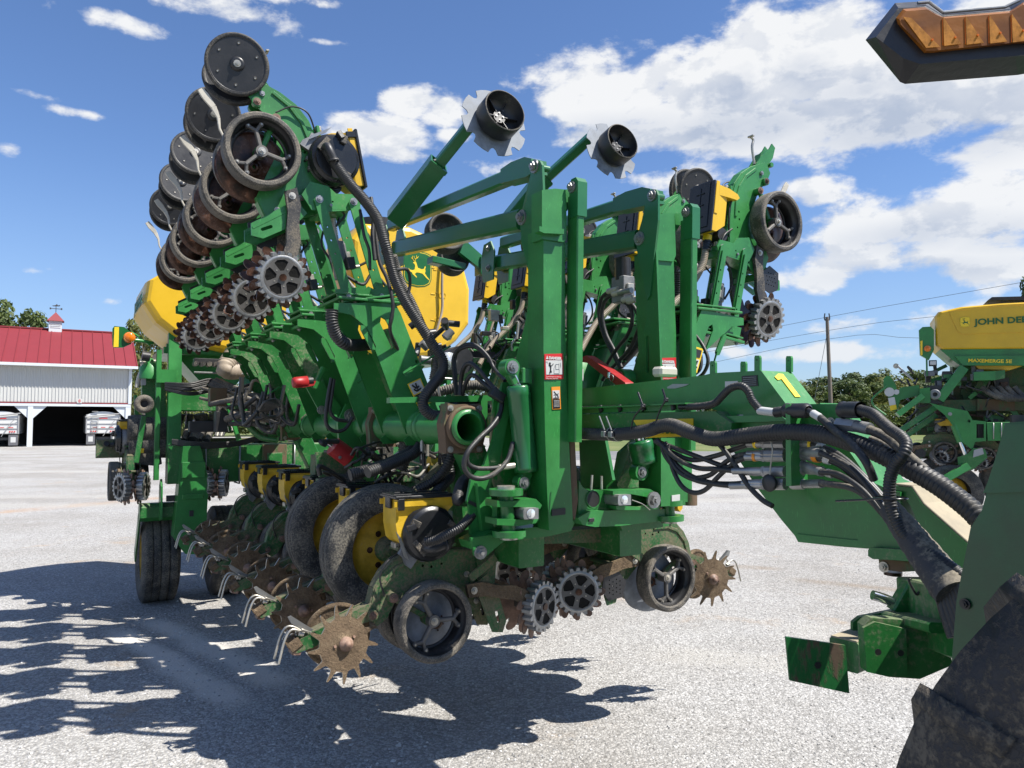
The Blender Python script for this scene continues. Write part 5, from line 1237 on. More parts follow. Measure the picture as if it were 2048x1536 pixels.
mb = MB(); plx(mb, [(1483, 752), (1514, 750), (1516, 772), (1484, 774)], 2.467, .003, 'label_black'); sp_ = plsub(mb, 'data_plate', tong)
mb = MB()
for k in range(5): mb.tube([S(1486, 755.5 + k * 3.8, x=2.465), S(1512, 754 + k * 3.8, x=2.465)], .0012, 4, 'grey_line', curve=False)
plsub(mb, 'data_lines', tong)
mb = MB(); plx(mb, [(1450, 763), (1476, 762), (1470, 780), (1450, 783)], 2.467, .003, 'label_white'); plsub(mb, 'worn_sticker', tong)
# the slanted front plate carries a painted 1
A0 = S(1522, 741, x=2.47); B0 = S(1572, 808, x=2.47); dn = (B0 - A0).normalized(); nrm = X3.cross(dn); nrm = nrm if nrm.z > 0 else -nrm
mb = MB(); w0 = .06
P = [(.10, .02), (.10, .115), (.125, .13)]
o1 = A0 + nrm * .003
def q1(u, v): return o1 + X3 * u + dn * v
L1 = (B0 - A0).length
num = [(.085, .10), (.115, .10), (.115, .80), (.083, .80), (.083, .26), (.055, .30), (.050, .20)]
mb.plate(ccw(num), o1, X3, dn * L1, .003, 'label_yellow'); plsub(mb, 'painted_number', tong)
mb = MB(); mb.box(S(1330, 752, x=2.56) + Vector((0, 0, .02)), (.12, .07, .05), 'white_plastic', ch=.012); plsub(mb, 'gps_receiver', tong)
mb = MB(); plx(mb, [(1334, 774), (1345, 768), (1378, 768), (1370, 772), (1350, 777), (1335, 777)], 2.465, .004, 'grey_line'); plsub(mb, 'scuff_strip', tong)
# hitch end: big side plate, manifold bracket, clevis casting
mb = MB(); plx(mb, [(1430, 846), (1570, 840), (1640, 806), (1655, 840), (1740, 962), (1790, 985), (1800, 1102), (1690, 1094), (1596, 1084), (1590, 1072), (1563, 1040), (1513, 974)], 2.46, .20, 'green'); hp = pl(mb, 'hitch_plate')
mb = MB(); plx(mb, [(1710, 975), (1800, 984), (1806, 1101), (1716, 1092)], 2.452, .012, 'green'); plx(mb, [(1593, 1068), (1800, 1090), (1805, 1100), (1596, 1084)], 2.452, .2, 'green'); plsub(mb, 'stiffener', hp)
mb = MB(); plx(mb, [(1571, 808), (1700, 808), (1700, 860), (1690, 862), (1600, 850), (1590, 972), (1572, 972)], 2.35, .012, 'green', holes=[]); plx(mb, [(1571, 808), (1580, 808), (1583, 972), (1572, 972)], 2.27, .09, 'green'); plsub(mb, 'manifold_bracket', hp)
mb = MB(); mb.bolt(S(1662, 845, x=2.34), NX, .012, 'zinc'); plsub(mb, 'bracket_bolt', hp)
mb = MB(); plx(mb, [(1445, 832), (1560, 830), (1575, 842), (1440, 846)], 2.42, .20, 'green'); mb.cyl(S(1488, 838, x=2.52), S(1488, 862, x=2.52), .05, 20, 'green'); mb.cyl(S(1490, 829, x=2.5), S(1490, 838, x=2.5), .035, 16, 'zinc'); plsub(mb, 'pivot_plate', hp)
mb = MB(); plx(mb, [(1735, 975), (1790, 972), (1822, 975), (1846, 1010), (1935, 1088), (1990, 1140), (1990, 1160), (1800, 1122), (1795, 1102), (1842, 1104), (1838, 1050), (1820, 1010), (1800, 985), (1740, 985)], 2.47, .16, 'green'); cs = pl(mb, 'hitch_casting')
mb = MB(); pa = PXp([(1790, 971), (1822, 975), (1846, 1010), (1935, 1088)], 2.47)
for i in range(3): mb.beam((2.55, pa[i][0], pa[i][1] + .004), (2.55, pa[i + 1][0], pa[i + 1][1] + .004), .155, .008, mat='tan_dust', ch=.002)
plsub(mb, 'dusty_top', cs)
mb = MB(); plx(mb, [(1736, 1100), (1740, 1095), (1845, 1102), (1850, 1124), (1745, 1118), (1736, 1112)], 2.42, .22, 'green_dusty'); plx(mb, [(1757, 1119), (1840, 1124), (1838, 1142), (1800, 1144), (1760, 1138)], 2.47, .12, 'rust_cast'); mb.cyl(S(1786, 1143, x=2.53), S(1786, 1150, x=2.53), .03, 12, 'rust'); mb.bolt(S(1768, 1134, x=2.468), NX, .012, 'bolt_steel'); pl(mb, 'hitch_ball_mount')
# ---- centre section: bars, transport wheels, tanks
def xbar(name, x0, x1, y, z, wy, hz, mat='green_dusty'):
    mb = MB(); mb.beam((x0, y, z), (x1, y, z), wy, hz, up=Z3, mat=mat, ch=.012); return pl(mb, name)
mainb = xbar('main_beam', .92, 4.08, 8.52, 1.47, .22, .40)
for x in (1.28, 1.62, 2.2, 3.0, 3.6):
    mb = MB(); mb.tube([(x, 8.66, 1.25), (x, 8.395, 1.25), (x, 8.395, 1.69), (x, 8.66, 1.69)], .010, 6, 'zinc', curve=False); plsub(mb, 'u_bolt', mainb)
mb = MB(); mb.box((1.98, 8.39, 1.46), (.26, .03, .40), 'rust_cast'); mb.box((1.98, 8.37, 1.5), (.16, .02, .14), 'green_dusty'); plsub(mb, 'clamp_plate', mainb)
xbar('upper_beam', .95, 4.05, 8.75, 2.12, .16, .20, 'green_dusty')
xbar('rear_beam', .30, 4.70, 9.25, 1.62, .2, .2, 'green_dirty')
for x in (.98, 4.02):
    mb = MB(); mb.beam((x, 8.5, 1.6), (x, 8.62, 2.95), .10, .13, mat='green'); pl(mb, 'tank_post')
    mb = MB(); s = 1 if x < 2.5 else -1
    mb.plate([(-.09, .0), (-.13, -.55), (-.02, -.72), (.10, -.74), (.17, -.55), (.19, .0), (.10, .36), (-.06, .36)], (x + .12 * s, 8.36, 1.30), X3, Z3, .24, 'green')
    mb.box((x + .16 * s, 8.23, 1.42), (.22, .02, .16), 'green'); mb.box((x + .16 * s, 8.23, 1.15), (.20, .02, .05), 'green'); mb.box((x + .15 * s, 8.236, .98), (.04, .01, .06), 'black'); pl(mb, 'wheel_column')
for x in (1.75, 2.35, 2.75, 3.3):
    mb = MB(); mb.beam((x, 8.75, 2.1), (x, 8.9, 2.75), .08, .10, mat='green_dusty'); pl(mb, 'tank_post')
def road_wheel(x, y):
    R, W = .49, .34; mb = MB(); h = W / 2
    pr = [(R * .56, -h * .9), (R * .62, -h * 1.02), (R * .8, -h * 1.1), (R * .93, -h * 1.0), (R * .975, -h * .9)]
    for a in (-.9, -.48, 0, .48):
        pr += [(R * .99, h * (a + .02)), (R, h * (a + .08)), (R, h * (a + .36)), (R * .99, h * (a + .42)), (R * .965, h * (a + .425)), (R * .965, h * (a + .455))]
    pr += [(R * .975, h * .92), (R * .93, h), (R * .8, h * 1.1), (R * .62, h * 1.02), (R * .56, h * .9)]
    mb.lathe(pr, (0, 0, 0), X3, 64, 'tyre', up=Z3)
    o = bpy.data.objects.new('transport_wheel', mb.mesh('transport_wheel')); COL.objects.link(o); o.parent = planter; o.location = Vector((x, y, R - .012)) + U0
    mb = MB(); mb.lathe([(R * .57, -h * .9), (R * .52, -h * .3), (R * .2, -h * .1), (.01, -h * .1)], (0, 0, 0), X3, 32, 'rim_yellow'); mb.lathe([(R * .57, h * .9), (R * .52, h * .3), (R * .2, h * .1), (.01, h * .1)], (0, 0, 0), X3, 32, 'rim_yellow'); mb.build('rim', o)
    return o
for x in (.90, 1.60, 3.40, 4.10): road_wheel(x, 8.98)
for x, s in ((.90, -1), (4.10, 1)):
    mb = MB()
    for q in (-.215, .215): mb.beam((x + q, 8.62, .92), (x + q, 9.0, .47), .016, .14, up=Y3, mat='green_dusty'); 
    mb.beam((x - .22, 8.60, .98), (x + .22, 8.60, .98), .18, .18, mat='green_dusty', ch=.04)
    for q in (-.03, .26): mb.plate([(-.10, -.08), (.10, -.12), (.08, .25), (.0, .32), (-.08, .25)], (x + q, 8.50, 1.0), Y3, Z3, .02, 'green')
    mb.beam((x + .02, 8.48, 1.12), (x + .24, 8.48, 1.12), .05, .06, mat='black'); pl(mb, 'wheel_fork')
for k in range(6):
    x = .60 + k * .762
    row_unit(planter, umat(Vector((x, 9.02, 1.28)) + U0, (1, 0), (0, 1)) @ Matrix.Rotation(-pi / 2, 4, 'Z'), 'lo', arms=False, spiked=True, label='muddy row unit on the rear centre beam, ' + ['leftmost', 'second', 'third', 'fourth', 'fifth', 'rightmost'][k])
# tanks
def tank(mir):
    f = (lambda x: 5.0 - x) if mir else (lambda x: x)
    prof = [(2.86, 2.86), (2.86, 4.10), (3.02, 4.30), (3.60, 4.34), (4.06, 4.20), (4.38, 3.92), (4.47, 3.62), (4.46, 3.16), (4.28, 2.93), (4.02, 2.72), (3.40, 2.62), (3.0, 2.70)]
    if mir: prof = [(2.86, 2.86), (2.86, 3.95), (3.3, 4.02), (3.75, 3.80), (4.10, 3.52), (4.31, 3.36), (4.34, 3.12), (4.22, 2.93), (3.95, 2.72), (3.4, 2.62), (3.0, 2.70)]
    cx, cz = 3.66, 3.5
    rings = []
    for y, s in ((8.50, .86), (8.50, .90), (8.515, .945), (8.56, .98), (8.66, 1.0), (9.75, 1.0), (9.9, .94)):
        rings.append([(f(cx + (x - cx) * s), y, cz + (z - cz) * s) for x, z in prof])
    mb = MB(); n = len(prof); vs = [p for r in rings for p in r]; fs = []
    for i in range(len(rings) - 1):
        for k in range(n):
            q = [i * n + k, i * n + (k + 1) % n, (i + 1) * n + (k + 1) % n, (i + 1) * n + k]; fs.append(q if not mir else q[::-1])
    e = list(range(n)); fs.append(e[::-1] if not mir else e); fs.append([i + (len(rings) - 1) * n for i in (e if not mir else e[::-1])])
    mb.add(vs, fs, 'yellow')
    t = pl(mb, 'seed_tank')
    mb = MB(); mb.box((f(3.5), 9.2, 2.66), (1.25, 1.2, .07), 'green'); mb.beam((f(2.95), 8.62, 2.68), (f(4.1), 8.62, 2.68), .05, .10, mat='green')
    mb.plate(ccw([(f(3.1), 2.66), (f(4.0), 2.66), (f(3.7), 2.32), (f(3.35), 2.32)]), (0, 9.2, 0), X3, Z3, .7, 'green'); pl(mb, 'tank_cradle')
    mb = MB(); mb.cyl((f(3.35), 8.9, 4.33), (f(3.35), 8.9, 4.42), .3, 24, 'black'); plsub(mb, 'tank_lid', t)
    return t
T1 = tank(True); T2 = tank(False)
# leaping-deer shield on the right-hand tank
def deer(parent, O, ax, ay, s, bg, fg, y0=0.0):
    O = Vector(O); ax = Vector(ax); ay = Vector(ay)
    sh = [(-.5, .34), (-.46, .50), (-.3, .56), (0, .59), (.3, .56), (.46, .50), (.5, .34), (.48, -.30), (.42, -.46), (.26, -.55), (0, -.59), (-.26, -.55), (-.42, -.46), (-.48, -.30)]
    d = [(-.10, .10), (-.13, .17), (-.19, .20), (-.14, .245), (-.10, .27), (-.07, .24), (-.03, .14), (.00, .04), (.16, .0), (.24, .03), (.27, .12), (.31, .11), (.28, .02), (.30, -.05), (.27, -.13), (.36, -.25), (.44, -.33), (.45, -.37), (.33, -.29), (.18, -.15), (.06, -.13), (-.04, -.13), (-.12, -.19), (-.03, -.29), (-.05, -.32), (-.20, -.20), (-.22, -.15), (-.30, -.11), (-.36, -.05), (-.34, .00), (-.32, -.05), (-.20, -.07), (-.12, -.03)]
    nn = ax.cross(ay).normalized()
    mb = MB(); mb.plate([(x * s * 1.10, y * s * 1.08) for x, y in sh], O, ax, ay, .002, bg, t0=.0); mb.plate([(x * s * 1.04, y * s * 1.02) for x, y in sh], O, ax, ay, .0015, fg, t0=.0025); mb.plate([(x * s, y * s * .985) for x, y in sh], O, ax, ay, .0015, bg, t0=.0045)
    o = parent[1](mb, 'brand_shield', parent[0])
    mb = MB(); mb.plate(ccw([(x * s * .98, y * s * .98) for x, y in d]), O, ax, ay, .0015, fg, t0=.0065)
    o2 = O + nn * .007
    for pts in (((-.10, .25), (-.09, .33), (-.02, .38), (.02, .44)), ((-.08, .32), (-.14, .38), (-.15, .44)), ((-.04, .36), (-.06, .42), (-.05, .47)), ((-.12, .25), (-.19, .31), (-.21, .38), (-.20, .43)), ((-.19, .32), (-.25, .36))):
        mb.tube([o2 + ax * x * s + ay * y * s for x, y in pts], s * .013, 4, fg, n=3)
    parent[1](mb, 'deer_emblem', o)
    return o
c = S(835, 538, y=8.50)
deer((T2, plsub), c + NY * .002, X3, Z3, .355, 'decal_green', 'label_yellow')
for (px, py, s) in ((872, 640, '400'), (876, 590, '300'), (872, 535, 'LITERS')):
    a = S(px - 6, py + 5, y=8.497); text_mesh(s, .105, 'yellow', a + U0, X3, Z3, T2, 'moulded_text', .003)
mb = MB()
for px, py in ((774, 535), (774, 588), (776, 613), (776, 640), (866, 535), (866, 588), (866, 640)): a = S(px, py, y=8.497); mb.box(a, (.06, .008, .012), 'yellow')
plsub(mb, 'level_marks', T2)
mb = MB(); mb.tube([S(886, 512, y=8.46), S(884, 570, y=8.45), S(884, 620, y=8.45), S(872, 665, y=8.44)], .017, 8, 'hose_tan'); pl(mb, 'sight_tube')
a = W2L(0, 0); x0 = 5 - 4.465
text_mesh('JOHN DEERE', .17, 'decal_green', Vector((.654, 9.5, 3.13)) + U0, -Y3, Z3, T1, 'brand_lettering', .002)
# marker lamp board on the far left end
mb = MB(); ply(mb, [(229, 652), (248, 654), (262, 664), (266, 680), (262, 688), (246, 695), (227, 695), (225, 690), (225, 657)], 8.60, .03, 'decal_green'); bd = pl(mb, 'lamp_board')
mb = MB(); ply(mb, [(229, 654), (238, 654), (237, 694), (227, 694)], 8.592, .005, 'label_yellow'); plsub(mb, 'reflective_strip', bd)
c = S(259, 675, y=8.59); mb = MB(); mb.lathe([(0, -.03), (.04, -.026), (.055, -.01), (.058, .02)], c, Y3, 20, 'amber'); plsub(mb, 'amber_lamp', bd)
mb = MB(); mb.tube([S(262, 680, y=8.63), S(285, 682, y=8.65), S(305, 686, y=8.7)], .02, 8, 'green', n=3); mb.tube([S(262, 665, y=8.63), S(275, 672, y=8.65), S(300, 690, y=8.7)], .012, 6, 'green'); pl(mb, 'lamp_bracket')
# left end clutter of the centre section
mb = MB(); c = S(288, 808, y=8.42); mb.lathe([(.035, -.03), (.05, -.05), (.088, -.045), (.094, 0), (.088, .05), (.035, .04)], c, Y3, 28, 'rubber_worn'); mb.cyl(c, c + Y3 * .1, .04, 12, 'black'); pl(mb, 'idler_roller')
mb = MB(); ply(mb, [(283, 744), (292, 744), (292, 770), (283, 770)], 8.55, .1, 'grey_line'); ply(mb, [(313, 739), (353, 739), (353, 765), (313, 765)], 8.45, .3, 'green'); pl(mb, 'junction_box')
mb = MB(); ply(mb, [(284, 752), (330, 752), (335, 860), (296, 850), (284, 800)], 8.72, .10, 'green_dusty'); ply(mb, [(268, 790), (275, 790), (278, 850), (270, 850)], 8.8, .05, 'green'); pl(mb, 'end_plate')
mb = MB(); ply(mb, [(267, 900), (320, 895), (324, 928), (312, 932), (268, 928)], 8.7, .12, 'black_dusty'); ply(mb, [(278, 896), (288, 896), (287, 906), (278, 906)], 8.68, .02, 'label_yellow'); pl(mb, 'end_weight')
mb = MB(); mb.beam(S(288, 832, y=8.5), S(272, 925, y=8.5), .02, .05, mat='green_dusty'); pl(mb, 'end_strut'); mb = MB(); mb.beam(S(318, 700, y=8.5), S(312, 960, y=8.5), .05, .05, mat='green'); pl(mb, 'end_strut'); mb = MB(); mb.beam(S(300, 850, y=8.9), S(303, 900, y=8.9), .09, .09, mat='tyre'); pl(mb, 'end_strut')
mb = MB(); a = S(300, 735, y=8.6); mb.lathe([(0, .1), (.03, .09), (.05, .05), (.10, .0), (.105, -.12)], a, Z3, 16, 'green'); mb.tube([S(284, 718, y=8.6), S(286, 735, y=8.6), S(278, 755, y=8.6), S(274, 775, y=8.6)], .022, 8, 'white_plastic'); mb.cyl(S(280, 725, y=8.6), S(318, 722, y=8.6), .02, 8, 'bolt_steel'); mb.cyl(S(284, 712, y=8.5), S(300, 714, y=8.5), .05, 12, 'black'); pl(mb, 'vacuum_fitting')
mb = MB(); mb.lathe([(0, -.22), (.14, -.22), (.15, -.15), (.15, .15), (.14, .22)], S(302, 858, y=8.8), X3, 24, 'tyre'); mb.lathe([(0, -.22), (.12, -.22), (.13, .2)], S(304, 892, y=8.8), X3, 24, 'tyre'); pl(mb, 'drive_wheel')
mb = MB()
for k in range(9):
    pass
mb.box((1.9, 8.1, 2.52), (1.6, .10, .05), 'black')
for k in range(26): mb.cyl((1.12 + k * .062, 8.04, 2.49), (1.12 + k * .062, 8.16, 2.49), .026, 8, 'black_dusty')
mb.beam((1.1, 8.05, 2.40), (2.7, 8.05, 2.40), .02, .02, mat='zinc'); pl(mb, 'conveyor_rail')
mb = MB(); mb.tube([S(480, 690, y=8.25), S(462, 715, y=8.1), S(450, 738, y=8.0), S(470, 742, y=8.1), S(492, 735, y=8.3)], .085, 14, 'hose_tan', rib=.035, ribd=.06); pl(mb, 'fan_duct')
r = random.Random(9)
def hose(pts, rad, mat='hose', name='hose', rib=None, seg=8, ribd=.10, par=None, **k):
    mb = MB(); mb.tube([S(p[0], p[1], y=p[2]) if p[3:] != ('x',) else S(p[0], p[1], x=p[2]) for p in pts], rad, seg, mat, rib=rib, ribd=ribd, **k); return pl(mb, name)
def hx(pts, rad, mat='hose', name='hose', rib=None, seg=8, ribd=.10, n=6):
    """hose through pixels given with their x plane"""
    mb = MB(); mb.tube([S(p[0], p[1], x=p[2]) for p in pts], rad, seg, mat, rib=rib, ribd=ribd, n=n); return pl(mb, name)
for i in range(9):
    j = r.uniform(-10, 10); hose([(420 + i * 3, 770 + j, 8.3), (470, 790 + j * 1.5, 8.1), (520, 808 + j, 8.0), (560, 815 + j * 1.4, 7.9), (600, 800 + j, 8.2)], .028, 'hose_dusty', 'seed_line')
for i in range(8):
    j = r.uniform(-16, 16); hose([(330, 775 + j * .6, 8.4), (380, 782 + j, 8.3), (430, 775 + j, 8.4), (480, 790 - j, 8.3)], .012, 'hose', 'cable')
for i in range(7):
    j = i * 3; hose([(344, 880 + j * .4, 8.36), (400, 886 + j * .5, 8.3), (470, 884 + j * .4, 8.32), (520, 872 + j * .4, 8.3), (570, 862 + j, 8.2)], .013, 'hose', 'hydraulic_line')
for px in (365, 380, 398, 410, 425): hose([(px, 828, 8.9), (px - 3 + r.uniform(-6, 6), 850, 8.9), (px - 12, 882, 8.6)], .035 if px != 398 else .06, 'hose_dusty', 'drop_hose')
mb = MB(); mb.beam(S(452, 800, y=7.9), S(478, 880, y=8.0), .02, .06, mat='green'); pl(mb, 'strut'); mb = MB(); mb.beam(S(455, 830, y=9.2), S(463, 862, y=9.2), .06, .06, mat='green'); pl(mb, 'strut')
hose([(466, 792, 7.8), (490, 840, 7.75), (520, 872, 7.7), (555, 880, 7.6)], .035, 'green_dusty', 'brace_tube')
for i in range(5): hose([(430 + i * 4, 872, 8.7), (438 + i * 5, 845 - i * 3, 8.8), (455 + i * 2, 838, 8.8), (465, 862, 8.7)], .013, 'white_plastic' if i % 2 else 'hose', 'hydraulic_line')
# ---- knuckle plates and loops round the left wing pipe
mb = MB(); mb.plate([(-.14, -.20), (.02, -.24), (.12, -.10), (.14, .10), (.06, .16), (-.10, .15), (-.16, .02)], (1.77, 5.05, 1.88), X3, Z3, .03, 'green'); mb.bolt((1.70, 5.03, 1.95), NY, .03, 'zinc'); pl(mb, 'knuckle_plate')
mb = MB(); mb.plate(ccw(PYp([(612, 775), (640, 760), (682, 815), (676, 830), (640, 826)], 5.2)), (0, 5.2, 0), X3, Z3, .02, 'green'); mb.bolt(S(643, 820, y=5.18), NY, .02, 'zinc'); pl(mb, 'knuckle_plate')
mb = MB(); ply(mb, [(632, 905), (660, 905), (680, 895), (735, 940), (735, 958), (640, 955), (634, 930)], 4.9, .03, 'green_dirty'); pl(mb, 'knuckle_plate')
def red_stop(cpx, d, L, w, name):
    mb = MB(); c = S(*cpx[:2], y=cpx[2]); d = Vector(d).normalized(); mb.beam(c - d * L / 2, c + d * L / 2, w, w * .95, up=Y3, mat='red', ch=w * .3); mb.cyl(c + d * L / 2, c + d * (L / 2 + .004), w * .3, 12, 'black'); return pl(mb, name)
mb = MB(); a = S(585, 766, y=4.95); b = S(612, 763, y=4.95); mb.lathe([(0, 0), (.030, 0), (.036, .015), (.037, .03), (.036, .10), (.028, .10), (.025, .04)], a, (b - a), 12, 'red'); mb.plate([(.06, -.038), (.15, -.032), (.17, -.008), (.13, .0), (.07, -.014)], a, (b - a).normalized(), Z3, .045, 'red'); mb.cyl(b, b + (b - a) * .5, .03, 10, 'black'); mb.beam(b + (b - a) * .6 + Vector((0, 0, -.05)), b + (b - a) * 1.3 + Vector((0, 0, .08)), .05, .03, mat='green'); pl(mb, 'red_safety_stop')
mb = MB(); a = S(666, 892, y=4.75); b = S(699, 916, y=4.75); mb.cyl(a, b, .062, 20, 'red'); mb.cyl(a - (b - a) * .5, a, .02, 10, 'chrome'); mb.cyl(b, b + (b - a) * 1.6, .055, 18, 'green_dusty'); mb.bolt(S(680, 915, y=4.68), NY, .007, 'zinc'); pl(mb, 'wing_lift_cylinder')
for (x, y0, pts) in ((0, 0, [(663, 756), (655, 800), (652, 845), (668, 862), (690, 858), (705, 835)]), (0, 0, [(668, 758), (662, 800), (660, 822), (672, 838), (695, 842)])): hose([(a, b, 4.6) for a, b in pts], .012, 'hose', 'hydraulic_line')
for k, (u0, v0) in enumerate(((700, 630), (655, 755), (600, 770), (540, 790))):
    y = 4.05 + k * .762
    mb = MB(); 
    if k == 0: mb.cyl(S(807, 747, y=3.95), S(901, 692, y=3.9), .006, 7, 'green'); mb.beam(S(809, 748, y=3.96), S(825, 737, y=3.96), .004, .03, mat='green')
    elif k == 1: mb.cyl(S(716, 764, y=4.85), S(745, 748, y=4.85), .007, 7, 'green')
    elif k == 2: mb.cyl(S(640, 766, y=5.6), S(665, 752, y=5.6), .007, 7, 'green')
    else: mb.cyl(S(542, 785, y=6.2), S(560, 774, y=6.2), .008, 7, 'green')
    pl(mb, 'support_rod')
# caution decal on the nearest arm plate
y = 4.078; mb = MB(); ply(mb, [(815, 768), (841, 756), (862, 805), (838, 817)], y, .003, 'label_yellow'); dd = pl(mb, 'caution_label')
mb = MB(); ply(mb, [(818, 769), (840, 759), (849, 779), (828, 790)], y - .003, .002, 'label_white'); ply(mb, [(829, 792), (850, 781), (853, 788), (838, 813)], y - .003, .002, 'label_black'); plsub(mb, 'label_panel', dd)
mb = MB(); P = lambda a, b: S(a, b, y=y - .006)
for sg in (((824, 770), (832, 776), (838, 772)), ((828, 778), (834, 782), (842, 776)), ((831, 766), (836, 780))): mb.tube([P(*q) for q in sg], .005, 4, 'label_black', n=2)
plsub(mb, 'pictogram', dd)
# caution decal on the far right arm (yellow, tilted)
y = 3.34; mb = MB(); ply(mb, [(1388, 692), (1407, 698), (1394, 746), (1376, 735)], y, .003, 'label_yellow'); dd = pl(mb, 'caution_label')
mb = MB(); ply(mb, [(1391, 697), (1404, 701), (1400, 716), (1387, 713)], y - .003, .002, 'label_black'); ply(mb, [(1386, 716), (1399, 720), (1393, 741), (1380, 733)], y - .003, .002, 'label_white'); plsub(mb, 'label_panel', dd)
mb = MB(); mb.tube([S(1384, 731, y=y - .006), S(1393, 735, y=y - .006)], .008, 4, 'label_black'); mb.tube([S(1386, 724, y=y - .006), S(1392, 728, y=y - .006), S(1395, 722, y=y - .006)], .006, 4, 'label_black'); plsub(mb, 'pictogram', dd)

# ---- fold cylinders, hinge blocks and the lower front frame
def cylinder(px_top, px_bot, y, rad, eye_top, eye_bot):
    mb = MB(); a = S(*px_top, y=y); b = S(*px_bot, y=y); d = (b - a).normalized()
    mb.lathe([(0, 0), (rad * .9, 0), (rad, .01), (rad, .05), (rad * .97, .055), (rad * .97, (b - a).length - .03), (rad, (b - a).length - .025), (rad, (b - a).length), (0, (b - a).length)], a, d, 28, 'green_clean')
    o = pl(mb, 'fold_cylinder')
    mb = MB(); e = S(*eye_top, y=y); mb.cyl(a, e, rad * .42, 14, 'chrome'); mb.cyl(e - Y3 * .035, e + Y3 * .035, rad * .72, 20, 'green'); mb.bolt(e - Y3 * .035, NY, .022, 'zinc'); mb.beam(e, e + (a - e) * .8, .07, .05, up=Y3, mat='green'); mb.box(a + Vector((.03, -.02, .05)), (.06, .05, .08), 'green'); plsub(mb, 'top_eye', o)
    mb = MB(); e = S(*eye_bot, y=y); mb.beam(b, e, .06, .05, up=Y3, mat='green'); mb.cyl(e - Y3 * .03, e + Y3 * .03, rad * .62, 18, 'green'); mb.bolt(e - Y3 * .03, NY, .020, 'zinc'); plsub(mb, 'bottom_eye', o)
cylinder((1036, 771), (1053, 943), 3.32, .062, (1018, 735), (1042, 965))
cylinder((1280, 880), (1290, 925), 3.30, .075, (1278, 850), (1277, 944))
# the right-hand lug near the red prop
mb = MB(); c = S(1246, 757, x=2.75); mb.cyl(c - X3 * .03, c + X3 * .05, .055, 22, 'green'); mb.lathe([(.030, 0), (.040, -.004), (.042, .01)], c - X3 * .034, X3, 20, 'red'); mb.bolt(c - X3 * .032, NX, .018, 'bolt_steel'); mb.beam(c, S(1262, 800, x=2.78), .06, .08, mat='green'); pl(mb, 'lift_lug')
mb = MB(); plx(mb, [(1160, 716), (1172, 711), (1215, 740), (1250, 765), (1254, 776), (1236, 772), (1200, 746), (1175, 726), (1163, 724)], 2.62, .06, 'red'); a = S(1218, 745, x=2.615); mb.cyl(a, a + Vector((0, 0, -.03)), .010, 8, 'chrome'); mb.lathe([(.018, 0), (.020, .003), (.018, .006)], S(1222, 756, x=2.61), X3, 16, 'zinc', closed=True); pl(mb, 'red_prop_stand')
mb = MB(); plx(mb, [(1026, 750), (1040, 748), (1058, 768), (1058, 772), (1020, 770), (1012, 760)], 2.2 - .02, .03, 'red'); pl(mb, 'red_prop_stand')
mb = MB(); c = S(1176, 772, y=4.3); mb.lathe([(0, 0), (.20, 0), (.21, .02), (.21, .25)], c, Y3, 36, 'green'); pl(mb, 'fan_housing')
mb = MB(); ply(mb, [(1157, 738), (1167, 738), (1167, 762), (1157, 762)], 4.29, .004, 'label_white'); pl(mb, 'fan_label')
mb = MB(); ply(mb, [(1048, 775), (1066, 774), (1066, 806), (1050, 806)], 3.6, .02, 'label_white'); pl(mb, 'cylinder_label')
# sunlit soil-caked wing end plate behind the cylinder
mb = MB(); ply(mb, [(988, 790), (1010, 768), (1090, 768), (1096, 1020), (1004, 1010), (986, 962), (982, 880)], 3.43, .02, 'green_caked'); pl(mb, 'wing_end_plate')
mb = MB(); ply(mb, [(1005, 765), (1022, 763), (1024, 800), (1012, 860), (1000, 920), (984, 958), (980, 1000), (986, 1065), (942, 1084), (938, 1010), (934, 1003), (942, 960), (968, 930), (986, 880), (996, 830)], 3.40, .02, 'green', holes=[ccw([(0, 0)])] if False else ()); ply(mb, [(955, 967), (982, 990), (988, 1062), (965, 1062), (958, 1000)], 3.36, .035, 'green'); mb.beam(S(937, 1003, y=3.395), S(955, 1012, y=3.395), .002, .018, mat='black'); pl(mb, 'hinge_post')
mb = MB(); ply(mb, [(780, 795), (990, 790), (990, 800), (975, 802), (975, 870), (965, 870), (962, 803), (780, 806)], 3.75, .05, 'green'); pl(mb, 'top_channel')
mb = MB(); ply(mb, [(942, 1084), (986, 1062), (1098, 1052), (1143, 1040), (1150, 1044), (1142, 1062), (1100, 1072), (1010, 1082), (948, 1100)], 3.30, .14, 'green'); ply(mb, [(942, 1076), (1005, 1066), (1012, 1078), (978, 1108), (966, 1118), (950, 1112)], 3.28, .02, 'green'); mb.bolt(S(961, 1105, y=3.275), NY, .022, 'zinc'); pl(mb, 'front_cross_beam')
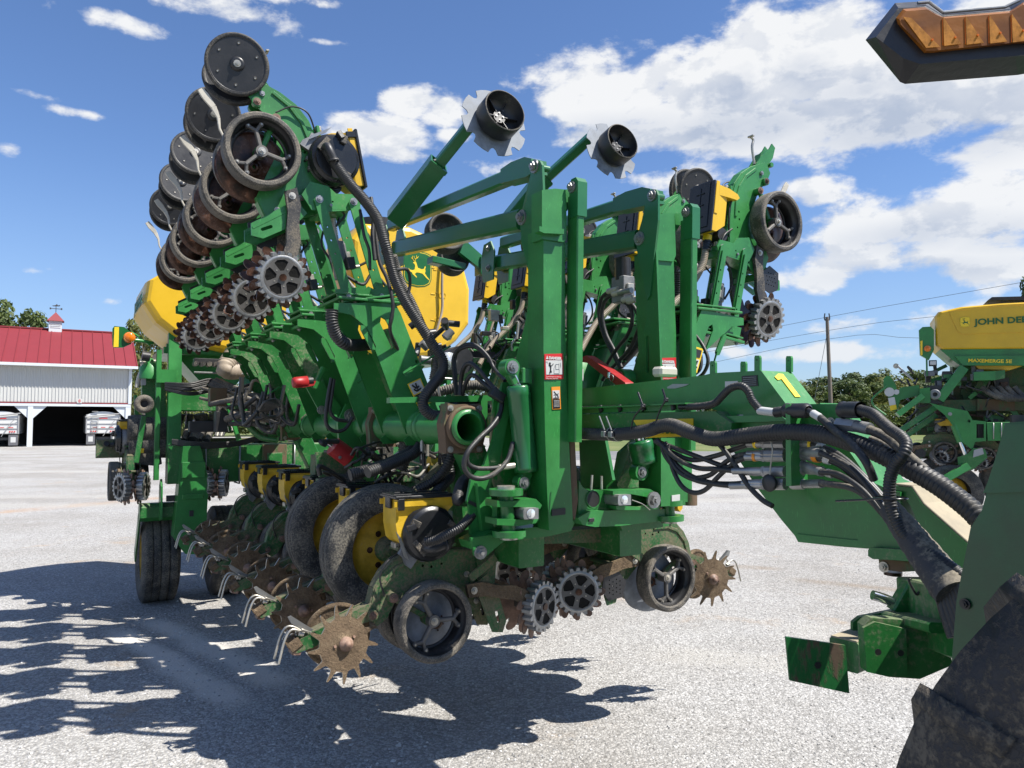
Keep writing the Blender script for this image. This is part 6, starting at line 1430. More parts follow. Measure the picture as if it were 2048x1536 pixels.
def hinge(pts_top, pts_bot, pts_back, pin, y, lamp):
    mb = MB(); ply(mb, pts_top, y, .12, 'green'); ply(mb, pts_bot, y, .12, 'green'); ply(mb, pts_back, y + .10, .05, 'green'); 
    a = S(*pin[0], y=y + .05); b = S(*pin[1], y=y + .05); mb.cyl(a + Z3 * .02, b - Z3 * .03, .035, 18, 'green'); mb.lathe([(0, 0), (.03, 0), (.035, -.012), (.06, -.016), (.065, -.035), (.09, -.04), (.09, -.06)], a + Z3 * .055, -Z3, 26, 'green') if False else mb.cyl(a, a + Z3 * .03, .085, 26, 'green'); mb.cyl(a + Z3 * .03, a + Z3 * .045, .045, 20, 'bolt_steel'); mb.cyl(b - Z3 * .03, b, .085, 26, 'green'); mb.cyl(b - Z3 * .045, b - Z3 * .03, .045, 18, 'bolt_steel')
    o = pl(mb, 'hinge_block')
    mb = MB(); l, t, r_, b2 = lamp; ply(mb, [(l + 2, t), (r_, t - 1), (r_, b2), (l + 2, b2 + 1), (l, b2 - 4), (l, t + 4)], y - .04, .12, 'silver'); c = S((l + r_) / 2, (t + b2) / 2, y=y - .042); mb.lathe([(0, -.004), (.018, -.003), (.024, 0)], c, Y3, 16, 'glass_clear'); plsub(mb, 'hinge_pin_block', o)
hinge([(994, 1001), (1010, 1003), (1072, 998), (1084, 1010), (1080, 1018), (1040, 1014), (994, 1014)], [(994, 1038), (1060, 1040), (1078, 1036), (1072, 1046), (1040, 1052), (994, 1050)], [(994, 1001), (1070, 998), (1084, 1010), (1084, 1040), (1070, 1048), (994, 1050)], ((1012, 990), (1018, 1060)), 3.18, (1047, 1017, 1077, 1038))
hinge([(1226, 982), (1262, 981), (1300, 978), (1320, 990), (1322, 1008), (1305, 996), (1262, 988), (1226, 990)], [(1232, 1012), (1280, 1014), (1320, 1008), (1318, 1018), (1290, 1020), (1234, 1020)], [(1228, 982), (1300, 978), (1322, 990), (1320, 1016), (1232, 1018)], ((1336, 1010), (1338, 1030)), 3.22, (1236, 990, 1262, 1010))
mb = MB(); mb.bolt(S(1307, 1000, y=3.19), NY, .030, 'zinc'); mb.tube([S(1264, 1000, y=3.15), S(1285, 1008, y=3.15), S(1300, 1020, y=3.15)], .0025, 5, 'bolt_steel'); pl(mb, 'lanyard')
mb = MB(); ply(mb, [(1158, 962), (1166, 975), (1180, 982), (1240, 980), (1238, 1022), (1215, 1022), (1180, 1024), (1156, 1034)], 3.30, .20, 'green'); c = S(1186, 998, y=3.298); mb.lathe([(.044, 0), (.0, .0)], c - Y3 * .002, Y3, 30, 'label_black'); mb.lathe([(.044, -.004), (.048, -.006), (.050, .0)], c - Y3 * .002, Y3, 30, 'green'); pl(mb, 'centre_box')
mb = MB(); ply(mb, [(1156, 1036), (1180, 1022), (1330, 1018), (1345, 1030), (1338, 1040), (1240, 1052), (1190, 1054), (1166, 1050)], 3.26, .16, 'green'); mb.box(S(1183, 1040, y=3.255), (.035, .006, .02), 'black'); ply(mb, [(1240, 1050), (1340, 1038), (1338, 1052), (1300, 1058), (1245, 1062)], 3.36, .05, 'green_dusty'); pl(mb, 'front_cross_beam')
mb = MB(); ply(mb, [(1066, 1066), (1200, 1056), (1240, 1062), (1232, 1084), (1080, 1088), (1064, 1080)], 3.60, .12, 'green_dirty'); pl(mb, 'belly_plate')
mb = MB(); plx(mb, [(1158, 880), (1210, 880), (1225, 960), (1200, 985), (1162, 985)], 2.62, .02, 'green'); pl(mb, 'frame_web'); mb = MB(); ply(mb, [(1240, 905), (1262, 885), (1310, 888), (1318, 960), (1250, 975), (1230, 960)], 3.75, .03, 'green'); pl(mb, 'frame_web'); mb = MB(); ply(mb, [(1205, 900), (1216, 930), (1238, 978), (1226, 980), (1200, 935)], 3.5, .05, 'green'); pl(mb, 'frame_web')
mb = MB(); mb.beam(S(1182, 980, y=3.36), S(1184, 950, y=3.36), .014, .014, mat='bolt_steel'); pl(mb, 'stud'); mb = MB(); mb.beam(S(1203, 980, y=3.36), S(1203, 952, y=3.36), .014, .014, mat='bolt_steel'); pl(mb, 'stud')
mb = MB(); ply(mb, [(1364, 876), (1380, 876), (1384, 900), (1384, 985), (1376, 1004), (1366, 1004)], 3.42, .05, 'green'); mb.cyl(S(1378, 1010, y=3.45), S(1378, 985, y=3.45), .05, 16, 'rust_cast'); pl(mb, 'wing_end_plate')
# under-frame leg supports joining wing pipe to lowered bar
for yy in (3.6, 5.3, 6.9):
    for xc, s in ((1.95, 1), (3.05, -1)):
        mb = MB(); mb.beam((xc - s * .08, yy, 1.76), (xc + s * .16, yy, 1.28), .12, .14, mat='green_dusty'); pl(mb, 'pipe_bracket')
mb = MB(); mb.beam((1.98, 3.95, 1.75), (2.02, 3.95, 1.28), .10, .10, mat='green_dusty', ch=.03); pl(mb, 'downpipe')

# ---- grips, work lamp, fittings near the pipe end
mb = MB(); mb.tube([S(898, 800, y=4.0), S(880, 795, y=4.0), (S(878, 760, y=4.0)), S(890, 757, y=4.0), S(903, 758, y=4.0)], .008, 7, 'zinc', n=3); pl(mb, 'grab_handle')
mb = MB(); c = S(898, 722, y=4.6); mb.lathe([(0, -.02), (.05, -.015), (.062, .0), (.06, .06)], c, Y3, 22, 'glass_clear'); mb.cyl(c + Y3 * .05, c + Y3 * .15, .065, 20, 'black'); c = S(922, 720, y=4.7); mb.cyl(c, c + Y3 * .16, .10, 22, 'black'); pl(mb, 'work_lamp')
mb = MB(); ply(mb, [(894, 758), (902, 757), (903, 800), (895, 800)], 4.05, .02, 'green'); pl(mb, 'upright_strap'); mb = MB(); ply(mb, [(860, 700), (990, 704), (990, 716), (860, 712)], 5.6, .05, 'black'); mb.cyl(S(840, 718, y=5.4), S(872, 722, y=5.4), .03, 10, 'grey_cast'); pl(mb, 'valve_rail')
for i in range(16):
    px = 835 + r.uniform(0, 75); py = 640 + r.uniform(-4, 60); mb = MB(); c = S(px, py, y=6.6 + r.uniform(-.3, .6)); a = Vector((r.uniform(-1, 1), r.uniform(-.4, .4), r.uniform(-1, 1))); mb.cyl(c, c + a.normalized() * r.uniform(.06, .16), r.uniform(.02, .045), 12, r.choice(['black', 'grey_cast', 'black_gloss'])); pl(mb, 'valve_fitting')
# ---- big vacuum hose of the nearest raised unit looping down to the pipe end
hose([(652, 288, 4.20), (654, 300, 4.13), (672, 330, 4.1), (700, 368, 4.05), (730, 402, 4.0), (756, 440, 3.95), (768, 480, 3.9), (776, 510, 3.9), (790, 560, 3.88), (812, 606, 3.85), (840, 650, 3.82), (866, 690, 3.8), (884, 718, 3.78), (884, 745, 3.76), (862, 775, 3.74), (846, 800, 3.74), (852, 822, 3.74), (875, 833, 3.74), (900, 820, 3.76), (918, 800, 3.8)], .029, 'hose', 'vacuum_hose', rib=.011, seg=12, ribd=.07, )
hose([(786, 512, 4.05), (800, 560, 4.1), (826, 610, 4.1), (850, 665, 4.05), (872, 715, 4.0), (866, 760, 4.0)], .024, 'hose_dusty', 'vacuum_hose', rib=.011, seg=10, ribd=.07)
hose([(664, 620, 4.1), (664, 645, 4.1), (672, 670, 4.12), (692, 688, 4.15), (720, 690, 4.3), (745, 688, 4.5)], .034, 'hose', 'vacuum_hose', rib=.014, seg=12, ribd=.08)
hose([(742, 395, 4.1), (750, 450, 4.05), (758, 520, 4.02), (775, 560, 4.0), (786, 610, 3.98), (780, 660, 4.0), (796, 700, 4.1)], .011, 'hose', 'cable')
hose([(720, 420, 4.05), (728, 470, 4.0), (738, 500, 4.0), (740, 540, 4.0)], .009, 'hose', 'cable'); hose([(735, 400, 4.1), (748, 420, 4.05), (745, 470, 4.02), (750, 520, 4.0)], .012, 'hose', 'cable')
hose([(790, 540, 3.9), (815, 540, 3.95), (820, 570, 4.0), (812, 600, 4.0)], .010, 'hose', 'cable')
hose([(945, 1030, 3.42), (920, 1055, 3.40), (896, 1068, 3.42), (872, 1080, 3.46), (850, 1083, 3.5)], .024, 'hose', 'vacuum_hose', rib=.010, seg=12, ribd=.07)
for pts, rad in (([(735, 945, 3.9), (790, 925, 3.95), (830, 905, 4.0), (845, 880, 4.1)], .03), ([(700, 950, 4.2), (770, 930, 4.2), (820, 905, 4.25), (840, 880, 4.3)], .035), ([(835, 980, 3.9), (870, 960, 3.85), (895, 930, 3.8), (905, 900, 3.8)], .028), ([(860, 1000, 3.8), (885, 970, 3.85), (900, 950, 3.9), (890, 905, 3.9)], .03), ([(930, 980, 3.6), (915, 1000, 3.5), (925, 965, 3.6), (945, 950, 3.6)], .03), ([(800, 940, 4.4), (808, 915, 4.4), (812, 890, 4.4), (810, 870, 4.4)], .045), ([(700, 950, 4.8), (740, 900, 4.7), (752, 880, 4.7), (790, 870, 4.7)], .03)):
    hose(pts, rad, 'hose_dusty' if rad > .04 else 'hose', 'vacuum_hose', rib=.014, seg=10, ribd=.07)
for i in range(22):
    u = r.uniform(640, 930); v = r.uniform(890, 985); hose([(u, v, 4.5), (u + r.uniform(-20, 30), v - r.uniform(5, 25), 4.4), (u + r.uniform(10, 60), v + r.uniform(-30, 15), 4.5), (u + r.uniform(30, 80), v + r.uniform(-30, 30), 4.6)], r.uniform(.006, .013), r.choice(['hose', 'hose', 'hose_dusty', 'bolt_steel']), 'hydraulic_line')
for i in range(10):
    c = S(r.uniform(840, 935), r.uniform(895, 940), y=3.9 + r.uniform(0, .4)); mb = MB(); mb.cyl(c, c + Z3 * r.uniform(.05, .1), .012, 8, r.choice(['zinc', 'bolt_steel', 'black'])); pl(mb, 'hose_fitting')
# ---- hydraulic loops by the left fold cylinder
for j in range(2): hose([(912 + j * 3, 790, 3.9), (908 + j * 3, 750, 3.9), (907 + j * 4, 715 - j * 3, 3.9), (925, 692 + j * 4, 3.85), (950, 690 + j * 4, 3.8), (975, 712 + j * 3, 3.75), (990, 740, 3.7), (1010, 762, 3.5)], .011, 'hose', 'hydraulic_line')
hose([(920, 790, 3.7), (922, 760, 3.7), (928, 735, 3.65), (940, 727, 3.6), (958, 740, 3.55), (980, 768, 3.5), (1000, 790, 3.42), (1002, 820, 3.38), (985, 850, 3.34), (955, 880, 3.3), (935, 905, 3.28), (928, 932, 3.28), (940, 952, 3.28), (965, 957, 3.28), (992, 945, 3.28), (1015, 920, 3.3), (1026, 885, 3.32)], .013, 'hose', 'hydraulic_line')
hose([(925, 790, 3.7), (932, 765, 3.65), (945, 750, 3.6), (965, 765, 3.55), (990, 785, 3.45), (1003, 800, 3.4), (996, 840, 3.36), (965, 872, 3.32), (938, 900, 3.3), (935, 925, 3.3), (952, 936, 3.3), (975, 937, 3.3), (1000, 935, 3.3), (1012, 933, 3.3)], .012, 'hose', 'hydraulic_line')
mb = MB(); mb.cyl(S(998, 935, y=3.3), S(1028, 931, y=3.3), .016, 10, 'bolt_steel'); mb.box(S(994, 790, y=3.38), (.085, .04, .05), 'black', rot=Matrix.Rotation(.5, 3, 'Y')); pl(mb, 'hose_clamp')
hose([(860, 790, 4.1), (900, 778, 4.05), (950, 770, 4.0), (985, 780, 3.95), (1000, 800, 3.9)], .03, 'hose_dusty', 'vacuum_hose', rib=.014, seg=10, ribd=.06)
hose([(880, 820, 3.9), (920, 808, 3.85), (950, 808, 3.8), (980, 818, 3.8)], .026, 'hose', 'vacuum_hose')
# ---- right-hand centre hoses and valve cluster
P0 = (1232, 590)
for pts in ([(1228, 588), (1214, 586), (1202, 600), (1198, 630), (1206, 665), (1222, 700), (1238, 730), (1246, 745)], [(1235, 590), (1220, 592), (1208, 606), (1204, 630), (1212, 668), (1228, 700), (1243, 735)], [(1244, 602), (1258, 604), (1272, 620), (1280, 645), (1272, 672), (1258, 700), (1238, 722), (1215, 745), (1205, 760)], [(1250, 604), (1262, 618), (1264, 645), (1254, 672), (1238, 692), (1222, 715), (1205, 745)]):
    hx([(a, b, 2.95 + i * .01) for i, (a, b) in enumerate(pts)], .013, 'hose', 'hydraulic_line')
mb = MB()
for (u, v, L, a) in ((1216, 583, .10, 0), (1226, 588, .09, 0), (1238, 586, .12, 0), (1246, 600, .10, 0), (1256, 603, .08, 0)): c = S(u, v, x=2.93); mb.cyl(c, c + Y3 * -L, .018, 10, 'white_plastic' if u != 1238 else 'zinc')
c = S(1246, 580, x=2.98); mb.box(c, (.09, .12, .16), 'grey_cast'); mb.cyl(c + Vector((0, 0, .06)), c + Vector((0, 0, .2)), .05, 14, 'black'); mb.box(c + Vector((0, -.05, .0)), (.05, .06, .06), 'bolt_steel'); pl(mb, 'valve_block')
for i in range(26):
    u = r.uniform(950, 1065); v = r.uniform(625, 720); y = 5.0 + r.uniform(0, 1.2); hose([(u, v, y), (u + r.uniform(-14, 14), v + r.uniform(5, 20), y), (u + r.uniform(-20, 20), v + r.uniform(20, 45), y)], r.uniform(.006, .012), r.choice(['hose', 'hose', 'hose_tan', 'bolt_steel']), 'cable')
for i in range(22):
    u = r.choice([r.uniform(950, 1062), r.uniform(1170, 1290)]); v = r.uniform(600, 700); c = S(u, v, y=5.2 + r.uniform(0, .8)); mb = MB()
    if i % 2: mb.cyl(c, c + Vector((r.uniform(-.1, .1), 0, r.uniform(.03, .12))), r.uniform(.012, .028), 10, r.choice(['grey_cast', 'bolt_steel', 'black']))
    else: mb.box(c, (r.uniform(.03, .09), .05, r.uniform(.03, .09)), r.choice(['grey_cast', 'black', 'black_gloss', 'bolt_steel']))
    pl(mb, 'valve_fitting')
hx([(1420, 620, 3.5), (1408, 655, 3.45), (1396, 690, 3.4), (1402, 715, 3.38), (1400, 738, 3.36), (1385, 752, 3.34)], .011, 'hose', 'cable')
hx([(1382, 660, 3.3), (1405, 690, 3.3), (1416, 720, 3.3), (1408, 745, 3.3), (1390, 760, 3.3)], .011, 'hose', 'cable')
for pts in ([(1358, 545), (1356, 600), (1352, 640), (1350, 700)], [(1300, 560), (1290, 620), (1280, 680), (1230, 740)]): hx([(a, b, 3.4) for a, b in pts], .035, 'hose', 'vacuum_hose', rib=.014, seg=10, ribd=.07)
# ---- the fat corrugated hose along the tongue and the bundle it joins
FAT = hx([(1120, 866, 2.36), (1160, 867, 2.36), (1225, 869, 2.35), (1290, 862, 2.33), (1320, 853, 2.32), (1345, 851, 2.31), (1385, 866, 2.30), (1430, 878, 2.30), (1500, 870, 2.29), (1570, 864, 2.28), (1640, 868, 2.26), (1700, 884, 2.24), (1755, 905, 2.22), (1820, 938, 2.20), (1880, 972, 2.18), (1940, 1018, 2.16), (1965, 1045, 2.15)], .0285, 'hose', 'corrugated_hose', rib=.0155, seg=16, ribd=.10, n=10)
for (px, py) in ((1222, 868), (1236, 869)):
    mb = MB(); c = S(px, py, x=2.35); mb.lathe([(.032, -.006), (.035, 0), (.032, .006)], c, Y3, 20, 'zinc', up=Z3); mb.cyl(c + Vector((-.04, 0, .02)), c + Vector((-.05, .03, .09)), .004, 6, 'zinc'); mb.box(c + Vector((-.045, 0, .0)), (.02, .03, .03), 'zinc'); pl(mb, 'hose_clamp')
for pts in ([(1262, 858), (1268, 835), (1286, 812), (1276, 785)], [(1310, 850), (1320, 820), (1332, 800), (1325, 778)]):
    mb = MB(); mb.tube([S(a, b, x=2.30) for a, b in pts[:3]], .004, 5, 'black_gloss'); mb.tube([S(a, b, x=2.34) for a, b in pts[2:]], .006, 5, 'black_gloss', curve=False); mb.box(S(*pts[2], x=2.34), (.02, .02, .02), 'black'); pl(mb, 'cable_tie')
# hydraulic lines drooping from under the beam to the manifold
MF = [(1572, 888), (1572, 905), (1572, 913), (1572, 940), (1572, 968)]
lines = [([(1310, 882), (1345, 905), (1385, 920), (1430, 912), (1470, 898), (1500, 888)], 888), ([(1318, 884), (1360, 900), (1400, 915), (1440, 930), (1470, 938), (1490, 944)], 944),
         ([(1322, 884), (1330, 910), (1350, 935), (1380, 955), (1420, 950), (1450, 925), (1475, 912), (1500, 908)], 908), ([(1330, 885), (1350, 925), (1380, 950), (1420, 965), (1460, 968), (1490, 966)], 966),
         ([(1336, 890), (1345, 935), (1362, 970), (1385, 985), (1410, 980), (1440, 950), (1470, 925), (1495, 914)], 914), ([(1325, 888), (1355, 940), (1390, 960), (1430, 968), (1465, 972)], 970),
         ([(1440, 890), (1460, 915), (1480, 945), (1500, 975), (1525, 1000), (1545, 1012)], None), ([(1315, 880), (1350, 915), (1392, 935), (1430, 938), (1470, 942)], 942)]
for i, (pts, ye) in enumerate(lines):
    hx([(a, b, 2.34 - .004 * i) for a, b in pts], .0108, 'hose', 'hydraulic_line')
    if ye:
        mb = MB(); a = S(pts[-1][0] - 4, pts[-1][1], x=2.335 - .004 * i); b = S(1532, ye, x=2.335); c = S(1571, ye, x=2.335); m_ = a + (b - a) * .45
        mb.cyl(a, m_, .0145, 10, 'zinc'); mb.cyl(m_, b, .016, 10, 'silver'); mb.cyl(b, c, .019, 8, 'silver', False); mb.cyl(b - (c - b) * .12, b, .021, 6, 'silver', False)
        if i == 0: mb.cyl(a + (m_ - a) * .9, m_ + (m_ - a) * .2, .018, 10, 'label_yellow')
        if i == 4: mb.cyl(a + (m_ - a) * .9, m_ + (m_ - a) * .2, .018, 10, 'label_orange')
        pl(mb, 'hose_coupling')
for i, (y0, pts) in enumerate(((888, [(1622, 888), (1670, 905), (1720, 945), (1770, 1000), (1830, 1080), (1890, 1150)]), (900, [(1640, 898), (1690, 925), (1740, 970), (1790, 1030), (1850, 1100)]), (912, [(1635, 914), (1680, 930), (1730, 975), (1780, 1040), (1840, 1110)]),
                 (940, [(1640, 940), (1690, 958), (1740, 995), (1790, 1050), (1850, 1120)]), (968, [(1640, 966), (1700, 975), (1740, 1000), (1785, 1050), (1850, 1130)]), (930, [(1640, 944), (1680, 950), (1730, 985), (1775, 1040), (1830, 1110)]), (905, [(1640, 905), (1700, 935), (1745, 985), (1790, 1045)]))):
    hx([(a, b, 2.33 - .012 * i) for a, b in pts], .0115 if i < 5 else .010, 'hose' if i != 4 else 'hose_dusty', 'hydraulic_line')
    mb = MB(); a = S(1584, y0, x=2.335); b = S(1608, y0, x=2.335); c = S(pts[0][0] + 4, pts[0][1] + 1, x=2.335 - .012 * i); mb.cyl(a, b, .020, 8, 'silver', False); mb.cyl(b, c, .016, 12, 'silver')
    if i == 2: mb.cyl(a, a + (b - a) * .3, .022, 12, 'label_orange'); mb.cyl(c - (c - b) * .3, c, .019, 12, 'label_orange')
    if i == 0: mb.cyl(c - (c - b) * .3, c, .019, 12, 'label_yellow')
    pl(mb, 'hose_coupling')
    mb = MB(); u = pts[0]; v = pts[1]; a = S(u[0] + 14, u[1] + (v[1] - u[1]) * .28, x=2.33 - .012 * i); b = S(u[0] + 26, u[1] + (v[1] - u[1]) * .5, x=2.33 - .012 * i); mb.cyl(a, b, .0148, 10, 'label_white'); pl(mb, 'hose_tag') if i in (0, 2, 3) else None
# electric harness sockets over the manifold
hx([(1375, 814, 2.38), (1405, 812, 2.36), (1430, 806, 2.35), (1446, 790, 2.34), (1462, 776, 2.33), (1482, 772, 2.33), (1496, 782, 2.33), (1504, 800, 2.33), (1520, 820, 2.33)], .0145, 'hose', 'wiring_conduit', rib=.010, seg=12, ribd=.10, n=10)
mb = MB(); mb.cyl(S(1360, 814, x=2.38), S(1410, 812, x=2.37), .014, 10, 'black_gloss'); pl(mb, 'harness_plug'); mb = MB(); a = S(1518, 821, x=2.33); b = S(1550, 825, x=2.33); mb.cyl(a, b, .016, 12, 'label_white'); mb.cyl(b, S(1572, 822, x=2.34), .020, 12, 'black'); pl(mb, 'harness_plug')
mb = MB(); a = S(1573, 822, x=2.30); b = S(1618, 821, x=2.28); mb.lathe([(0, 0), (.028, 0), (.030, .008), (.026, .016), (.028, .03), (.027, (b - a).length - .01), (.017, (b - a).length)], a, b - a, 24, 'black'); pl(mb, 'harness_plug')
hx([(1616, 822, 2.28), (1640, 835, 2.26), (1670, 862, 2.22), (1700, 885, 2.18), (1724, 912, 2.16), (1738, 935, 2.16), (1748, 960, 2.18)], .013, 'hose', 'cable'); mb = MB(); mb.cyl(S(1626, 827, x=2.272), S(1641, 836, x=2.258), .0142, 10, 'label_white'); pl(mb, 'hose_tag')
mb = MB(); a = S(1684, 820, x=2.26); b = S(1722, 820, x=2.24); mb.lathe([(0, 0), (.028, 0), (.030, .008), (.026, .016), (.028, .03), (.027, (b - a).length)], a, b - a, 24, 'black'); pl(mb, 'harness_plug')
hx([(1720, 820, 2.24), (1745, 828, 2.22), (1765, 845, 2.20), (1782, 860, 2.18), (1800, 872, 2.16), (1812, 888, 2.14), (1806, 910, 2.12), (1790, 930, 2.12), (1780, 960, 2.12), (1780, 1000, 2.12), (1792, 1040, 2.12), (1810, 1070, 2.12), (1840, 1095, 2.12), (1880, 1120, 2.12), (1920, 1150, 2.12), (1950, 1190, 2.12)], .0175, 'hose', 'wiring_conduit', rib=.009, seg=14, ribd=.05, n=10)
hx([(1700, 850, 2.26), (1745, 862, 2.24), (1780, 880, 2.22), (1820, 915, 2.2), (1850, 940, 2.2)], .016, 'hose_dusty', 'hydraulic_line'); hx([(1740, 878, 2.3), (1760, 885, 2.3), (1790, 905, 2.3), (1815, 930, 2.3)], .012, 'hose_dusty', 'hydraulic_line')
mb = MB(); a = S(1676, 848, x=2.26); b = S(1712, 852, x=2.255); mb.cyl(a, b, .023, 6, 'silver', False); mb.cyl(b, S(1740, 858, x=2.245), .020, 14, 'grey_cast'); pl(mb, 'hose_coupling')
mb = MB(); c = S(1538, 966, x=2.30); mb.lathe([(0, -.004), (.028, -.006), (.034, 0), (.030, .012)], c, X3, 18, 'black'); mb.tube([S(1540, 878, x=2.30), S(1545, 900, x=2.29), S(1541, 935, x=2.30), S(1540, 960, x=2.30)], .003, 5, 'white_plastic'); pl(mb, 'dust_cap')
mb = MB(); mb.tube([S(1672, 1002, x=2.10), S(1720, 1000, x=2.08), (S(1765, 996, x=2.06))], .0035, 5, 'black_gloss', curve=False); mb.lathe([(.045, -.003), (.048, 0), (.045, .003)], S(1782, 996, x=2.14), Z3, 20, 'black_gloss'); pl(mb, 'cable_tie')
# cloth sleeve gathering the hoses down to the tractor
mb = MB(); A = [S(1778, 1015, x=2.16), S(1812, 1060, x=2.15), S(1850, 1110, x=2.14), S(1888, 1160, x=2.12), S(1910, 1190, x=2.10)]
mb.tube(A, [v_ * .78 for v_ in [.042, .043, .046, .045, .049, .050, .053, .052, .056, .058, .056, .060, .062, .060, .064, .063, .066, .064, .067, .066, .068, .067, .066, .067, .066]], 18, 'sleeve', n=6); pl(mb, 'hose_sleeve')
mb = MB(); mb.lathe([(.0515, -.010), (.054, 0), (.0515, .010)], S(1896, 1172, x=2.112), (S(1890, 1190, x=2.1) - S(1870, 1160, x=2.12)), 20, 'sleeve'); pl(mb, 'sleeve_strap')
for i in range(7): hx([(1880 + i * 6, 1180 - i * 3, 2.10), (1890 + i * 8, 1220 - i * 2, 2.09), (1908 + i * 9, 1275 - i * 3, 2.08)], .018, 'hose', 'hydraulic_line')

# ---- dusty hose bundles and dark clutter filling the space under the raised left wing
r = random.Random(77)
for i in range(16):
    u = r.uniform(400, 470); v = r.uniform(775, 850); y = r.uniform(7.2, 8.2)
    hose([(u, v, y), (u + r.uniform(30, 60), v + r.uniform(-12, 18), y - .2), (u + r.uniform(70, 110), v + r.uniform(-20, 25), y - .3), (u + r.uniform(120, 170), v + r.uniform(-25, 20), y - .2)], r.uniform(.014, .036), r.choice(['hose_dusty', 'hose', 'hose', 'hose_tan', 'black_dusty']), 'seed_line')
for i in range(14):
    u = r.uniform(470, 620); v = r.uniform(800, 850); y = r.uniform(6.0, 7.4)
    hose([(u, v - r.uniform(30, 70), y), (u + r.uniform(-14, 14), v, y), (u + r.uniform(0, 30), v + r.uniform(8, 22), y - .1), (u + r.uniform(20, 50), v - r.uniform(5, 25), y - .2)], r.uniform(.010, .022), r.choice(['hose_dusty', 'hose', 'hose']), 'hydraulic_line')
for i in range(7):
    j = i * 4; hose([(520 + j * .5, 822, 6.1), (530 + j, 805 + j * .3, 6.0), (552 + j * .4, 800 + j * .5, 6.0), (566, 815 + j * .3, 6.0), (556, 832, 6.1), (534, 834, 6.1), (524, 826 + j * .2, 6.1)], .014, 'hose_dusty', 'hose_coil')
for i in range(12):
    c = S(r.uniform(400, 620), r.uniform(770, 860), y=r.uniform(7.4, 8.2)); mb = MB(); mb.box(c, (r.uniform(.1, .3), r.uniform(.1, .2), r.uniform(.08, .22)), r.choice(['black_dusty', 'green_dirty', 'black', 'rust_cast'])); pl(mb, 'frame_bracket')
for i in range(26):
    u = r.uniform(600, 960); v = r.uniform(885, 1000); y = r.uniform(4.4, 5.6)
    hose([(u, v, y), (u + r.uniform(-10, 30), v + r.uniform(-20, 10), y), (u + r.uniform(20, 60), v + r.uniform(-30, 20), y + .1)], r.uniform(.008, .022), r.choice(['hose', 'hose', 'hose_dusty', 'black_dusty']), 'hydraulic_line')
for i in range(10):
    c = S(r.uniform(640, 950), r.uniform(900, 990), y=r.uniform(4.8, 5.8)); mb = MB(); mb.box(c, (r.uniform(.08, .25), .12, r.uniform(.08, .25)), r.choice(['black_dusty', 'green_dirty', 'black'])); pl(mb, 'frame_bracket')
# ================================================================ tractor at the right edge (only its rear left corner is in view)
TC = Vector((1.55, -.05, 0)); tractor = thing('tractor', 'green tractor at the right edge, only rear tyre, fender and amber lamp showing', 'tractor', L2W(*TC), TH)
def tp(mb, name, parent=None, **k):
    mb.v = [(v[0] - TC.x, v[1] - TC.y, v[2]) for v in mb.v]; return mb.build(name, parent or tractor, **k)
def tractor_tyre(x0, y0, R=.955, W=.52):
    mb = MB(); h = W / 2
    mb.lathe([(R * .58, -h * .90), (R * .66, -h * 1.02), (R * .78, -h * 1.08), (R * .90, -h * 1.04), (R * .965, -h * .92), (R * .98, -h * .5), (R * .985, 0), (R * .98, h * .5), (R * .965, h * .92), (R * .90, h * 1.04), (R * .78, h * 1.08), (R * .58, h * .9)], (0, 0, 0), X3, 72, 'tractor_tyre', up=Z3)
    N = 22
    for k in range(N):
        for s in (-1, 1):
            a = 2 * pi * (k + (.5 if s > 0 else 0)) / N
            prev = None
            P = []
            for (u, da, r) in ((0.02, .0, .985), (.45, .09, .985), (.85, .19, .965), (1.02, .235, .90), (1.075, .27, .82)):
                t = a + da; P.append((Vector((s * h * u, cos(t) * R * r, sin(t) * R * r)), Vector((s * (.0 if u < .9 else .9), cos(t) * (1 if u < 1.05 else .3), sin(t) * (1 if u < 1.05 else .3))).normalized(), t))
            vs = []; fs = []
            hh = [.030, .030, .028, .020, .006]
            for (p, n, t), q in zip(P, hh):
                tg = Vector((0, -sin(t), cos(t)))
                vs += [p - tg * .032 - n * .02, p + tg * .032 - n * .02, p + tg * .020 + n * q, p - tg * .020 + n * q]
            for i in range(4):
                for j in range(4): fs.append([i * 4 + j, i * 4 + (j + 1) % 4, (i + 1) * 4 + (j + 1) % 4, (i + 1) * 4 + j])
            fs += [[3, 2, 1, 0], [16, 17, 18, 19]]
            mb.add(vs, fs, 'tractor_tyre', True)
    o = bpy.data.objects.new('rear_tyre', mb.mesh('rear_tyre')); COL.objects.link(o); o.parent = tractor; o.location = (x0 + h - TC.x, y0 - TC.y, R - .045)   # squatting a little under load
    mb = MB(); mb.lathe([(R * .59, -h * .9), (R * .55, -h * .5), (R * .5, -h * .1), (R * .15, 0), (.01, 0)], (0, 0, 0), X3, 40, 'yellow'); mb.lathe([(R * .59, h * .9), (R * .5, h * .1), (.01, .02)], (0, 0, 0), X3, 40, 'yellow'); mb.build('rim', o)
tractor_tyre(1.31, -.06, 1.0); tractor_tyre(3.18, -.06, 1.0)
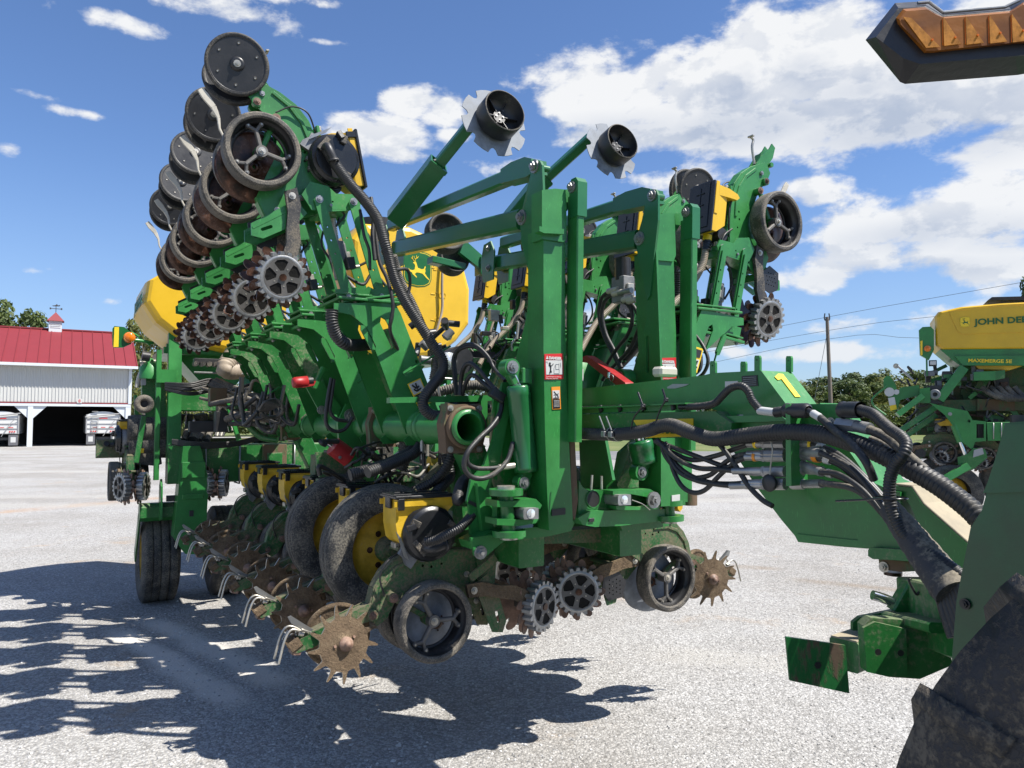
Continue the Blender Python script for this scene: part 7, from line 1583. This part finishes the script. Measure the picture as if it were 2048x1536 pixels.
# fender side: slanted moulded panel, upper part catching the sky
mb = MB(); xf = 1.78
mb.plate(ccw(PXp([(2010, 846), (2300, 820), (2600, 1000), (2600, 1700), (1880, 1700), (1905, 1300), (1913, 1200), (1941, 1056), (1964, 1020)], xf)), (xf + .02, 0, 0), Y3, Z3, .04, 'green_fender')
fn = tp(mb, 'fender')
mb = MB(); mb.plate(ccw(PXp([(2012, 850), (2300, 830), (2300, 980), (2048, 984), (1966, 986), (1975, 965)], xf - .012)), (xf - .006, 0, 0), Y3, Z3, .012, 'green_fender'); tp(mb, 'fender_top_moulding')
mb = MB(); mb.beam((xf + .1, -.3, 1.98), (xf + .1, .72, 1.90), .2, .03, mat='black'); 
mb.v = mb.v; tp(mb, 'fender_step')
mb = MB(); mb.cyl(S(2040, 830, x=xf + .05), S(2042, 870, x=xf + .05), .02, 10, 'black'); tp(mb, 'fender_post'); mb = MB(); mb.bolt(S(1930, 1208, x=xf - .004), NX, .008, 'black'); tp(mb, 'fender_bolt')
# body mass of the tractor out of frame, so that nothing floats
mb = MB(); mb.box((2.5, -.2, 1.35), (1.0, 1.9, .9), 'green', ch=.08); mb.box((2.5, -1.6, 2.4), (1.5, 1.6, 1.5), 'black_gloss', ch=.1); mb.box((2.5, -3.6, 1.5), (.9, 2.6, 1.0), 'green', ch=.15); mb.cyl((1.5, -.05, .95), (3.5, -.05, .95), .16, 20, 'green'); tp(mb, 'chassis')
mb = MB(); mb.box((2.5, -1.6, 3.2), (1.7, 1.9, .12), 'green', ch=.04); tp(mb, 'cab_roof')
for x in (1.5, 3.5):
    mb = MB(); mb.lathe([(.3, -.16), (.5, -.18), (.62, -.14), (.64, 0), (.62, .14), (.5, .18), (.3, .16), (.05, .1)], (x, -3.9, .64), X3, 40, 'tractor_tyre'); tp(mb, 'front_tyre')
# hitch: end plate, square tube and bracket
def RW(px, py, Y): return W2L(*SW(px, py, Y))
mb = MB(); a, b, c_, d = RW(1572, 1274, 2.50), RW(1691, 1291, 2.50), RW(1699, 1387, 2.50), RW(1580, 1361, 2.50)
nrm = (b - a).cross(c_ - a).normalized(); nrm = nrm if nrm.y > 0 else -nrm; t = nrm * .012
def slab(mb, pts, t, mat, edge=None):
    n = len(pts); vs = list(pts) + [p + t for p in pts]; fs = [list(range(n)), list(range(n, 2 * n))[::-1]] + [[i, i + n, (i + 1) % n + n, (i + 1) % n] for i in range(n)]
    return mb.add(vs, fs, mat)
slab(mb, [a, b, c_, d], t, 'green_rusty'); h_ = (a + c_) / 2; mb.cyl(h_ - t * .2, h_ + t * .05, .012, 6, 'label_black'); tp(mb, 'stand_plate')
mb = MB(); e = RW(1688, 1310, 2.53); f = RW(1790, 1272, 2.75); mb.beam(e, f, .10, .10, mat='green_dusty'); ea = RW(1650, 1275, 2.55); mb.beam(e + Vector((0, 0, .052)), f + Vector((0, 0, .052)), .09, .006, mat='tan_dust'); tp(mb, 'stand_tube')
mb = MB(); P = [RW(*q, 2.35) for q in ((1728, 1252), (1742, 1236), (1810, 1240), (1895, 1268), (1905, 1330), (1840, 1358), (1778, 1354), (1734, 1344))]
slab(mb, P, W2L(0, .045, 0), 'green_dusty'); P = [RW(*q, 2.325) for q in ((1727, 1256), (1750, 1244), (1812, 1258), (1815, 1350), (1778, 1354), (1734, 1344))]; slab(mb, P, W2L(0, .012, 0), 'green_dusty')
for q in ((1756, 1304), (1801, 1306)): cc = RW(*q, 2.296); mb.cyl(cc, cc + W2L(0, -.002, 0), .010, 10, 'label_black')
P = [RW(*q, 2.62) for q in ((1706, 1245), (1720, 1234), (1800, 1218), (1900, 1215), (1905, 1232), (1880, 1262), (1740, 1262), (1706, 1262))]; tp(mb, 'hitch_bracket'); mb = MB(); slab(mb, P, W2L(0, .02, 0), 'green_dusty'); tp(mb, 'hitch_bracket')
mb = MB(); mb.beam(RW(1800, 1232, 2.5), RW(1900, 1256, 2.2), .12, .03, mat='green_dusty'); mb.beam(RW(1835, 1180, 2.5), RW(1805, 1232, 2.5), .05, .10, mat='green_dusty'); mb.beam(RW(1840, 1215, 2.55), RW(1990, 1260, 2.1), .14, .20, mat='green_dusty'); tp(mb, 'drawbar')
mb = MB(); mb.tube([RW(1745, 1190, 2.5), RW(1765, 1196, 2.5), RW(1784, 1204, 2.5), RW(1794, 1216, 2.5), RW(1798, 1235, 2.5)], .016, 12, 'chrome', n=4); tp(mb, 'hitch_pin')
mb = MB(); mb.tube([RW(1822, 1158, 2.4), RW(1818, 1162, 2.4), RW(1832, 1188, 2.4), RW(1838, 1184, 2.4)], .004, 6, 'black'); tp(mb, 'wire_clip')
# turn-signal housing at the top right
YL = 1.25
def LW(px, py, Y=YL): return W2L(*SW(px, py, Y))
def ring(pts, Y): return [LW(a, b, Y) for a, b in pts]
outer = [(1731, 80), (1790, 6), (1855, 2), (1885, 22), (2016, 10), (2050, -10), (2330, -25), (2330, 96), (2036, 150), (1810, 168), (1800, 164)]
front = [(1752, 74), (1797, 16), (1850, 14), (1882, 33), (2024, 22), (2052, 4), (2330, -12), (2330, 78), (2030, 112), (1840, 128), (1806, 116)]
mb = MB(); n = len(outer); back = [(a + (2000 - a) * .06, b + (90 - b) * .1) for a, b in outer]
r0 = [LW(a, b, YL - .015) for a, b in front]; r1 = [LW(a, b, YL + .03) for a, b in outer]; r2 = [LW(a, b, YL + .12) for a, b in outer]
vs = r0 + r1 + r2; fs = [list(range(n)), list(range(2 * n, 3 * n))[::-1]]
for k in range(2):
    for i in range(n): fs.append([k * n + i, k * n + (i + 1) % n, (k + 1) * n + (i + 1) % n, (k + 1) * n + i][::-1])
mb.add(vs, fs, 'black'); hs = tp(mb, 'lamp_housing')
def tps(mb, name, parent): mb.v = [(v[0] - TC.x, v[1] - TC.y, v[2]) for v in mb.v]; return mb.build(name, parent)
lens = [(1792, 36), (1806, 18), (1850, 14), (1868, 26), (1886, 34), (2020, 22), (2048, 4), (2330, -8), (2330, 74), (2030, 88), (1862, 106), (1848, 106), (1795, 48)]
lens2 = [(a + (1990 - a) * .035, b + (60 - b) * .10) for a, b in lens]
mb = MB(); n = len(lens); vs = [LW(a, b, YL - .016) for a, b in lens] + [LW(a, b, YL - .026) for a, b in lens2]
mb.add(vs, [list(range(n, 2 * n))] + [[i, (i + 1) % n, (i + 1) % n + n, i + n][::-1] for i in range(n)], 'amber_lens'); lo = tps(mb, 'amber_lens', hs)
mb = MB()
for px in (1885, 1930, 1977, 2022, 2068): mb.beam(LW(px, 38 - (px - 1885) * .06, YL - .0265), LW(px + 1, 90 - (px - 1885) * .04, YL - .0265), .0012, .0012, mat='amber'); 
for px in (1864, 1910, 1955, 2000, 2046): cc = LW(px, 80 - (px - 1864) * .10, YL - .0275); mb.cyl(cc, cc + W2L(0, -.002, 0), .0018, 8, 'amber')
tps(mb, 'lens_ribs', hs)
for px in (1812, 1886, 1931, 1978, 2023, 2069):  # triangles painted as the lit parts of the lens reflectors
    k = (px - 1886) * .05; P = [LW(a, b, YL - .0268) for a, b in (((px, 34 - k), (px + 36, 88 - k), (px + 2, 92 - k)) if px > 1850 else ((1806, 34), (1822, 36), (1880, 94), (1852, 96)))]
    mb = MB(); slab(mb, P[::-1], W2L(0, -.0008, 0), 'amber_lit_facet'); tps(mb, 'lens_lit_reflector', hs)
mb = MB(); 
for a, b in zip([(1835, 6), (1858, 4), (1886, 25), (2010, 14), (2040, 0)][:-1], [(1858, 4), (1886, 25), (2010, 14), (2040, 0)]): mb.beam(LW(*a, YL - .004), LW(*b, YL - .004), .005, .005, mat='zinc')
tps(mb, 'edge_trim', hs)
mb = MB(); mb.beam(LW(2200, 40, YL + .06), LW(2900, 60, YL + .1), .05, .05, mat='black'); tp(mb, 'lamp_arm')

# ================================================================ second planter, folded, standing farther back on the right
YB = 13.6
P2 = SW(1980, 900, YB); a2 = radians(-25)
pl2 = thing('row_crop_planter', 'second green planter at the right edge with long yellow hopper lettered in green', 'planter', (P2.x, YB, 0), a2)
IM = (Matrix.Translation((P2.x, YB, 0)) @ Matrix.Rotation(a2, 4, 'Z')).inverted()
def Q(px, py, dy=0.0):
    """pixel on the planter's own plane y = dy"""
    o = IM @ Vector((0, 0, CAMZ)); d = IM.to_3x3() @ ray(px, py); t = (dy - o.y) / d.y; return o + d * t
def q2(mb, name, parent=None, **k): return mb.build(name, parent or pl2, **k)
def qpl(mb, pts, dy, t, mat, holes=()):
    f = lambda p: (Q(*p, dy).x, Q(*p, dy).z)
    return mb.plate(ccw([f(p) for p in pts]), (0, dy + t / 2, 0), X3, Z3, t, mat, holes=[ccw([f(p) for p in h]) for h in holes])
prof = [(1871, 640), (1870, 632), (1877, 623), (1920, 613), (2000, 606), (2120, 600), (2330, 606), (2400, 640), (2392, 690), (2340, 696), (1882, 699), (1872, 690)]
mb = MB(); rings = []
cxx = Q(2130, 650).x; czz = Q(2130, 650).z
for dy, s in ((0, .965), (.03, .985), (.10, 1.0), (1.2, 1.0), (1.35, .95)): rings.append([Vector((cxx + (Q(*p).x - cxx) * (s if dy < 1.3 else s), dy, czz + (Q(*p).z - czz) * (s if s > .97 else .93))) for p in prof])
n = len(prof); vs = [p for r_ in rings for p in r_]; fs = [list(range(n))[::-1], [i + 4 * n for i in range(n)]]
for k in range(4):
    for i in range(n): fs.append([k * n + i, k * n + (i + 1) % n, (k + 1) * n + (i + 1) % n, (k + 1) * n + i])
mb.add(vs, fs, 'yellow'); hop = q2(mb, 'hopper')
mb = MB(); qpl(mb, [(1898, 622), (1935, 621), (1960, 616), (2040, 611), (2330, 606), (2330, 656), (1925, 668), (1915, 662), (1905, 640)], -.012, .03, 'yellow'); q2(mb, 'hopper_panel', hop)
deer((hop, lambda mb, nm, par: mb.build(nm, par)), Q(1930, 644, -.02), X3, Z3, .155, 'label_yellow', 'decal_green')
a = Q(1950, 650, -.02); text_mesh('JOHN DEERE', .155, 'decal_green', a, Vector((1, 0, .015)), Z3, hop, 'brand_lettering', .003, bold=.004, sx=1.12)
mb = MB(); qpl(mb, [(1976, 600), (1984, 594), (2330, 586), (2330, 602)], .3, .8, 'black'); q2(mb, 'hopper_lid', hop)
mb = MB(); qpl(mb, [(1880, 699), (2390, 694), (2390, 728), (2300, 732), (1920, 731), (1905, 720)], .02, 1.1, 'green'); qpl(mb, [(1910, 712), (2350, 708), (2350, 730), (1925, 731)], -.02, .05, 'green'); q2(mb, 'hopper_frame')
a = Q(1936, 724, -.03); text_mesh('MaxEmerge5e'.upper().replace('MAXEMERGE5E', 'MAXEMERGE 5E'), .088, 'label_yellow', a, X3 + Z3 * .012, Z3 + X3 * .15, pl2, 'model_lettering', .002, bold=.002, sx=1.08)
mb = MB(); qpl(mb, [(1950, 731), (2048, 731), (2020, 740), (1958, 738)], .1, .6, 'yellow'); q2(mb, 'hopper_chute')
mb = MB(); mb.beam(Q(1928, 735, 0), Q(1878, 800, -.05), .16, .14, up=Y3, mat='green'); q2(mb, 'frame_arm')
mb = MB(); qpl(mb, [(1948, 744), (1991, 742), (1991, 760), (1948, 761)], -.1, .3, 'green'); qpl(mb, [(1991, 742), (2010, 740), (2010, 756), (1991, 760)], .0, .2, 'green_dusty'); q2(mb, 'motor_box')
mb = MB(); qpl(mb, [(1838, 660), (1845, 654), (1862, 653), (1868, 660), (1868, 700), (1862, 712), (1858, 720), (1840, 710)], .05, .1, 'green'); q2(mb, 'end_tower')
mb = MB(); qpl(mb, [(1841, 682), (1845, 681), (1845, 710), (1841, 711)], -.0, .02, 'label_yellow'); q2(mb, 'reflective_strip')
mb = MB(); c = Q(1855, 697, .02); mb.lathe([(0, -.04), (.04, -.035), (.058, -.01), (.06, .03)], c, Y3, 18, 'amber'); q2(mb, 'amber_lamp')
mb = MB(); mb.beam(Q(1853, 703, .1), Q(1854, 752, .1), .03, .03, mat='green'); q2(mb, 'lamp_post')
mb = MB(); c = Q(1866, 726, .05); mb.box(c, (.10, .05, .07), 'label_white'); mb.box(c + Y3 * .06, (.13, .08, .11), 'black'); q2(mb, 'work_lamp')
mb = MB(); qpl(mb, [(1839, 777), (1860, 775), (1861, 805), (1858, 806), (1838, 805)], -.15, .25, 'green'); q2(mb, 'gear_case')
mb = MB(); c = Q(1870, 789, -.1); mb.lathe([(.04, -.02), (.085, -.03), (.10, 0), (.10, .1), (.04, .1)], c, Y3, 22, 'grey_cast'); mb.box(c + Y3 * .08, (.24, .08, .34), 'black'); q2(mb, 'bearing')
# folded marker parts on the left
mb = MB(); qpl(mb, [(1767, 758), (1772, 752), (1780, 752), (1792, 770), (1796, 790), (1800, 775), (1838, 770), (1840, 790), (1800, 800), (1795, 820), (1780, 822), (1776, 790), (1767, 775)], -.1, .04, 'green'); q2(mb, 'marker_frame')
mb = MB(); c = Q(1779, 784, -.14); mb.cyl(c, c + Y3 * .03, .085, 22, 'label_white'); q2(mb, 'pulley')
mb = MB(); c = Q(1793, 784, -.14); mb.cyl(c, c + Y3 * .03, .048, 18, 'label_white'); q2(mb, 'pulley')
mb = MB(); qpl(mb, [(1776, 796), (1789, 794), (1792, 809), (1779, 812)], -.15, .01, 'label_white'); qpl(mb, [(1779, 811), (1792, 809), (1794, 818), (1781, 822)], -.15, .01, 'label_yellow'); q2(mb, 'caution_label')
mb = MB(); mb.tube([Q(1775, 772, -.2), Q(1752, 790, -.2), Q(1744, 800, -.2), Q(1748, 812, -.2), Q(1772, 830, -.2)], .016, 7, 'green'); q2(mb, 'guard_rod')
mb = MB(); mb.beam(Q(1795, 732, 0), Q(1826, 760, 0), .03, .12, up=Y3, mat='grey_line'); mb.cyl(Q(1792, 732, -.02), Q(1792, 732, .05), .05, 14, 'bolt_steel'); q2(mb, 'bright_strut')
mb = MB(); mb.beam(Q(1845, 792, -.2), Q(1795, 830, -.3), .10, .16, up=Y3, mat='green'); mb.beam(Q(1870, 815, 0), Q(1800, 862, -.1), .10, .12, up=Y3, mat='green_dusty'); mb.beam(Q(1872, 830, .3), Q(1800, 880, .2), .10, .12, up=Y3, mat='green_dusty'); q2(mb, 'fold_link')
mb = MB(); qpl(mb, [(1860, 806), (1885, 812), (1935, 822), (1945, 840), (1972, 843), (1972, 882), (1950, 884), (1945, 900), (1925, 885), (1905, 850), (1890, 830)], -.25, .06, 'green', holes=[[(1953, 848), (1968, 848), (1968, 876), (1953, 876)], [(Q_, R_) for Q_, R_ in circle(3.2, 8, 1938, 842)]]); mb.bolt(Q(1900, 828, -.26), NY, .022, 'zinc'); q2(mb, 'side_plate')
mb = MB()
mb.box(Q(1961, 862, .1), (.12, .3, .26), 'label_black'); q2(mb, 'tube_opening')
mb = MB(); mb.beam(Q(1972, 863, -.1), Q(2300, 860, -.1), .3, .33, mat='green'); bm = q2(mb, 'cross_beam')
for px in (1986, 2002):
    mb = MB(); mb.tube([Q(px, 846, -.20), Q(px + 1, 846, -.27), Q(px + 1, 878, -.27), Q(px, 878, -.20)], .010, 6, 'zinc', curve=False); q2(mb, 'u_bolt', bm)
mb = MB(); mb.cyl(Q(1921, 884, -.2), Q(1932, 912, -.2), .035, 14, 'chrome'); mb.cyl(Q(1908, 850, -.2), Q(1921, 884, -.2), .06, 14, 'green'); q2(mb, 'lift_cylinder')
mb = MB(); qpl(mb, [(1915, 915), (1935, 908), (1948, 896), (1970, 898), (1975, 915), (1945, 940), (1928, 945), (1918, 935)], -.3, .06, 'green_dusty'); qpl(mb, [(1948, 900), (1965, 896), (1968, 908), (1946, 915)], -.32, .02, 'grey_line'); q2(mb, 'lower_lug')
mb = MB(); mb.beam(Q(1935, 932, -.35), Q(1890, 958, -.45), .12, .20, up=Y3, mat='green'); mb.cyl(Q(1918, 936, -.46), Q(1918, 936, -.38), .055, 16, 'label_black'); q2(mb, 'lower_arm')
for (px, py, rr, dy) in ((1880, 958, .42, .4), (1905, 985, .50, -.1), (2020, 960, .5, .6)):
    mb = MB(); c = Q(px, py, dy); mb.lathe([(rr * .55, -.1), (rr * .7, -.14), (rr * .9, -.13), (rr, -.09), (rr, .09), (rr * .9, .13), (rr * .55, .1)], c, Vector((.25, -1, 0)), 40, 'tyre'); mb.lathe([(rr * .56, -.08), (rr * .4, -.02), (0, -.02)], c, Vector((.25, -1, 0)), 28, 'rim_yellow'); q2(mb, 'wheel')
r = random.Random(21)
# dark frame bulk and details under the hopper
mb = MB(); mb.box(Q(2060, 800, .9), (2.2, .3, .5), 'green_dirty'); mb.beam(Q(1880, 812, .5), Q(2200, 806, .5), .2, .22, mat='green_dirty'); q2(mb, 'rear_frame')
mb = MB(); qpl(mb, [(1955, 798), (2030, 800), (2030, 822), (1955, 820)], .3, .2, 'rust_cast'); q2(mb, 'gear_box')
for k in range(5):
    mb = MB(); x0 = 1985 + k * 16; mb.tube([Q(x0 - 20, 775, .2), Q(x0, 790 + k, .1), Q(x0 + 30, 798, .1), Q(x0 + 60, 796, .2)], .05, 9, 'hose_dusty', rib=.03, ribd=.05); q2(mb, 'seed_duct')
for k in range(26):
    u = r.uniform(1800, 1990); v = r.uniform(735, 860); mb = MB(); mb.tube([Q(u, v, .1), Q(u + r.uniform(-12, 12), v + r.uniform(-14, 14), .0), Q(u + r.uniform(-22, 22), v + r.uniform(-12, 22), .1)], r.uniform(.012, .022), 6, r.choice(['hose', 'hose', 'hose_dusty', 'black_gloss'])); q2(mb, 'cable')
for k in range(18):
    mb = MB(); c = Q(r.uniform(1850, 1960), r.uniform(738, 770), r.uniform(0, .4)); mb.box(c, (r.uniform(.05, .16), .1, r.uniform(.05, .14)), r.choice(['black', 'grey_cast', 'black_gloss', 'green'])); q2(mb, 'valve_fitting')
# raised row units beneath
IMR = IM.inverted()
for k, (px, py) in enumerate(((1888, 905), (1965, 915), (2045, 925))):
    c = Q(px, py, .25); row_unit(pl2, umat(c, (-1, 0), (0, 1)), 'lo', arms=False, spiked=False)
for k, (px, py) in enumerate(((1800, 905), (1835, 900))):
    c = Q(px, py, .6); mb = MB(); mb.lathe([(.0, -.05), (.12, -.05), (.15, 0), (.12, .06)], c, Y3, 20, 'black'); q2(mb, 'seed_meter')
mb = MB(); mb.box(Q(2080, 770, 1.1), (2.9, .5, .9), 'green_dirty'); mb.box(Q(2060, 880, 1.3), (3.0, .3, .9), 'black_dusty'); mb.box(Q(1900, 830, 1.2), (1.2, .3, .8), 'green_dirty'); q2(mb, 'inner_frame')
for k in range(70):
    c = Q(1815 + r.uniform(0, 205), r.uniform(750, 940), r.uniform(.35, .9)); mb = MB(); mt = r.choice(['green_dirty', 'green', 'black_dusty', 'black', 'green_dusty', 'rust'])
    if k % 3: mb.beam(c, c + Vector((r.uniform(-.4, .4), 0, r.uniform(-.35, .35))), r.uniform(.04, .1), r.uniform(.04, .1), mat=mt)
    else: mb.box(c, (r.uniform(.08, .25), .2, r.uniform(.08, .2)), mt)
    q2(mb, 'frame_bracket')
for k in range(10):
    c = Q(1850 + k * 18 + r.uniform(-8, 8), 880 + r.uniform(-12, 40), .5); mb = MB(); mb.box(c, (r.uniform(.1, .3), .3, r.uniform(.08, .2)), r.choice(['green_dirty', 'black_dusty', 'green_dirty', 'rust'])); q2(mb, 'frame_bracket')
